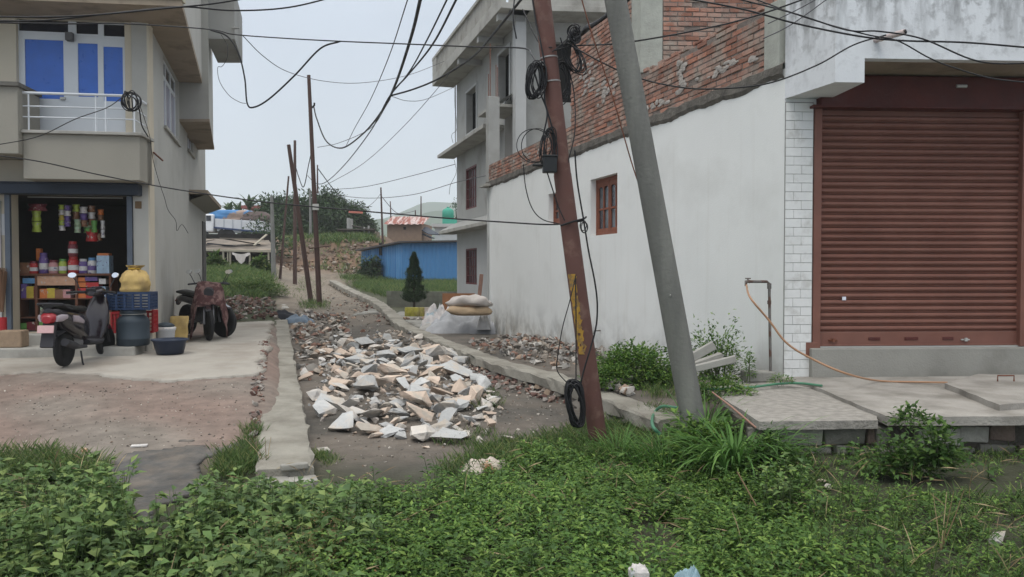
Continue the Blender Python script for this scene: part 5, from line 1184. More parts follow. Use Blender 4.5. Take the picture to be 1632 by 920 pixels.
# bucket, basin, leaning sack
gpz = lambda px, py: (lambda p: Vector((p.x, p.y, zg(p.x, p.y, False)+.035)))(gp(px, py))
bp = gpz(264, 556); bu = thing('plastic_bucket', 'white plastic bucket with lid standing behind the navy basin', 'bucket', tuple(bp))
b = MB(); b.lathe([(.13,0),(.155,.27),(.165,.28),(.165,.30),(.158,.30)], bp, 24); b.build('bucket_body', M('white_plastic', (.55,.57,.60), .4, .06, bump=0), bu)
b = MB(); b.lathe([(.17,.301),(.17,.325),(.15,.335),(.05,.335)], bp, 24); b.build('lid', mc['white'], bu)
b = MB(); b.lathe([(.14,.337),(.15,.36),(.09,.40),(.03,.41)], bp, 20); b.build('bowl', m_drum, bu)
nb = gpz(271, 568); bs = thing('washing_basin', 'wide navy plastic washing basin on the concrete apron', 'basin', tuple(nb))
b = MB(); b.lathe([(.17,0),(.20,.01),(.245,.19),(.275,.215),(.28,.225),(.27,.235),(.235,.20),(.19,.03),(.0,.03)], nb, 30); b.build('basin_bowl', M('navy_plastic', (.018,.028,.055), .4, .1, bump=0), bs)
ls = gpz(282, 549); b = MB()
vs = []; nU, nV = 8, 8
for i in range(nU+1):
    for j in range(nV+1):
        u, v = i/nU-.5, j/nV; 
        for s in (1,): vs.append(ls+Vector((u*.36*(1-.1*v), .12*v+.035*noise.noise(Vector((u*4,v*4,1))), v*.46)))
front = list(vs); back = [v+Vector((0,.09*math.sin(math.pi*((k//(nV+1))/nU))+.015,0)) for k, v in enumerate(front)]
fs = [(i*(nV+1)+j, (i+1)*(nV+1)+j, (i+1)*(nV+1)+j+1, i*(nV+1)+j+1) for i in range(nU) for j in range(nV)]
N0 = len(front); rim = [j for j in range(nV+1)]+[i*(nV+1)+nV for i in range(1,nU+1)]+[nU*(nV+1)+j for j in range(nV-1,-1,-1)]+[i*(nV+1) for i in range(nU-1,0,-1)]
b.add(front+back, fs+[tuple(q+N0 for q in f[::-1]) for f in fs]+[(rim[k], rim[(k+1)%len(rim)], rim[(k+1)%len(rim)]+N0, rim[k]+N0) for k in range(len(rim))], True)
tag(b.build('leaning_sack', m_sacky, None, loc=tuple(ls)), 'pale yellow sack leaning against the house wall behind the white bucket', 'sack')
q = gpz(262, 545); b = MB(); b.box(q+Vector((.12,.1,.10)), (.22,.2,.2)); tag(b.build('blue_packet', mc['blue'], None, loc=tuple(q), bevel=.01), 'small blue packet squeezed between bucket and leaning sack', 'packet')
# brick-like block and red thing at left edge
q = stepP(20, .60, st1); b = MB(); b.box(q+Vector((0,0,.13)), (.36,.25,.26), rz=.1); tag(b.build('woven_carton', M('tan_carton', (.30,.22,.15), .85, .2, 12, .3), None, loc=tuple(q), bevel=.02), 'tan carton on the lower step at the left end', 'box')
q = stepP(4, .45, st1); b = MB(); b.tube([q, q+Vector((-.02,.03,.45))], .06, 10); tag(b.build('red_bundle', m_crate_r, None, loc=tuple(q)), 'red rolled bundle standing beside the tan carton', 'bundle')
q = stepP(3, .15, FLOOR); b = MB()
for i in range(60): a = random.uniform(0,6.28); r_ = random.uniform(0,.06); b.tube([q+Vector((math.cos(a)*.02,math.sin(a)*.02,.35)), q+Vector((math.cos(a)*r_*1.6,math.sin(a)*r_*1.6,1.0+random.uniform(-.06,.06)))], .006, 3)
tag(b.build('straw_broom', M('straw', (.22,.13,.08), .9, .2, bump=0), None, loc=tuple(q)), 'brown straw brooms bundled upright at the left doorpost', 'broom')

# ================================================================ scooter
m_body = M('black_gloss_paint', (.014,.009,.013), .25, .1, 3, 0, coat=.4, spec=.5); m_seatm = M('black_vinyl', (.014,.015,.015), .5, .1, 3, .05)
m_plastic = M('grey_black_plastic', (.03,.03,.035), .6, .1, 3, 0); m_metal = M('dull_alloy', (.22,.22,.23), .4, .15, 5, 0, metal=.6)
m_tail = M('tail_lamp_red', (.30,.010,.018), .2, .08, 5, 0, spec=.6); m_clear = M('clear_lamp', (.34,.29,.32), .2, .1, 5, 0, spec=.6)
m_mirror = M('mirror', (.85,.87,.90), .05, 0, 3, 0, metal=1.0); m_tyre = M('tyre_rubber', (.017,.017,.018), .8, .15, 6, .2)
def wheel(root, x, r, w_, rim=.55, y=0, steer=0, spokes=0, cz=None):
    cz = r if cz is None else cz; Rm = Matrix.Rotation(steer, 3, 'Z'); c = Vector((x, y, cz))
    b = MB(); prof = [(r*.66,-w_*.42),(r*.86,-w_*.5),(r*.97,-w_*.34),(r,0),(r*.97,w_*.34),(r*.86,w_*.5),(r*.66,w_*.42),(r*.66,-w_*.42)]
    b.lathe(prof, (0,0,0), 30, axis='Y'); b.v = [tuple(c+Rm @ Vector(v)) for v in b.v]; ty = b.build('tyre', m_tyre, root, smooth=True)
    b = MB(); b.lathe([(r*.67,-w_*.40),(r*.58,-w_*.2),(r*.58,w_*.2),(r*.67,w_*.40)], (0,0,0), 30, axis='Y')
    if spokes:
        for i in range(spokes): a = 2*math.pi*i/spokes; b.tube([Vector((math.cos(a)*.03,0,math.sin(a)*.03)), Vector((math.cos(a)*r*.6,0,math.sin(a)*r*.6))], .008 if spokes > 8 else .022, 5)
        b.lathe([(.0,-w_*.4),(.05,-w_*.4),(.05,w_*.4),(.0,w_*.4)], (0,0,0), 14, axis='Y')
    else: b.lathe([(0,-w_*.3),(r*.6,-w_*.22),(r*.6,w_*.22),(0,w_*.3)], (0,0,0), 20, axis='Y')
    b.v = [tuple(c+Rm @ Vector(v)) for v in b.v]; b.build('rim', m_metal, ty); return ty
ra, fa = gpz(106, 588), gpz(157, 573)
ang = R(93)
sc_ = thing('scooter', 'black motor scooter with red tail lamp parked facing the shop steps', 'scooter', tuple(ra-Vector((0,.05,.0))), rz=ang); sc_.scale = (1.0,1.02,1.03)
WBs = 1.24
wheel(sc_, 0, .235, .10); wheel(sc_, WBs, .225, .09, steer=-.1)
b = MB(); b.loft([(-.42,.78,.05,.03),(-.36,.74,.13,.08),(-.22,.66,.165,.14),(0,.60,.18,.17),(.22,.56,.17,.19),(.42,.50,.15,.20),(.5,.46,.11,.16)], 20, 2.6); b.build('rear_body', m_body, sc_)
b = MB(); b.loft([(-.40,.835,.08,.02),(-.30,.835,.13,.035),(-.05,.81,.15,.045),(.15,.775,.145,.045),(.42,.765,.12,.045),(.50,.75,.07,.03)], 18, 2.4); b.build('seat', m_seatm, sc_)
b = MB(); b.tube([Vector(p) for p in ((-.1,.16,.78),(-.35,.16,.86),(-.46,.09,.87),(-.46,-.09,.87),(-.35,-.16,.86),(-.1,-.16,.78))], .016, 8); b.build('grab_rail', m_plastic, sc_)
b = MB(); b.loft([(-.450,.66,.06,.045),(-.41,.68,.10,.075),(-.30,.70,.11,.065),(-.26,.68,.10,.05)], 16, 2.3); b.build('tail_lamp', m_tail, sc_)
for s in (-1, 1): b = MB(); b.loft([(-.40,.67,.02,.04,s*.105),(-.34,.68,.035,.05,s*.135),(-.24,.69,.02,.03,s*.16)], 12, 2.2); b.build('turn_signal', m_clear, sc_)
b = MB(); b.box((-.40,0,.46), (.05,.17,.34), rot=Matrix.Rotation(.28,3,'Y')); b.loft([(-.30,.44,.07,.02),(-.1,.50,.09,.03),(.05,.50,.08,.03)], 12); b.build('rear_mudguard', m_plastic, sc_, bevel=.02)
b = MB(); b.box((-.475,0,.54), (.012,.21,.10), rot=Matrix.Rotation(.18,3,'Y')); pl_ = b.build('number_plate', M('pale_pink_plate', (.62,.40,.40), .5, .08, 30, 0), sc_, bevel=.004)
b = MB()
for i, (yy, zz, hh) in enumerate([(-.09,.555,.035),(-.055,.555,.035),(.0,.555,.035),(.04,.555,.035),(.085,.555,.035),(-.08,.505,.04),(-.03,.505,.04),(.03,.505,.04),(.08,.505,.04)]): pass
b = MB(); b.loft([(.42,.30,.15,.04),(.6,.27,.16,.035),(.85,.27,.15,.035),(.95,.30,.12,.04)], 16, 3); b.build('floorboard', m_plastic, sc_)
b = MB(); b.loft([(.86,.30,.10,.05),(.90,.42,.15,.14),(.97,.60,.185,.20),(1.04,.76,.15,.17),(1.05,.88,.09,.08)], 20, 2.4); b.build('front_shield', m_body, sc_)
b = MB(); b.loft([(1.02,.50,.06,.12),(1.16,.50,.075,.06),(1.32,.44,.06,.04),(1.42,.34,.04,.03)], 16, 2.3); b.build('front_mudguard', M('maroon_scooter_panel', (.10,.012,.03), .3, .1, 3, 0, coat=.4), sc_)
b = MB(); b.loft([(.80,.98,.05,.04),(.86,.985,.12,.06),(.96,1.0,.14,.07),(1.06,.98,.10,.06),(1.12,.95,.04,.03)], 18, 2.3); hd = b.build('headset', m_body, sc_)
b = MB(); b.box((.80,0,1.02), (.02,.14,.06), rot=Matrix.Rotation(-.5,3,'Y')); b.build('speedometer', m_plastic, hd, bevel=.01)
for s in (-1, 1):
    b = MB(); b.tube([Vector((.92,s*.10,.99)), Vector((.86,s*.24,.99)), Vector((.80,s*.36,.98))], [.02,.018,.02], 10); b.build('handlebar_grip', m_black, sc_)
    b = MB(); b.tube([Vector((.90,s*.2,1.0)), Vector((.92,s*.25,1.12)), Vector((.90,s*.30,1.20))], .007, 6); mr_ = b.build('mirror_stalk', m_plastic, sc_)
    b = MB(); b.lathe([(0,-.012),(.062,-.010),(.066,0),(.062,.008)], (0,0,0), 20, sx=1, sy=.62, axis='Z'); mt = Matrix.Rotation(-math.pi/2+.35,3,'Y') @ Matrix.Rotation(math.pi/2,3,'Z')
    b.v = [tuple(Vector((.89,s*.31,1.235)) + Matrix.Rotation(-ang,3,'Z') @ Matrix.Rotation(-R(12)+.2*s,3,'Z') @ Matrix.Rotation(R(76),3,'X') @ Vector(v)) for v in b.v]
    b.build('mirror', [m_mirror], mr_)
    b = MB(); b.tube([Vector((.84,s*.22,.965)), Vector((.78,s*.30,.955)), Vector((.74,s*.34,.95))], .005, 5); b.build('brake_lever', m_metal, sc_)
b = MB(); b.tube([Vector((.35,-.13,.24)), Vector((.1,-.15,.26)), Vector((-.05,-.16,.29)), Vector((-.33,-.17,.36))], [.02,.03,.05,.052], 14); b.build('exhaust', m_plastic, sc_)
b = MB(); b.loft([(-.08,.28,.06,.09,.06),(.12,.28,.08,.11,.06),(.38,.30,.10,.10,0.02)], 14, 2.4); b.build('engine', m_metal, sc_)
b = MB(); b.tube([Vector((.3,.08,.18)), Vector((.22,.14,.03)), Vector((.18,.19,-.03))], .012, 6); b.tube([Vector((.3,-.08,.18)), Vector((.22,-.14,.03)), Vector((.18,-.17,-.0))], .012, 6); b.build('centre_stand', m_plastic, sc_)
b = MB(); b.tube([Vector((1.24,.06,.23)), Vector((1.12,.06,.52))], .018, 8); b.tube([Vector((1.24,-.06,.23)), Vector((1.12,-.06,.52))], .018, 8); b.build('fork', m_plastic, sc_)
b = MB()
for s in (-1,1): b.loft([(-.1,.66,.012,.045,s*.178),(.05,.64,.012,.05,s*.180),(.2,.60,.012,.03,s*.172)], 8, 2); 
b.build('body_decal', m_clear, sc_)

# ================================================================ motorcycles
def motorcycle(label, base, rz, cloth, group='motorcycles by the house wall'):
    mo = thing('motorcycle', label, 'motorcycle', tuple(base), group, rz=rz); W_ = 1.28
    wheel(mo, 0, .30, .10, spokes=5); wheel(mo, W_, .30, .08, steer=.25, spokes=5)
    b = MB(); b.loft([(.52,.80,.09,.04),(.62,.86,.14,.09),(.80,.88,.15,.11),(.95,.86,.10,.08),(1.0,.84,.05,.04)], 18, 2.4); b.build('fuel_tank', m_body, mo)
    b = MB(); b.loft([(-.28,.84,.09,.03),(-.1,.84,.12,.05),(.3,.80,.12,.05),(.55,.80,.09,.04)], 16, 2.6); b.build('seat', m_seatm, mo)
    b = MB(); b.loft([(.38,.42,.10,.12),(.5,.42,.15,.17),(.72,.44,.14,.18),(.82,.46,.08,.12)], 16, 3); b.build('engine', m_metal, mo)
    b = MB(); b.tube([Vector((.0,.11,.30)), Vector((.35,.10,.42)), Vector((.6,.05,.72)), Vector((1.0,0,.88))], .02, 8); b.tube([Vector((.0,-.11,.30)), Vector((.35,-.10,.42)), Vector((.6,-.05,.72))], .02, 8); b.tube([Vector((.75,0,.30)), Vector((.98,0,.84))], .022, 8); b.build('frame', m_plastic, mo)
    b = MB(); b.tube([Vector((.7,-.12,.30)), Vector((.2,-.16,.26)), Vector((-.35,-.17,.36))], [.02,.03,.045], 10); b.build('exhaust', m_metal, mo)
    b = MB()
    for s in (-1,1): b.tube([Vector((W_,s*.08,.30)), Vector((1.04,s*.08,.92))], .022, 8)
    b.build('fork', m_metal, mo)
    b = MB(); b.tube([Vector((.84,.36,1.02)), Vector((.96,.2,1.04)), Vector((1.0,0,1.0)), Vector((.96,-.2,1.04)), Vector((.84,-.36,1.02))], .016, 8); b.build('handlebar', m_plastic, mo)
    b = MB(); b.loft([(1.02,.86,.07,.08),(1.10,.87,.10,.10),(1.17,.86,.08,.08)], 16, 2.2); b.build('headlamp', m_clear if not cloth else m_plastic, mo)
    b = MB(); b.loft([(1.04,.60,.05,.02),(1.25,.635,.06,.02),(1.48,.56,.05,.02)], 12, 2.5); b.build('front_mudguard', m_body, mo)
    b = MB(); b.loft([(-.36,.62,.05,.05),(-.30,.70,.07,.06),(-.1,.72,.1,.08),(.4,.66,.10,.10)], 14, 2.6); b.build('side_panel', m_body, mo)
    b = MB(); b.loft([(-.40,.66,.04,.03),(-.35,.68,.05,.04),(-.3,.68,.04,.03)], 12); b.build('tail_lamp', m_tail, mo)
    for s in (-1,1):
        b = MB(); b.tube([Vector((.94,s*.24,1.04)), Vector((.97,s*.30,1.17)), Vector((.96,s*.33,1.22))], .007, 6); st = b.build('mirror_stalk', m_plastic, mo)
        b = MB(); b.lathe([(0,-.012),(.055,-.010),(.058,0),(.055,.008)], (0,0,0), 18, sy=.7, axis='Z')
        b.v = [tuple(Vector((.95,s*.34,1.25)) + Matrix.Rotation(-rz,3,'Z') @ Matrix.Rotation(R(78),3,'X') @ Vector(v)) for v in b.v]; b.build('mirror', m_mirror, st)
    return mo
mA = gpz(333, 547)
rzA = R(-70)
WbA = 1.28
oA = mA - Vector((math.cos(rzA)*WbA, math.sin(rzA)*WbA, 0)); oA.z = mA.z+.0
moA = motorcycle('motorcycle under a red patterned cloth, its front wheel towards the lane', oA, rzA, True)
mB_ = gpz(357, 541); rzB = R(-38); oB = mB_ - Vector((math.cos(rzB)*1.28, math.sin(rzB)*1.28, 0)); moB = motorcycle('black motorcycle parked farther out, mirror shining above the front wheel', oB, rzB, False)
# cloth draped on A
b = MB(); nu, nv = 26, 20; vs = []; Rz = Matrix.Rotation(rzA, 3, 'Z')
for i in range(nu+1):
    for j in range(nv+1):
        u, v = i/nu, (j/nv-.5)*2; x = .0+u*1.28; top = 1.06 - .10*abs(u-.7)+.05*noise.noise(Vector((u*5,v*3,0))); av = abs(v)
        y = math.copysign(min(av, .35)*.75/.35*.30 + max(0, av-.35)*.14, v); z = top - max(0, av-.3)*.80 - .04*av + .04*noise.noise(Vector((u*7, v*5, 3)))
        y += .05*noise.noise(Vector((u*9, v*3, 6)))*(av > .3)
        if u > .82: z -= (u-.82)*2.2
        vs.append(Vector(oA)+Rz @ Vector((x, y, z)))
b.add(vs, [(i*(nv+1)+j, (i+1)*(nv+1)+j, (i+1)*(nv+1)+j+1, i*(nv+1)+j+1) for i in range(nu) for j in range(nv)], True)
cl = b.build('motorcycle_cloth', M('faded_red_cloth', (.07,.03,.03), .9, .4, 12, .4, col2=(.18,.11,.10), mix=(.48,.56), mscale=9), None, loc=tuple(oA)); tag(cl, 'faded red patterned cloth thrown over the nearer motorcycle', 'cloth')
s_ = cl.modifiers.new('thick', 'SOLIDIFY'); s_.thickness = .012
q = gpz(345, 515); b = MB()
b.tube([q+Vector((-.1,.5,0)), q+Vector((-.1,.5,1.0)), q+Vector((.35,.5,1.0))], .015, 6)
# ================================================================ stuff on the lane
def crumple(name, label, cat, center, L_, W_, H_, mat, seed, rz=0, n=14, group=None, amp=1.0, fold=3.0):
    b = MB(); vs = []; c = Vector(center); m = Matrix.Rotation(rz, 3, 'Z')
    for i in range(n+1):
        for j in range(n+1):
            u, v = i/n*2-1, j/n*2-1; r_ = max(abs(u), abs(v)); e = 1-r_**3
            h = H_*e*(.75+.5*amp*noise.noise(Vector((u*fold+seed, v*fold, 0))))+.10*H_*noise.noise(Vector((u*8+seed, v*8, 5)))
            x = u*L_/2*(1+.16*noise.noise(Vector((v*2+seed, 3, u)))); y = v*W_/2*(1+.16*noise.noise(Vector((u*2+seed, 8, v)))); vs.append(c+m @ Vector((x, y, max(.0, h)+.005)))
    b.add(vs, [(i*(n+1)+j, (i+1)*(n+1)+j, (i+1)*(n+1)+j+1, i*(n+1)+j+1) for i in range(n) for j in range(n)], True)
    nb_ = len(vs); rim = [j for j in range(n+1)]+[i*(n+1)+n for i in range(1,n+1)]+[n*(n+1)+j for j in range(n-1,-1,-1)]+[i*(n+1) for i in range(n-1,0,-1)]
    b.add([Vector((vs[k].x, vs[k].y, c.z-.03)) for k in rim]+[vs[k] for k in rim], [(k, (k+1)%len(rim), len(rim)+(k+1)%len(rim), len(rim)+k) for k in range(len(rim))])
    return tag(b.build(name, mat, None, loc=tuple(c)), label, cat, group)
gz0 = lambda px, py: (lambda p: Vector((p.x, p.y, zg(p.x, p.y, False))))(gp(px, py))
crumple('dark_cloth_heap', 'dark navy crumpled cloth heap lying across the far end of the long kerb', 'cloth heap', gz0(450, 510)+Vector((-.15,0,.02)), 1.0, .6, .26, M('navy_cloth', (.02,.022,.03), .8, .3, 6, .3), 2)
crumple('blue_plastic', 'pale blue plastic sheet crumpled beside the dark cloth heap', 'plastic sheet', gz0(468, 515)+Vector((.12,0,0)), .75, .5, .22, M('dull_blue_plastic', (.14,.19,.25), .5, .3, 7, .2), 4)
m_tarp = M('grey_tarpaulin', (.36,.37,.39), .5, .15, 6, .3); m_tarpw = M('white_plastic_sheet', (.52,.49,.48), .5, .2, 5, .25, col2=(.30,.38,.42), mix=(.5,.6), mscale=4)
crumple('tarpaulin', 'grey tarpaulin covering a low heap at the far end of the white wall', 'tarpaulin', gz0(742, 530), 2.0, 1.2, .58, m_tarp, 7, n=26, amp=1.3)
crumple('plastic_sheet', 'pink and blue white plastic bags piled left of the grey tarpaulin', 'plastic bags', gz0(702, 524), 1.1, .9, .62, m_tarpw, 11, amp=1.4, fold=4, n=24)
crumple('plastic_sheet', 'small dirty white bags spilled lowest left of the tarpaulin', 'plastic bags', gz0(688, 528), .7, .5, .2, M('dirty_white_bag', (.36,.35,.33), .7, .2, 8, .3), 15, amp=1.3)
T0 = at(750, 503, 19.8)
def sackbag(label, p, L_, r, mat, rz, seed, droop=0):
    b = MB(); n = 16; secs = []
    for i in range(n+1):
        u = i/n*2-1; e = (1-abs(u)**6)**.5 if abs(u) < 1 else 0; secs.append((u*L_/2, r*.5+droop*u*u, max(.05, r*(.55+.45*e)), max(.02, r*.52*(.12+.88*e))))
    b.loft(secs, 22, 2.6); m = Matrix.Rotation(rz, 3, 'Z'); p = Vector(p)
    b.v = [tuple(p+m @ (Vector(v)*(1+.30*noise.noise(Vector((v[0]*4+seed, v[1]*5, v[2]*4)))))) for v in b.v]
    return tag(b.build('grain_sack', mat, None, loc=tuple(p)), label, 'sack', 'sacks by the white wall')
sackbag('tan filled sack lying under the white one beside the white wall', T0, 1.05, .24, M('tan_sack', (.42,.31,.20), .8, .12, 8, .3), .1, 1)
sackbag('white filled sack on top of the tan sack beside the white wall', T0+Vector((-.02,.02,.25)), 1.1, .25, M('white_sack', (.50,.46,.43), .8, .1, 8, .3), -.12, 5, droop=-.06)
crumple('white_bag', 'crushed white bag wedged between the sacks and the white wall', 'bag', at(771, 523, 20.2), .35, .4, .4, M('white_bag', (.5,.5,.5), .7, .1, 6, .3), 21)
q = at(731, 497, 23.0); b = MB(); b.box(q+Vector((0,0,.26)), (.95,.04,.56), rot=Matrix.Rotation(.12,3,'Z') @ Matrix.Rotation(-.12,3,'X')); tag(b.build('timber_board', M('orange_brown_board', (.27,.125,.06), .8, .25, 5, .2), None, loc=tuple(q), bevel=.005), 'orange brown wooden board leaning behind the sacks', 'board')
q = at(765, 475, 24.6); b = MB(); b.box(q+Vector((0,0,.25)), (.12,.05,1.0), rz=.1, rot=Matrix.Rotation(.1,3,'Y')); tag(b.build('leaning_plank', M('pink_wood', (.30,.18,.14), .8, .2, 6, .1), None, loc=tuple(q)), 'narrow pinkish plank leaning at the grey house corner', 'plank')
# planters
def pot(label, px, mat):
    q = at(px, 500, 26.0); q.z = zg(q.x, q.y, False); b = MB(); b.lathe([(.11,0),(.125,.02),(.125,.27),(.115,.29),(.12,.32),(.10,.32),(.08,.28)], q, 16); tag(b.build('tin_can', mat, None, loc=tuple(q)), label, 'tin', 'tins used as planters')
m_tin_y = M('yellow_tin', (.36,.33,.06), .5, .3, 10, .1, col2=(.25,.2,.12), mix=(.5,.65)); m_tin_w = M('rusty_white_tin', (.42,.37,.33), .6, .3, 8, .1)
for px, m__, lb in ((651,m_tin_y,'left yellow tin below the cypress'),(658,m_tin_y,'second yellow tin from the left below the cypress'),(665,m_tin_y,'third yellow tin, right under the cypress trunk'),(673,m_tin_y,'right hand yellow tin beside the white one'),(681,m_tin_w,'rust stained white tin at the end of the row')): pot(lb, px, m__)
b = MB(); 
for i in range(26): px = 637+i*4.2; q = at(px, 503, 24.6); add_rock(b, (q.x, q.y, zg(q.x,q.y,False)+.06), random.uniform(.16,.26))
tag(b.build('pebble_row', m_rub, None, loc=tuple(at(690,503,24.6))), 'row of pale stones edging the forecourt below the tins', 'stones', kind='stuff')
# concrete block wall
cw0, cw1 = at(616, 487, 31), at(731, 490, 30.0)
gwl = Fr((cw0.x, 31), (cw1.x, 30.0), (0,-1)); zbw = zg(cw0.x, 31, False)
bwl = thing('block_wall', 'low mossy grey block wall behind the cypress tree', 'wall', (cw0.x, 31, zbw)); b = MB(); z = -.05
for r_ in range(4):
    t = -.2 if r_ % 2 else 0
    while t < gwl.L:
        a, c = max(0, t), min(t+.4, gwl.L)
        if c-a > .05: gwl.box(b, a+.005, c-.005, -.14, random.uniform(-.01,.01), z+.005, z+.185)
        t += .4
    z += .19
b.build('blocks', M('mossy_block', (.16,.165,.135), .95, .3, 3, .5, 20, island=.15), bwl); b = MB(); gwl.box(b, .01, gwl.L-.01, -.13, -.015, -.1, .70); b.build('joints', m_mortar, bwl)

# hoses, tap
tp = sw.px(1228, 590)[0]; s0 = sw.P(sw.px(1228, 560)[0], .10, 0); base = at(1228, 592, 8.75)
tap = thing('standpipe_tap', 'rusty water standpipe with bent tap arm beside the white wall', 'tap', tuple(base))
Yt = base.y; p0, p1, p2, p3 = at(1228, 592, Yt), at(1226, 452, Yt), at(1222, 449, Yt), at(1192, 449, Yt-.05)
m_pipe = M('galvanised_pipe', (.16,.15,.14), .6, .3, 20, .1, metal=.2, col2=(.10,.06,.045), mix=(.5,.6), mscale=10)
b = MB(); b.tube([p0, p1, p2+Vector((0,0,.0)), p3], .016, 10); b.build('pipe', m_pipe, tap)
b = MB(); b.lathe([(.024,-.03),(.024,.03)], p1+Vector((0,0,-.03)), 12); b.lathe([(.022,-.02),(.022,.02)], at(1226,482,Yt), 12); b.build('pipe_joint', m_pipe, tap)
b = MB(); b.tube([p3+Vector((.02,0,0)), p3+Vector((-.02,0,0)), p3+Vector((-.025,0,-.05))], [.02,.02,.012], 10); b.box(p3+Vector((.0,0,.035)), (.06,.012,.012)); b.tube([p3, p3+Vector((0,0,.035))], .008, 6); b.build('tap_valve', m_pipe, tap)
def hose(label, pts, r, mat): P_ = cr([Vector(p) for p in pts], 8); b = MB(); b.tube(P_, r, 8); return tag(b.build('garden_hose', mat, None, loc=tuple(P_[0])), label, 'hose')
hose('tan hose curving from the tap over the sill onto the slab', [p3+Vector((-.02,-.01,-.04)), at(1196,475,8.0), at(1225,510,7.95), at(1255,548,7.9), at(1300,575,7.85), at(1350,596,7.8), at_z(1400,607,.355), at_z(1460,609,.355), at_z(1510,610,.36)], .011, M('tan_hose', (.38,.22,.13), .5, .1, bump=0))
mg = M('green_hose', (.07,.20,.12), .5, .1, bump=0)
hose('green hose lying along the edge of the pitted slab', [at_z(1112,619,.33), at_z(1150,620,.33), at_z(1200,617,.335), at_z(1240,612,.35), at_z(1275,611,.35), at_z(1310,615,.355)], .013, mg)
hose('green hose looping down over the kerb between the poles', [at_z(1110,650,.12), at_z(1080,650,.14), at_z(1055,648,.13), at_z(1042,660,.06), at(1040,678,6.9), at(1052,693,6.8)], .016, mg)
b = MB(); b.tube([at(1135,625,6.3), at(1165,648,6.15), at(1205,682,6.0)], [.006,.008,.008], 6); tag(b.build('reddish_stick', M('pink_stick', (.30,.17,.13), .7, .2, bump=0), None, loc=tuple(at(1160,645,6.1))), 'long reddish stick slanting down beneath the pitted slab corner', 'stick')
# beams and blocks in the bushes
for (x0,y0,x1,y1,Y,w_,h_,lab) in ((1096,574,1138,550,8.3,.07,.09,'pale concrete post end poking up from the bushes'),(1090,592,1172,572,8.0,.07,.07,'long pale concrete post lying in the bushes'),(1100,584,1150,566,8.6,.12,.06,'short concrete piece between the two posts')):
    b = MB(); b.beam(at(x0,y0,Y), at(x1,y1,Y), w_, h_); tag(b.build('concrete_post', m_conc_l, None, loc=tuple(at(x0,y0,Y)), bevel=.008), lab, 'post')
q = at_z(1208, 605, .32); b = MB(); b.box(q+Vector((0,0,.04)), (.34,.2,.11), rz=.05); tag(b.build('concrete_block', m_conc, None, loc=tuple(q), bevel=.01), 'long grey concrete block at the foot of the tap', 'block')
q = at_z(1208, 585, .34); b = MB(); b.box(q+Vector((.0,0,.07)), (.16,.2,.16), rz=.2); tag(b.build('concrete_block', m_pier, None, loc=tuple(q), bevel=.01), 'mossy squat block beside the tap pipe', 'block')
b = MB(); q = sw.P(sw.px(957, 527)[0], 0, sw.px(957, 527)[1]); b.tube([q, q+Vector((-.12,-.10,0)), q+Vector((-.13,-.10,-.05))], .012, 6); tag(b.build('wall_tap', m_pipe, None, loc=tuple(q)), 'small rusty tap sticking out of the white wall', 'tap')
# litter
crumple('torn_paper', 'crumpled peach and white torn plastic on the weeds below the stone heap', 'litter', gz0(775, 752)+Vector((0,0,.02)), .42, .24, .09, M('peach_white_litter', (.50,.44,.38), .7, .2, 9, .2, col2=(.45,.22,.13), mix=(.52,.58), mscale=7), 31, rz=.2, amp=1.6)
crumple('blue_bag', 'pale blue crumpled plastic at the bottom edge beside dry straw', 'litter', at(1098, 915, 4.05)+Vector((0,0,-.05)), .14, .12, .08, M('pale_blue_bag', (.22,.33,.38), .5, .3, 12, .2), 41, amp=1.6)
crumple('white_scrap', 'small white scrap beside the dry straw patch', 'litter', at(1018, 905, 4.15)+Vector((0,0,-.02)), .10, .08, .04, m_tarpw, 47, amp=1.5)
p = gz0(222, 716); b = MB(); b.box(p+Vector((0,0,.02)), (.14,.07,.012), rz=.3); tag(b.build('paper_scrap', mc['white'], None, loc=tuple(p)), 'flat white scrap at the top edge of the dark silt', 'litter')
p = gz0(134, 722); b = MB(); b.box(p+Vector((0,0,.02)), (.05,.12,.02), rz=.5); tag(b.build('paper_scrap', mc['peach'], None, loc=tuple(p)), 'thin tan scrap on the gravel left of the dark silt', 'litter')

# ================================================================ far background
# blue shed
m_bs = M('blue_corrugated_sheet', (.05,.175,.40), .5, .1, .8, .05, col2=(.10,.27,.50), mix=(.42,.58), mscale=1.8, stretch=(1,1,.05))
m_bs2 = M('blue_flat_sheet', (.07,.215,.44), .5, .08, .8, .05)
s0, s1, s2 = at(576, 447, 49), at(641, 447, 45.5), at(738, 447, 46)
bs_ = thing('tin_shed', 'bright blue corrugated tin shed with shallow roof beyond the cypress', 'shed', tuple(s0)); zt0, zt1, zt2 = at(576,401,49).z, at(641,388,45.5).z, at(738,386,46).z
def corr(a, c, za, zb, ta, tb, name, mat):
    u = Vector((c.x-a.x, c.y-a.y, 0)); L_ = u.length; u.normalize(); n = Vector((u.y,-u.x,0)); k = int(L_/.05); vs = []
    for i in range(k+1):
        f = i/k; o = .02*math.sin(i*1.57*.8); p = Vector((a.x,a.y,0))+u*L_*f+n*o; vs += [p+Vector((0,0,za+(zb-za)*f)), p+Vector((0,0,ta+(tb-ta)*f))]
    b = MB(); b.add(vs, [(2*i, 2*i+2, 2*i+3, 2*i+1) for i in range(k)]); return b.build(name, mat, bs_)
gzb = .6
corr(s0, s1, gzb, gzb, zt0, zt1, 'side_wall', m_bs); corr(s1, s2, gzb, gzb, zt1, zt2, 'front_wall', m_bs2)
corr(s0, s0+Vector((4,4,0)), gzb, gzb, zt0, zt0, 'rear_wall', m_bs); corr(s2, s2+Vector((1,6,0)), gzb, gzb, zt2, zt2, 'end_wall', m_bs)
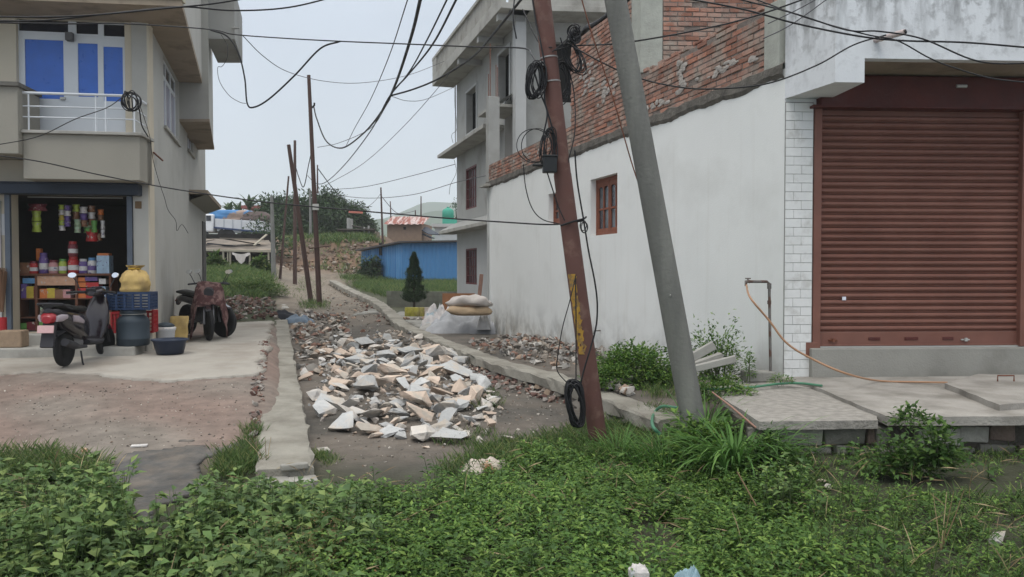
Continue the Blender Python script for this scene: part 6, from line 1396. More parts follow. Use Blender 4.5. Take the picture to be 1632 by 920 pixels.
b = MB(); d_ = Vector((2.5,6,0)); r4 = [s0+Vector((-.35,-.2,0)), s1+Vector((-.1,-.35,0)), s2+Vector((.3,-.3,0)), s2+d_, s0+Vector((3,6,0))]; zz = [zt0+.02, zt1+.03, zt2+.03, zt2+.3, zt0+.3]
b.prism([(p.x,p.y) for p in r4], zz, [z+.09 for z in zz]); b.build('roof', M('dark_tin_roof', (.075,.07,.07), .7, .3, 3, .2), bs_)
sf = Fr((s0.x,s0.y),(s1.x,s1.y),(-1,-1)); t0 = sf.px(607,420)[0]; b = MB(); sf.box(b, t0-.12, t0+.13, .0, .06, zg(-8,48,False)+1.35, zg(-8,48,False)+2.1); b.build('window', m_dark, bs_)
sf2 = Fr((s1.x,s1.y),(s2.x,s2.y),(0,-1)); b = MB(); sf2.box(b, .5, .52, .02, .05, gzb, zt1); sf2.box(b, 0, 3.6, .021, .06, zt1-.06, zt1); b.build('trim', m_bs, bs_)
rubble('stones_by_shed', 'line of pale stones along the foot of the blue shed', [([(576,449),(640,449),(730,462),(728,468),(640,456),(576,453)], 60, .15, .4, .05)], m_rub)
# rusty roofed brick house
h0 = at(617, 386, 62); bh = thing('brick_hut', 'tan brick hut with rusty corrugated roof above the blue shed', 'hut', (h0.x, 62, 1.5))
hx0, hx1 = at(617, 380, 62).x, at(672, 380, 62).x; hz = at(640, 358, 62).z
b = MB(); b.prism([(hx0,62),(hx1,62),(hx1+.4,66),(hx0+.4,66)], .8, hz+.1); b.build('wall', M('tan_brick', (.23,.165,.12), .9, .15, 4, .3), bh)
b = MB(); q = at(645, 364, 61.97); b.box(q, (.2,.04,.22)); b.build('vent', m_dark, bh)
hzt = at(640, 345, 64).z; b = MB(); k = 30; vs = []
for i in range(k+1):
    x = hx0-.25+(hx1-hx0+.4)*i/k; o = .03*math.sin(i*1.4); vs += [Vector((x, 61.6, hz+o)), Vector((x+.3, 64.2, hzt+o))]
b.add(vs, [(2*i, 2*i+2, 2*i+3, 2*i+1) for i in range(k)]); b.build('roof', M('rusty_tin', (.27,.10,.075), .7, .3, 3, .1, col2=(.50,.40,.38), mix=(.45,.55), mscale=1.6, stretch=(3,.3,.3)), bh)
b = MB(); b.beam(at(672,372,62.5), at(690,380,62.0), .5, .06); b.beam(at(672,362,63), at(692,374,62), 1.2, .06); b.build('lean_to_roof', m_navy, bh)
# pale house with green tank
p_ = at(693, 384, 80); ph = thing('pale_house', 'pale grey house with green parapet behind the rusty roofed hut', 'house', (p_.x, 80, 1.5)); x0, x1 = at(693,370,80).x, at(745,370,80).x
b = MB(); b.prism([(x0,80),(x1,80),(x1,86),(x0,86)], 1, at(700,362,80).z); b.build('wall', M('pale_blue_wall', (.42,.46,.47), .9, .1, 2, .05), ph)
b = MB(); b.prism([(x0-.3,79.6),(x1,79.6),(x1,86),(x0-.3,86)], at(700,362,80).z, at(700,357,80).z); b.build('roof', m_gray_l, ph)
mgn = M('green_parapet', (.05,.32,.23), .6, .1, 3, 0)
b = MB(); b.prism([(at(705,350,82).x,82),(x1,82),(x1,86),(at(705,350,82).x,86)], at(700,357,82).z, at(700,349,82).z); b.build('parapet', mgn, ph)
tq = at(714, 346, 83); tk = thing('water_tank', 'green plastic water tank on the roof of the pale house', 'water tank', (tq.x, 83, at(714,349,83).z)); b = MB(); b.lathe([(.0,0),(.62,0),(.62,.75),(.55,.95),(.3,1.1),(.1,1.15),(0,1.15)], (tq.x,83,at(714,349,83).z), 18); b.build('tank_body', mgn, tk)
b = MB(); b.lathe([(.15,1.13),(.15,1.25),(.14,1.26),(0,1.26)], (tq.x,83,at(714,349,83).z), 12); b.build('lid', mgn, tk)
# collapsed shed at the left with hanging white cloth
m_thatch = M('old_roof_sheet', (.20,.175,.15), .95, .3, 2, .6, 10, col2=(.27,.225,.18), mix=(.5,.62), mscale=.9, stretch=(.5,2,2)); m_bamboo = M('pale_post', (.38,.35,.28), .8, .15, 5, .1)
Ys = 38; A0 = at(300, 398, Ys); sh_ = thing('open_shed', 'low open shed with sagging patched roof and pale posts', 'shed', (A0.x+2, Ys, zg(A0.x+3, Ys, False)))
rl, rr = at(296, 396, Ys), at(440, 399, Ys); tl_, tr_ = at(296, 374, Ys+3.5), at(425, 378, Ys+3.5)
b = MB(); n = 16; m2 = 6; vs = []
for i in range(n+1):
    for j in range(m2+1):
        u, v = i/n, j/m2; p = rl.lerp(rr, u).lerp(tl_.lerp(tr_, u), v); p.z += .10*noise.noise(Vector((u*6, v*4, 0)))-.10*math.sin(u*3.1)*(1-v)*.5; vs.append(p)
b.add(vs, [(i*(m2+1)+j, (i+1)*(m2+1)+j, (i+1)*(m2+1)+j+1, i*(m2+1)+j+1) for i in range(n) for j in range(m2)]); b.add([v-Vector((0,0,.1)) for v in vs], [(i*(m2+1)+j, (i+1)*(m2+1)+j, (i+1)*(m2+1)+j+1, i*(m2+1)+j+1) for i in range(n) for j in range(m2)])
roof_ = b.build('roof', m_thatch, sh_)
for (x0,y0,x1,y1,w_,mm) in ((303,374,415,392,.22,m_dark),(330,390,402,397,.12,m_navy),(405,393,425,376,.12,m_bamboo),(350,382,420,384,.5,m_thatch),(300,392,340,384,.4,m_thatch)):
    b = MB(); b.beam(at(x0,y0,Ys+.6)+Vector((0,0,.06)), at(x1,y1,Ys+1.4)+Vector((0,0,.06)), w_, .05); b.build('roof_plank', mm, sh_)
b = MB(); b.beam(at(296,398,Ys-.06), at(440,401,Ys-.06), .06, .10); b.build('eave_beam', m_bamboo, sh_)
for px in (356, 363, 367, 398, 428):
    a = at(px, 399, Ys-.02); b = MB(); b.tube([a, Vector((a.x, a.y, zg(a.x,a.y,False)-.1))], .05 if px != 363 else .035, 6); b.build('post', m_bamboo, sh_)
b = MB(); w0, w1 = at(300,400,Ys+2.6), at(436,402,Ys+2.6); b.add([Vector((w0.x,w0.y,1)), Vector((w1.x,w1.y,1)), w1+Vector((0,0,.5)), w0+Vector((0,0,.5))], [(0,1,2,3)]); b.box(((w0.x+w1.x)/2, Ys+2.8, 2.1), (abs(w1.x-w0.x), .2, 2.6)); b.build('back_wall', m_dark, sh_)
# cloth
b = MB(); n = 16; vs = []
for i in range(n+1):
    u = i/n; sag = math.sin(u*math.pi); a = at(370+28*u, 402+3*sag, Ys-.1); bt = at(370+28*u, 405+15*sag**2.2+2*random.random(), Ys-.14); 
    for j in range(5): p = a.lerp(bt, j/4); p.y += .05*math.sin(i*1.3); vs.append(p)
b.add(vs, [(i*5+j, (i+1)*5+j, (i+1)*5+j+1, i*5+j+1) for i in range(n) for j in range(4)], True); tag(b.build('hanging_cloth', M('white_cloth', (.55,.52,.50), .9, .1, bump=0), None, loc=tuple(at(384,402,Ys))), 'white cloth slung like a hammock in the open shed', 'cloth')
for px, y, lab in ((355,429,'pale block on the grass below the left shed post'),(396,428,'pale tub on the grass below the hanging cloth')):
    q = gp(px, y+2); b = MB(); b.box(q+Vector((0,0,.15)), (.9 if px > 390 else .5,.4,.3)); tag(b.build('pale_block', m_conc_l, None, loc=tuple(q), bevel=.02), lab, 'block')
# truck
Yk = 56; tkz = at(380, 378, Yk).z
tr = thing('truck', 'white flatbed truck with a blue tarpaulin load parked on the terrace above the shed', 'truck', (at(370,378,Yk).x, Yk, tkz))
m_tw = M('truck_white', (.55,.57,.60), .5, .08, 2, 0); X_ = lambda px: at(px, 370, Yk).x; Z_ = lambda py: at(370, py, Yk).z
b = MB(); b.prism([(X_(343),Yk),(X_(420),Yk),(X_(420),Yk+2.2),(X_(343),Yk+2.2)], [Z_(362)]*1+[Z_(369),Z_(369),Z_(362)], [Z_(348.5),Z_(353),Z_(353),Z_(348.5)]); b.build('cargo_bed', m_tw, tr, bevel=.02)
b = MB(); 
for px in (357,371,385,399,412): b.box((X_(px), Yk-.02, Z_(358)), (.05,.05,.75))
b.build('bed_ribs', M('truck_rib', (.40,.43,.47), .5, .05, bump=0), tr)
b = MB(); b.prism([(X_(341),Yk-.05),(X_(421),Yk-.05),(X_(421),Yk+2.1),(X_(341),Yk+2.1)], [Z_(364),Z_(372),Z_(372),Z_(364)], [Z_(361.5),Z_(369),Z_(369),Z_(361.5)]); b.build('blue_side_stripe', M('truck_blue', (.03,.05,.12), .5, .05, bump=0), tr)
b = MB(); b.prism([(X_(345),Yk+.1),(X_(420),Yk+.1),(X_(420),Yk+2.0),(X_(345),Yk+2.0)], [Z_(368),Z_(374),Z_(374),Z_(368)], [Z_(364.2),Z_(372.2),Z_(372.2),Z_(364.2)]); b.build('chassis', m_tw, tr)
b = MB(); b.prism([(X_(311),Yk+.05),(X_(340),Yk+.05),(X_(340),Yk+2.1),(X_(311),Yk+2.1)], Z_(370), Z_(341)); cab = b.build('cab', M('truck_cab_white', (.68,.70,.72), .4, .05, bump=0), tr, bevel=.12)
b = MB(); b.prism([(X_(315),Yk+.02),(X_(326),Yk+.02),(X_(326),Yk+.1),(X_(315),Yk+.1)], Z_(352), Z_(343)); b.build('window', m_dglass, cab); b = MB(); b.prism([(X_(328.5),Yk+.02),(X_(336),Yk+.02),(X_(336),Yk+.1),(X_(328.5),Yk+.1)], Z_(352), Z_(343.5)); b.build('window', m_dglass, cab)
for px, py in ((322,376),(356,374),(364,375),(391,377),(408,379)):
    b = MB(); b.lathe([(0,-.14),(.30,-.14),(.42,-.12),(.46,0),(.42,.12),(.3,.14),(0,.14)], (X_(px), Yk+.15, Z_(py)), 18, axis='Y'); b.build('wheel', m_tyre, tr)
lumpy('blue_tarp_load', M('blue_tarp', (.06,.20,.42), .6, .15, 3, .2, col2=(.30,.22,.18), mix=(.55,.6), mscale=.9), 'blue tarpaulin bundle heaped at the front of the truck bed', 'tarpaulin', (X_(362), Yk+1.0, Z_(350)), [(.9,0),(.92,.3),(.85,.62),(.6,.72)], 1.9, .9, 5, amp=.15)
lumpy('dark_load', M('brown_load', (.10,.075,.07), .9, .3, 4, .3), 'dark brown load on the rear half of the truck bed', 'load', (X_(398), Yk+1.0, Z_(353)), [(.9,0),(.92,.2),(.8,.5),(.5,.75)], 1.6, .9, 9, amp=.15)
# hut ruins on the mound
rq = at(580, 378, 57); ru = thing('ruined_hut', 'ruined brick hut with crumbling roof on top of the dirt mound', 'hut', (rq.x, 57, zg(rq.x, 57, False)))
xx = lambda px: at(px, 370, 57).x; zz_ = lambda py: at(580, py, 57).z
b = MB(); b.prism([(xx(543),57),(xx(557),57),(xx(557),59),(xx(543),59)], 2, zz_(365)); b.prism([(xx(565),57.4),(xx(596),57.4),(xx(596),59.5),(xx(565),59.5)], 2, zz_(368)); b.build('wall', M('mud_brick', (.19,.155,.125), .95, .25, 3, .4), ru)
b = MB(); b.beam(at(538,367,57), at(597,367,57.5), 2.5, .10); b.beam(at(560,360,57), at(597,366,57.5), .6, .08); b.build('roof', M('dark_thatch', (.09,.08,.07), .95, .4, 3, .6), ru)
for px, y0, y1, w_ in ((556,348,378,.22),(561,349,380,.16),(588,360,372,.1),(581,362,374,.08)):
    b = MB(); b.box((xx(px), 56.9, (zz_(y0)+zz_(y1))/2), (w_, .2, zz_(y0)-zz_(y1))); b.build('pillar', m_gray, ru)
b = MB(); b.beam(at(556,338,57), at(578,339,57), .1, .14); b.build('red_bar', M('red_white_bar', (.50,.16,.12), .7, .2, bump=0), ru)
b = MB(); b.prism([(xx(562),60),(xx(563),60),(xx(598),60)], 3.5, 3.6); 
# small red and white house among the trees
q = at(400, 335, 68); vh = thing('far_cottage', 'small pale cottage with red roof edge among the banana plants', 'cottage', (q.x, 68, 4)); x0, x1 = at(405,330,68).x, at(432,330,68).x
b = MB(); b.prism([(x0,68),(x1,68),(x1,71),(x0,71)], 4, at(400,333,68).z); b.build('wall', M('cream_far', (.42,.40,.33), .9, .1, bump=0), vh); b = MB(); b.prism([(x0-1.0,67.6),(x1,67.6),(x1,71),(x0-1.0,71)], at(400,333,68).z, at(400,328,68).z); b.build('roof', M('red_far_roof', (.27,.10,.09), .8, .1, bump=0), vh)
# distant ridges
def ridge(Y, prof, col, name):
    b = MB(); n = len(prof); pts = [at(px, py, Y) for px, py in prof]; P_ = cr(pts, 8)
    P_ = [p+Vector((0,0,Y*.003*noise.noise(Vector((p.x/Y*30, 0, 0))))) for p in P_]; m = len(P_); vs = []
    for p in P_: vs += [Vector((p.x, Y-Y*.25, 0)), Vector((p.x, Y-Y*.08, p.z*.6)), Vector((p.x, Y, p.z)), Vector((p.x, Y+Y*.3, 0))]
    b.add(vs, [(i*4+k, (i+1)*4+k, (i+1)*4+k+1, i*4+k+1) for i in range(m-1) for k in range(3)], True); return struct(name, b, col)
m_hill = M('wooded_hill', (.055,.085,.05), .95, .2, .02, 0)
ridge(520, [(100,410),(330,395),(480,395),(560,372),(600,350),(640,352),(700,335),(740,338),(800,350),(1000,380),(1500,400)], m_hill, 'hills')
ridge(880, [(-300,400),(330,372),(560,362),(620,345),(690,322),(760,330),(900,360),(1700,390)], m_hill, 'far_hills')

hz = MB(); hz.box((0, 580, 64), (2600, 1300, 142)); m_hz = bpy.data.materials.new('haze'); m_hz.use_nodes = True; t_ = m_hz.node_tree; t_.nodes.clear()
o_ = t_.nodes.new('ShaderNodeOutputMaterial'); v_ = t_.nodes.new('ShaderNodeVolumePrincipled'); v_.inputs['Color'].default_value = (.93,.965,1,1); v_.inputs['Density'].default_value = .0008; v_.inputs['Anisotropy'].default_value = 0.0
t_.links.new(v_.outputs[0], o_.inputs['Volume']); tag(hz.build('haze', m_hz), kind='stuff')
# ================================================================ vegetation
def leafmat(name, cols_, trans=.22, island=.25): return M(name, (.05,.09,.03), .55, .25, 1.3, 0, icols=cols_, island=island, trans=trans, spec=.25)
m_lf_broad = leafmat('broad_weed_leaf', [(.12,.19,.058),(.092,.155,.050),(.14,.215,.07),(.065,.115,.042),(.17,.23,.07),(.10,.17,.052)])
m_lf_fine = leafmat('fine_weed_leaf', [(.105,.20,.036),(.072,.145,.030),(.135,.235,.046),(.082,.165,.036),(.165,.25,.055),(.05,.105,.028)])
m_grass = leafmat('grass_blade', [(.080,.15,.035),(.065,.12,.03),(.105,.175,.045),(.16,.19,.065),(.055,.10,.027)])
m_grass_b = leafmat('bright_grass_blade', [(.10,.22,.045),(.08,.18,.038),(.14,.26,.06),(.065,.145,.034)])
m_dry = leafmat('dry_stalks', [(.24,.18,.10),(.30,.23,.13),(.18,.13,.07),(.34,.27,.16)], .1)
m_redweed = leafmat('reddish_dry_weed', [(.14,.075,.035),(.11,.06,.03),(.17,.10,.04),(.08,.08,.03)], .15)
m_tree = leafmat('dark_tree_leaf', [(.040,.075,.030),(.030,.058,.026),(.055,.095,.038),(.042,.078,.028)], .15)
m_cyp = leafmat('cypress_leaf', [(.045,.09,.036),(.034,.068,.030),(.062,.11,.042)], .1)
m_vine = leafmat('vine_leaf', [(.075,.15,.03),(.055,.115,.028),(.10,.17,.04),(.045,.09,.025)], .25)
m_ban = leafmat('banana_leaf', [(.06,.10,.045),(.08,.12,.055),(.05,.085,.04)], .2)
m_stem = M('green_stem', (.07,.09,.04), .8, .2, 5, 0); m_bark = M('bark', (.07,.055,.04), .95, .3, 4, .4)
def herb(L, x, y, h, n, ll, lw, lean=.15, droop=.0, z=None, MBs=None, top=.5):
    z = zg(x, y, False) if z is None else z; lx, ly = random.gauss(0, lean)*h, random.gauss(0, lean)*h
    if MBs is not None: MBs.tube([(x,y,z-.02),(x+lx*.5,y+ly*.5,z+h*.6),(x+lx,y+ly,z+h)], [.004,.003,.0015], 3, cap=False)
    for i in range(n):
        f = 1-random.random()**(1/ (1+top))*random.random() if False else random.random()**(.75)
        t = random.uniform(0, 6.283); k = random.uniform(.6, 1.15)*(1.1-.45*f)
        up = .45*f-.15+random.gauss(0,.25)-droop
        L.leaf((x+lx*f+math.cos(t)*.01, y+ly*f+math.sin(t)*.01, z+h*f), (math.cos(t), math.sin(t), up), ll*k, lw*k, (random.gauss(0,.25), random.gauss(0,.25), 1))
def field(L, poly_px, n, fn, ymin=2.6, wob=.25):
    W = []
    for p in poly_px:
        if isinstance(p, tuple) and len(p) == 2: g = gp(*p); W.append((g.x, g.y))
        else: W.append((p[1], p[2]))
    x0, x1 = min(p[0] for p in W), max(p[0] for p in W); y0, y1 = min(p[1] for p in W), max(p[1] for p in W); c = 0; k = 0
    while c < n and k < n*30:
        k += 1; x, y = random.uniform(x0, x1), random.uniform(y0, y1)
        if inpoly(x+wob*noise.noise(Vector((x*2,y*2,1))), y+wob*noise.noise(Vector((x*2,y*2,5))), W): fn(x, y); c += 1
Wp = lambda x, y: ('w', x, y)
def silt(x, y):        # bare patches: the dark silt, the dirt track, thin spots
    px, py = proj(x, y, zg(x, y, False))
    if inpoly(px, py, [(165,740),(240,722),(340,712),(350,745),(325,800),(290,870),(215,870),(190,800)]): return .04
    if inpoly(px, py, [(1370,772),(1632,764),(1700,764),(1700,792),(1632,792),(1400,792)]): return .06
    if x > 1.75 and y > 5.75: return .22
    if inpoly(px, py, [(1285,770),(1330,770),(1340,800),(1290,800)]): return .3
    if inpoly(px, py, [(930,735),(1030,722),(1050,745),(960,752)]): return .25
    if inpoly(px, py, [(1005,838),(1075,838),(1085,915),(1000,912)]): return .03
    if inpoly(px, py, [(1560,835),(1640,825),(1640,880),(1580,880)]): return .2
    return 1
# --- broad leaved weeds, lower left
L = Leaves(); st = MB()
def f1(x, y):
    if random.random() > silt(x, y): return
    h = random.uniform(.13,.42)*(1+.55*noise.noise(Vector((x*1.3,y*1.3,0)))); 
    e = ss(7.0, 5.0, y); h *= .28+.72*e
    herb(L, x, y, h, random.randint(7,12), random.uniform(.08,.14), random.uniform(.05,.088), MBs=st)
field(L, [Wp(-4.6,2.9), Wp(-.7,2.9), (600,812), (560,790), (500,795), (400,795), (340,785), (150,780), (60,768), (-60,765)], 2300, f1)
tag(L.build('broadleaf_weeds', m_lf_broad, None, (-2, 4.6, -.3), extra=st), 'thick broad leaved weeds filling the lower left of the verge', 'weeds', kind='stuff')
# --- finer weeds, centre
L = Leaves(); st = MB()
def f2(x, y):
    if random.random() > silt(x, y): return
    h = random.uniform(.09,.34)*(1+.6*noise.noise(Vector((x*1.5,y*1.5,3)))); e = ss(7.0, 5.0, y); h *= .4+.6*e
    a = random.random()
    if a < .78: herb(L, x, y, h, random.randint(10,16), random.uniform(.05,.085), random.uniform(.020,.034), lean=.3, MBs=None)
    else: herb(L, x, y, h*.9, random.randint(8,12), random.uniform(.045,.07), random.uniform(.028,.04), MBs=None)
field(L, [Wp(-1.3,2.9), Wp(1.9,2.9), (1250,800), (1170,712), (1080,705), (1000,712), (900,722), (820,738), (740,775), (620,792), (560,790)], 5200, f2)
tag(L.build('leafy_weeds', m_lf_fine, None, (.2, 4.6, -.3), extra=st if st.v else None), 'dense small leaved green weeds covering the middle of the verge', 'weeds', kind='stuff')
# --- right: grass and low weeds
L = Leaves(); G = Leaves()
def f3(x, y):
    if random.random() > silt(x, y): return
    h = random.uniform(.05,.17)*(1+.6*noise.noise(Vector((x*1.7,y*1.7,6)))); a = random.random()
    if a < .74: herb(L, x, y, h*random.uniform(.6,1.3), random.randint(8,15), random.choice((.03,.04,.05,.065)), random.choice((.010,.014,.02,.03)), lean=.4)
    else:
        for _ in range(9):
            t = random.uniform(0,6.28); G.leaf((x+random.gauss(0,.03), y+random.gauss(0,.03), zg(x,y,False)), (math.cos(t)*.6, math.sin(t)*.6, random.uniform(.4,1.4)), random.uniform(.06,.18), random.uniform(.005,.010))
field(L, [Wp(1.0,2.9), Wp(5.2,2.9), Wp(6.8,6.3), (1700,712), (1500,716), (1300,722), (1180,716), (1120,740), (1080,800)], 7600, f3)
tag(L.build('low_weeds', m_lf_fine, None, (3, 4.6, -.3)), 'low creeping weeds over the right side of the verge', 'weeds', kind='stuff')
def fg(x, y, n=7, l0=.08, l1=.22):
    for _ in range(n):
        t = random.uniform(0,6.28); G.leaf((x+random.gauss(0,.03), y+random.gauss(0,.03), zg(x,y,False)-.01), (math.cos(t)*.55, math.sin(t)*.55, random.uniform(.6,1.6)), random.uniform(l0,l1), random.uniform(.004,.008))
field(G, [(700,748),(760,718),(830,712),(900,690),(1010,676),(1100,690),(1120,720),(900,735),(800,750),(720,770)], 900, lambda x, y: fg(x, y, 7, .06, .2))
field(G, [(-60,725),(60,730),(150,738),(230,735),(350,728),(400,735),(402,775),(200,770),(-60,765)], 700, lambda x, y: fg(x, y) if silt(x, y) > .5 else None)
field(G, [(495,720),(520,716),(535,740),(505,750)], 60, lambda x, y: fg(x, y, 6, .05, .12)); field(G, [(385,690),(408,680),(404,745),(360,745)], 120, lambda x, y: fg(x, y, 6, .06, .16))
field(G, [(700,690),(830,700),(820,722),(720,715)], 90, lambda x, y: fg(x, y, 6, .05, .14)); field(G, [(725,640),(790,620),(800,650),(745,655)], 60, lambda x, y: fg(x, y, 6, .05, .14))
field(G, [(960,590),(1075,600),(1110,640),(1040,635),(960,612)], 260, lambda x, y: fg(x, y, 8, .06, .18)); field(G, [(940,650),(1010,655),(1090,670),(1090,700),(960,690)], 160, lambda x, y: fg(x, y, 7, .06, .2))
field(G, [(1180,715),(1632,712),(1700,712),(1700,745),(1180,745)], 500, lambda x, y: fg(x, y, 6, .03, .08))
tag(G.build('grass', m_grass, None, (0, 6, -.2)), 'thin green grass blades fringing the lane, kerbs and verge', 'grass', kind='stuff')
L = Leaves(); st = MB()
def f4(x, y):
    if random.random() > silt(x, y): return
    herb(L, x, y, random.uniform(.12,.34), random.randint(6,11), random.uniform(.06,.11), random.uniform(.035,.06), MBs=st)
field(L, [Wp(-1.3,2.9), Wp(4.5,2.9), (1632,860), (1250,780), (900,745), (600,790)], 260, f4)
field(L, [(1100,740),(1300,730),(1632,740),(1632,770),(1150,790)], 60, f4)
field(L, [Wp(-4.6,2.9), Wp(-1.0,2.9), (600,820), (60,790)], 110, f4)
tag(L.build('tall_weeds', m_vine, None, (.8, 4.4, -.3), extra=st), 'scattered taller yellow green weeds poking out of the verge', 'weeds', kind='stuff')
D = Leaves()
field(D, [Wp(-4.4,2.9), Wp(4.8,2.9), (1632,735), (1200,725), (900,730), (560,780), (0,760)], 190, lambda x, y: [D.leaf((x+random.gauss(0,.05), y+random.gauss(0,.05), zg(x,y,False)+random.uniform(.02,.2)), (random.gauss(0,1), random.gauss(0,.6), random.uniform(-.1,1.2)), random.uniform(.08,.25), .005) for _ in range(4)] and None)
tag(D.build('dead_stems', m_dry, None, (0, 4.6, -.3)), 'dead straw coloured stems scattered through the weeds', 'dead stems', kind='stuff')
# --- dry straw and reddish weeds
D = Leaves(); c = at(1040, 878, 4.15)
for _ in range(700):
    t = random.uniform(0,6.28); x, y = c.x+random.gauss(0,.085), c.y+random.gauss(0,.10); D.leaf((x, y, zg(x,y,False)+random.uniform(0,.12)), (math.cos(t), math.sin(t)*.8, random.uniform(-.2,.8)), random.uniform(.05,.16), .005)
tag(D.build('dry_grass_clump', m_dry, None, tuple(c)), 'flattened patch of brown dry straw in the weeds at the lower edge', 'dry grass')
D = Leaves()
for _ in range(45):
    x, y = at(500,860,4.5).x+random.gauss(0,.16), 4.5+random.gauss(0,.22); herb(D, x, y, random.uniform(.30,.52), 26, .035, .012, lean=.15)
tag(D.build('reddish_weed', m_redweed, None, (-1.1,4.5,-.3)), 'rusty brown dried weed standing among the green broad leaves', 'weed')
# --- long blades
def blade_mb(mb, p, d, l, w_, droop=.9, seg=7):
    p = Vector(p); d = Vector(d).normalized(); h = Vector((d.x, d.y, 0)); h = h.normalized() if h.length > .01 else Vector((1,0,0)); s = Vector((-h.y, h.x, 0)); vs = []
    cur = p.copy(); el = math.asin(max(-1, min(1, d.z)))
    for i in range(seg+1):
        f = i/seg; ww = w_*(1-f**2.2)*(.6+.4*min(1, f*5)); vs += [cur-s*ww/2+Vector((0,0,ww*.2)), cur, cur+s*ww/2+Vector((0,0,ww*.2))]
        a = el - droop*(f**1.3)*1.9; cur = cur+(h*math.cos(a)+Vector((0,0,1))*math.sin(a))*(l/seg)
    mb.add(vs, [(i*3+k, i*3+k+1, (i+1)*3+k+1, (i+1)*3+k) for i in range(seg) for k in range(2)], True)
def tuft(label, cx, cy, z, n, l0, l1, w_, mat, spread=.12, name='grass_tuft', drp=(.5,1.1)):
    b = MB()
    for _ in range(n):
        t = random.uniform(0,6.28); r_ = abs(random.gauss(0, spread)); blade_mb(b, (cx+math.cos(t)*r_, cy+math.sin(t)*r_, z-.02), (math.cos(t), math.sin(t), random.uniform(1.0,3.6)), random.uniform(l0,l1), w_*random.uniform(.6,1.2), random.uniform(*drp))
    return tag(b.build(name, mat, None, loc=(cx,cy,z)), label, 'grass tuft')
q = at(1172, 765, 6.35); tuft('tall arching bright grass tuft at the right foot of the grey pole', q.x, q.y, zg(q.x,q.y,False), 250, .35, .75, .028, m_grass_b, .15, drp=(.6,1.3))
q = at(1125, 720, 7.3); tuft('upright grass tuft growing close against the grey pole', q.x, q.y, zg(q.x,q.y,False), 90, .3, .75, .018, m_grass_b, .1)
q = at(1060, 725, 6.9); tuft('grass clump left of the grey pole foot', q.x, q.y, zg(q.x,q.y,False), 190, .25, .6, .014, m_grass_b, .2)
q = at(985, 712, 7.2); tuft('grass clump right of the rust pole foot', q.x, q.y, zg(q.x,q.y,False), 170, .2, .5, .012, m_grass_b, .2)
q = at(1330, 735, 5.9); 
D = MB()
for (x0,y0,Y0,x1,y1,Y1) in ((1030,0,0,0,0,0),): pass
for i, (x0,y0,x1,y1,Y) in enumerate(((1175,752,1205,806,5.3),)):
    b = MB(); b.tube([at(x0,y0,Y), at(x1,y1,Y-.1)], .006, 5); tag(b.build('dry_stalk', m_dry, None, loc=tuple(at(x0,y0,Y))), 'long dry straw stalk leaning in front of the tall grass tuft', 'stalk')
# --- bushes as things: crown + stems
def bush(label, cx, cy, z, rx, ry, h, n, ll, lw, mat, cat='bush', name='bush', seed=0, stems=8, fill=.55, group=None, lumps=.35):
    o = thing(name, label, cat, (cx, cy, z), group); L = Leaves()
    for _ in range(n):
        t = random.uniform(0,6.28); ph = math.acos(random.uniform(0, 1)); r_ = random.uniform(fill, 1)*(1+lumps*noise.noise(Vector((math.cos(t)*2+seed, math.sin(t)*2, ph*2))))
        d = Vector((math.cos(t)*math.sin(ph), math.sin(t)*math.sin(ph), math.cos(ph))); p = Vector((cx+d.x*rx*r_, cy+d.y*ry*r_, z+.02+d.z*h*r_))
        L.leaf(p, (d.x+random.gauss(0,.5), d.y+random.gauss(0,.5), d.z*.5+random.gauss(0,.35)), ll*random.uniform(.6,1.2), lw*random.uniform(.7,1.2), (random.gauss(0,.3),random.gauss(0,.3),1))
    L.build('foliage', mat, o); b = MB()
    for _ in range(stems): a = random.uniform(0,6.28); k = random.uniform(.2,.7); b.tube([(cx+random.gauss(0,.03),cy+random.gauss(0,.03),z-.03), (cx+math.cos(a)*rx*k, cy+math.sin(a)*ry*k, z+h*.7)], [.008*h/.4,.004*h/.4], 4)
    b.build('stems', m_stem, o); return o
bush('leafy weeds crowding round the foot of the grey pole', at(1120,730,6.75).x, 6.75, zg(at(1120,730,6.75).x,6.75,False), .34, .26, .34, 1500, .085, .035, m_lf_fine, seed=21, lumps=.7)
bush('leafy weeds thick between grass tuft and retaining wall', at(1225,730,6.1).x, 6.1, zg(at(1225,730,6.1).x,6.1,False), .26, .2, .30, 1000, .075, .03, m_vine, seed=23, lumps=.7)
q = gz0(1015, 618); bush('low dense green bush against the white wall between the two poles', q.x+.0, 9.75, zg(q.x,9.75,False), .60, .45, .50, 4600, .065, .032, m_lf_fine, seed=2)
bush('smaller green shrub in front left of the bush between the poles', at(975,600,9.4).x, 9.4, .12, .28, .25, .30, 1300, .05, .024, m_lf_fine, seed=12)
q = at(1148, 590, 8.7); bush('leafy upright bush growing behind the grey pole by the white wall', q.x, 8.9, .25, .33, .28, .62, 2400, .055, .022, m_lf_fine, seed=5, lumps=.8)
q = at(1150, 605, 7.8); bush('low bush sprawling around the concrete posts', q.x, 7.9, .22, .40, .25, .22, 1500, .05, .02, m_lf_fine, seed=8)
q = at(1196, 590, 8.6); bush('thin seedling standing against the white wall left of the tap', q.x, 8.6, .35, .06, .06, .34, 120, .05, .02, m_lf_fine, cat='plant', name='small_plant', stems=2)
q = at(1250, 600, 8.2); bush('tiny leafy weed at the foot of the tap pipe', q.x, 8.3, .33, .14, .1, .10, 220, .035, .014, m_lf_fine, cat='plant', name='small_plant', stems=3)
q = at(1410, 655, 6.7); bush('small bush sprouting from the crack between the two slabs', q.x, 6.25, .28, .15, .12, .17, 260, .05, .028, m_vine, cat='plant', name='small_plant', stems=4)
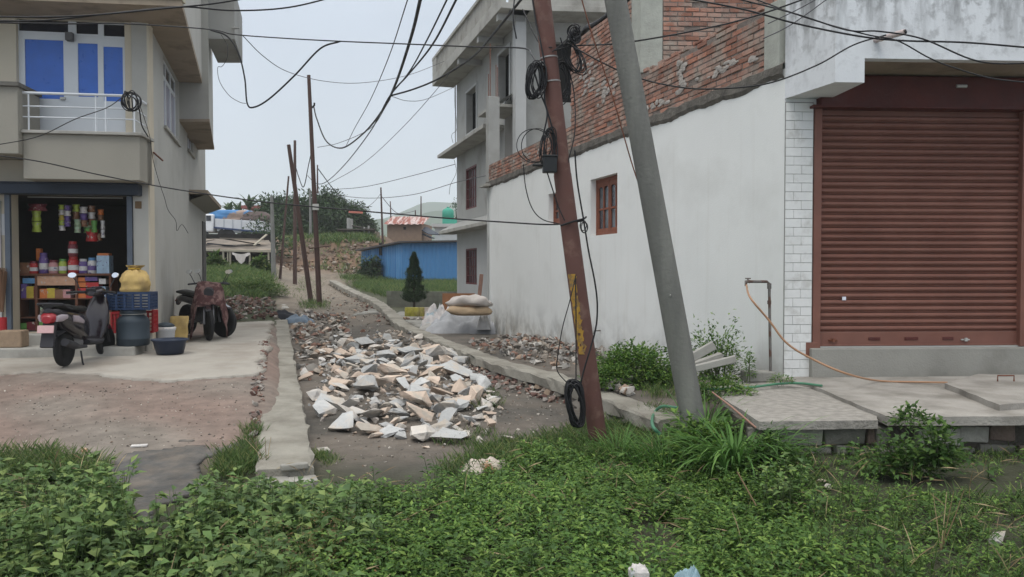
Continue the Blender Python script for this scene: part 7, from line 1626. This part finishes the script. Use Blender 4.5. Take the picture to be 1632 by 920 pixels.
q = at(1455, 700, 5.9); bush('green creeper spilling over the retaining wall below the smooth slab', q.x, 5.95, -.02, .42, .15, .30, 900, .06, .036, m_vine, cat='creeper', name='creeper', seed=4, lumps=.9, fill=.3)
q = at(1495, 670, 5.9); bush('pointed upright sprig of the creeper, with yellow green leaves', q.x, 5.9, .08, .20, .12, .34, 340, .07, .04, m_vine, cat='creeper', name='creeper', seed=9, lumps=.9, fill=.2)
q = at(1260, 705, 6.1); tuft('ferny grey green grass clump against the retaining wall', q.x, 5.95, -.2, 170, .2, .45, .012, m_grass, .13, drp=(.3,.9))
q = at(1248, 790, 5.4); L = Leaves(); o = thing('nettle_plant', 'broad leaved nettle plant right of the tall grass tuft', 'plant', (q.x, 5.4, zg(q.x,5.4,False)))
b = MB()
for _ in range(16): herb(L, q.x+random.gauss(0,.09), 5.4+random.gauss(0,.09), random.uniform(.2,.42), 13, .085, .058, MBs=b)
L.build('leaves', m_lf_broad, o); b.build('stems', m_stem, o)
for i, (px, py, Y, h, lab) in enumerate(((40,770,5.3,.42,'tall thin weed at the left edge above the broad leaves'),(425,735,6.6,.30,'bare twiggy seedling before the near kerb end'),(1500,850,4.8,.36,'thin seeding grass stalks in the right weeds'))):
    q = at(px, py, Y); b = MB(); z = zg(q.x, Y, False)
    for k in range(4): a = random.uniform(-.3,.3); b.tube([(q.x,Y,z),(q.x+a*.3,Y,z+h*.6),(q.x+a*.6,Y+a*.2,z+h)], [.004,.003,.002], 4)
    tag(b.build('weed_stalk', m_dry if i else m_stem, None, loc=(q.x,Y,z)), lab, 'stalk')
# --- mid distance greenery
q = gp(392, 475); bush('round grassy bush beside the short pale kerb stub', q.x-.1, q.y+1.2, zg(q.x,q.y,False), 1.15, .9, .68, 4600, .13, .03, m_grass, seed=3, stems=5)
q = gp(345, 470); bush('lower grassy bush behind the motorcycles by the house corner', q.x+.1, q.y+1.5, zg(q.x,q.y,False), .9, .8, .5, 2200, .13, .03, m_grass, seed=13, stems=5)
G = Leaves()
def fm(x, y, n=5, l0=.2, l1=.5, w_=.02):
    z = zg(x, y, False)
    for _ in range(n): t = random.uniform(0,6.28); G.leaf((x+random.gauss(0,.1), y+random.gauss(0,.1), z), (math.cos(t)*.6, math.sin(t)*.6, random.uniform(.5,1.5)), random.uniform(l0,l1), w_)
field(G, [(300,428),(432,430),(430,478),(330,480)], 2600, fm, wob=.6); field(G, [(545,445),(600,447),(735,452),(740,480),(625,478),(575,462)], 3400, fm, wob=.6); field(G, [(470,440),(520,442),(505,480),(520,495),(470,495)], 160, lambda x, y: fm(x, y, 4, .08, .2, .012), wob=.3)
field(G, [(485,482),(520,484),(522,496),(480,494)], 70, lambda x, y: fm(x, y, 6, .1, .3, .012))
field(G, [(440,385),(600,382),(610,392),(560,388),(450,400)], 500, lambda x, y: fm(x, y, 5, .3, .7, .05), wob=1.5); field(G, [(500,395),(600,395),(600,435),(520,440)], 90, lambda x, y: fm(x, y, 6, .2, .5, .04), wob=1.5)
tag(G.build('rough_grass', m_grass, None, (-8, 28, .5)), 'rough grass on the banks either side of the upper lane', 'grass', kind='stuff')
for i, (px, Y, h, lab) in enumerate(((342,36,.6,'leafy green shrub at the left end of the open shed'),(414,37,.7,'yellow green shrub at the right end of the open shed'),(424,50,2.6,'dark bush behind the grey concrete post'),(590,47,1.2,'low dark bush at the foot of the mound by the blue shed'),(678,62,1.3,'small bush between the hut and the blue shed roof'))):
    x = at(px, 400, Y).x; z = zg(x, Y, False); bush(lab, x, Y, z, h*.6, h*.5, h, 1300, .28, .12, m_tree if i > 1 else m_grass, seed=i*7, stems=3, lumps=.7)
# --- cypress
q = at(660, 489, 29); z = zg(q.x, 29, False); cy = thing('cypress_tree', 'small dark conical cypress in front of the blue shed', 'tree', (q.x, 29, z)); L = Leaves(); top = at(660, 404, 29).z
for _ in range(9000):
    f = random.random()**1.15; zz = z+.30+(top-z-.30)*f; r_ = .50*(min(1, f*5+.45))*(1-f)**.72*(1+.22*noise.noise(Vector((f*6, random.random()*0, 3))))*random.uniform(.5,1.0); t = random.uniform(0,6.28); r_ *= 1+.55*noise.noise(Vector((math.cos(t)*1.8, math.sin(t)*1.8, f*11)))
    if noise.noise(Vector((math.cos(t)*2.2, math.sin(t)*2.2, zz*4.5))) < -.28: continue
    L.leaf((q.x+math.cos(t)*r_, 29+math.sin(t)*r_, zz), (math.cos(t)*.6+random.gauss(0,.3), math.sin(t)*.6+random.gauss(0,.3), random.uniform(.3,1.4)), random.uniform(.06,.13), .03)
L.build('crown', m_cyp, cy); b = MB(); b.tube([(q.x,29,z-.1),(q.x,29,z+.5),(q.x,29,top-.3)], [.05,.045,.015], 8); b.build('trunk', m_bark, cy)
# --- trees
def tree(label, px, Y, topy, rx, zb, n=5200, seed=0, mat=None, ll=.30, group='trees on the terrace', lobes=9, trunk_r=.16):
    p = at(px, topy, Y); ht = p.z-zb; rnd = random.Random(seed); o = thing('tree', label, 'tree', (p.x, Y, zb), group); L = Leaves(); b = MB(); b.tube([(p.x,Y,zb-.3),(p.x+rnd.uniform(-.1,.1),Y,zb+ht*.4),(p.x+rnd.uniform(-.3,.3),Y,zb+ht*.8)], [trunk_r,trunk_r*.7,trunk_r*.25], 8)
    cl_ = []
    for i in range(lobes):
        f = rnd.uniform(.30,.86); a = rnd.uniform(0,6.28); rr = rx*(1-abs(f-.5)*1.1)*rnd.uniform(.2,.85); c_ = Vector((p.x+math.cos(a)*rr, Y+math.sin(a)*rr, zb+ht*f)); cl_.append((c_, rx*rnd.uniform(.28,.50))); b.tube([(p.x,Y,zb+ht*f*.55), c_], [trunk_r*.4,trunk_r*.12], 5)
    cl_.append((Vector((p.x, Y, zb+ht*.85)), rx*.34))
    for _ in range(n):
        c_, r_ = rnd.choice(cl_); d = Vector((rnd.gauss(0,1), rnd.gauss(0,1), rnd.gauss(0,.75))).normalized()*r_*rnd.uniform(.25,1.08)*(1+.3*noise.noise(Vector((c_.x+rnd.random(), c_.z, 1))))
        pt = c_+d; pt.z = max(pt.z, zb+.3); L.leaf(pt, (d.x+rnd.gauss(0,.4), d.y+rnd.gauss(0,.4), d.z+rnd.gauss(0,.4)-.2), ll*rnd.uniform(.5,1.2), ll*.42, (rnd.gauss(0,.4), rnd.gauss(0,.4), 1))
    L.build('crown', mat or m_tree, o); b.build('trunk', m_bark, o); return o
for i, (px, Y, ty, rx, lab) in enumerate(((450,64,318,2.4,'rounded dark tree between the concrete post and the crooked pole'),(478,66,322,2.6,'dark tree directly behind the crooked pole'),(520,64,305,2.7,'tallest dark tree right behind the tallest pole'),(549,66,330,2.3,'spreading dark tree above the ruined hut'),(572,68,348,1.9,'low tree at the right end of the tree row'),(432,68,340,1.9,'dark tree hidden behind the grey concrete post'),(500,69,318,2.2,'thin crowned tree in the middle of the tree row'))):
    x = at(px,400,Y).x; tree(lab, px, Y, ty, rx, zg(x, Y, False)-.2, seed=i*11+3, n=6500, lobes=13, ll=.36)
L = None
tree('sparse tree with fine foliage beside the green water tank', 728, 84, 308, 1.8, 2.0, n=1500, seed=77, ll=.25, group=None, lobes=7)
for i, (px, Y, ty, rx, lab) in enumerate(((500,62,378,2.0,'shrubby growth on top of the dirt mound'),(470,60,372,1.6,'dark shrub on the terrace below the crooked pole top'),(532,63,368,2.0,'bushy shrub on the mound left of the ruined hut'))):
    x = at(px,400,Y).x; z = zg(x, Y, False)-.1; bush(lab, x, Y, z, rx, 1.2, at(px,ty,Y).z-z+.9, 1500, .3, .13, m_tree, seed=i+30, stems=3, lumps=.7)
def banana(label, px, Y, topy, n, seed):
    rnd = random.Random(seed); x = at(px, 400, Y).x; z0 = zg(x, Y, False); zt = at(px, topy, Y).z; o = thing('banana_plant', label, 'banana plant', (x, Y, z0), 'banana plants behind the truck'); b = MB(); hs_ = (zt-z0)*.66; b.tube([(x,Y,z0-.2),(x,Y,z0+hs_)], [.16,.09], 8); b.build('stem', m_stem, o); b = MB()
    for i in range(n): a = 6.283*i/n+rnd.uniform(-.3,.3); blade_mb(b, (x, Y, z0+hs_-.1), (math.cos(a), math.sin(a)*.6, rnd.uniform(.8,3.2)), (zt-z0)*rnd.uniform(.38,.5), .42, rnd.uniform(.3,.8), 8)
    b.build('leaves', m_ban, o)
banana('banana plant with fanned leaves rising above the middle of the truck', 398, 66, 308, 9, 4); banana('smaller ragged banana plant left of the fanned one', 366, 65, 318, 7, 8); banana('low banana plant hidden behind the truck tarpaulin', 381, 68, 322, 7, 12)
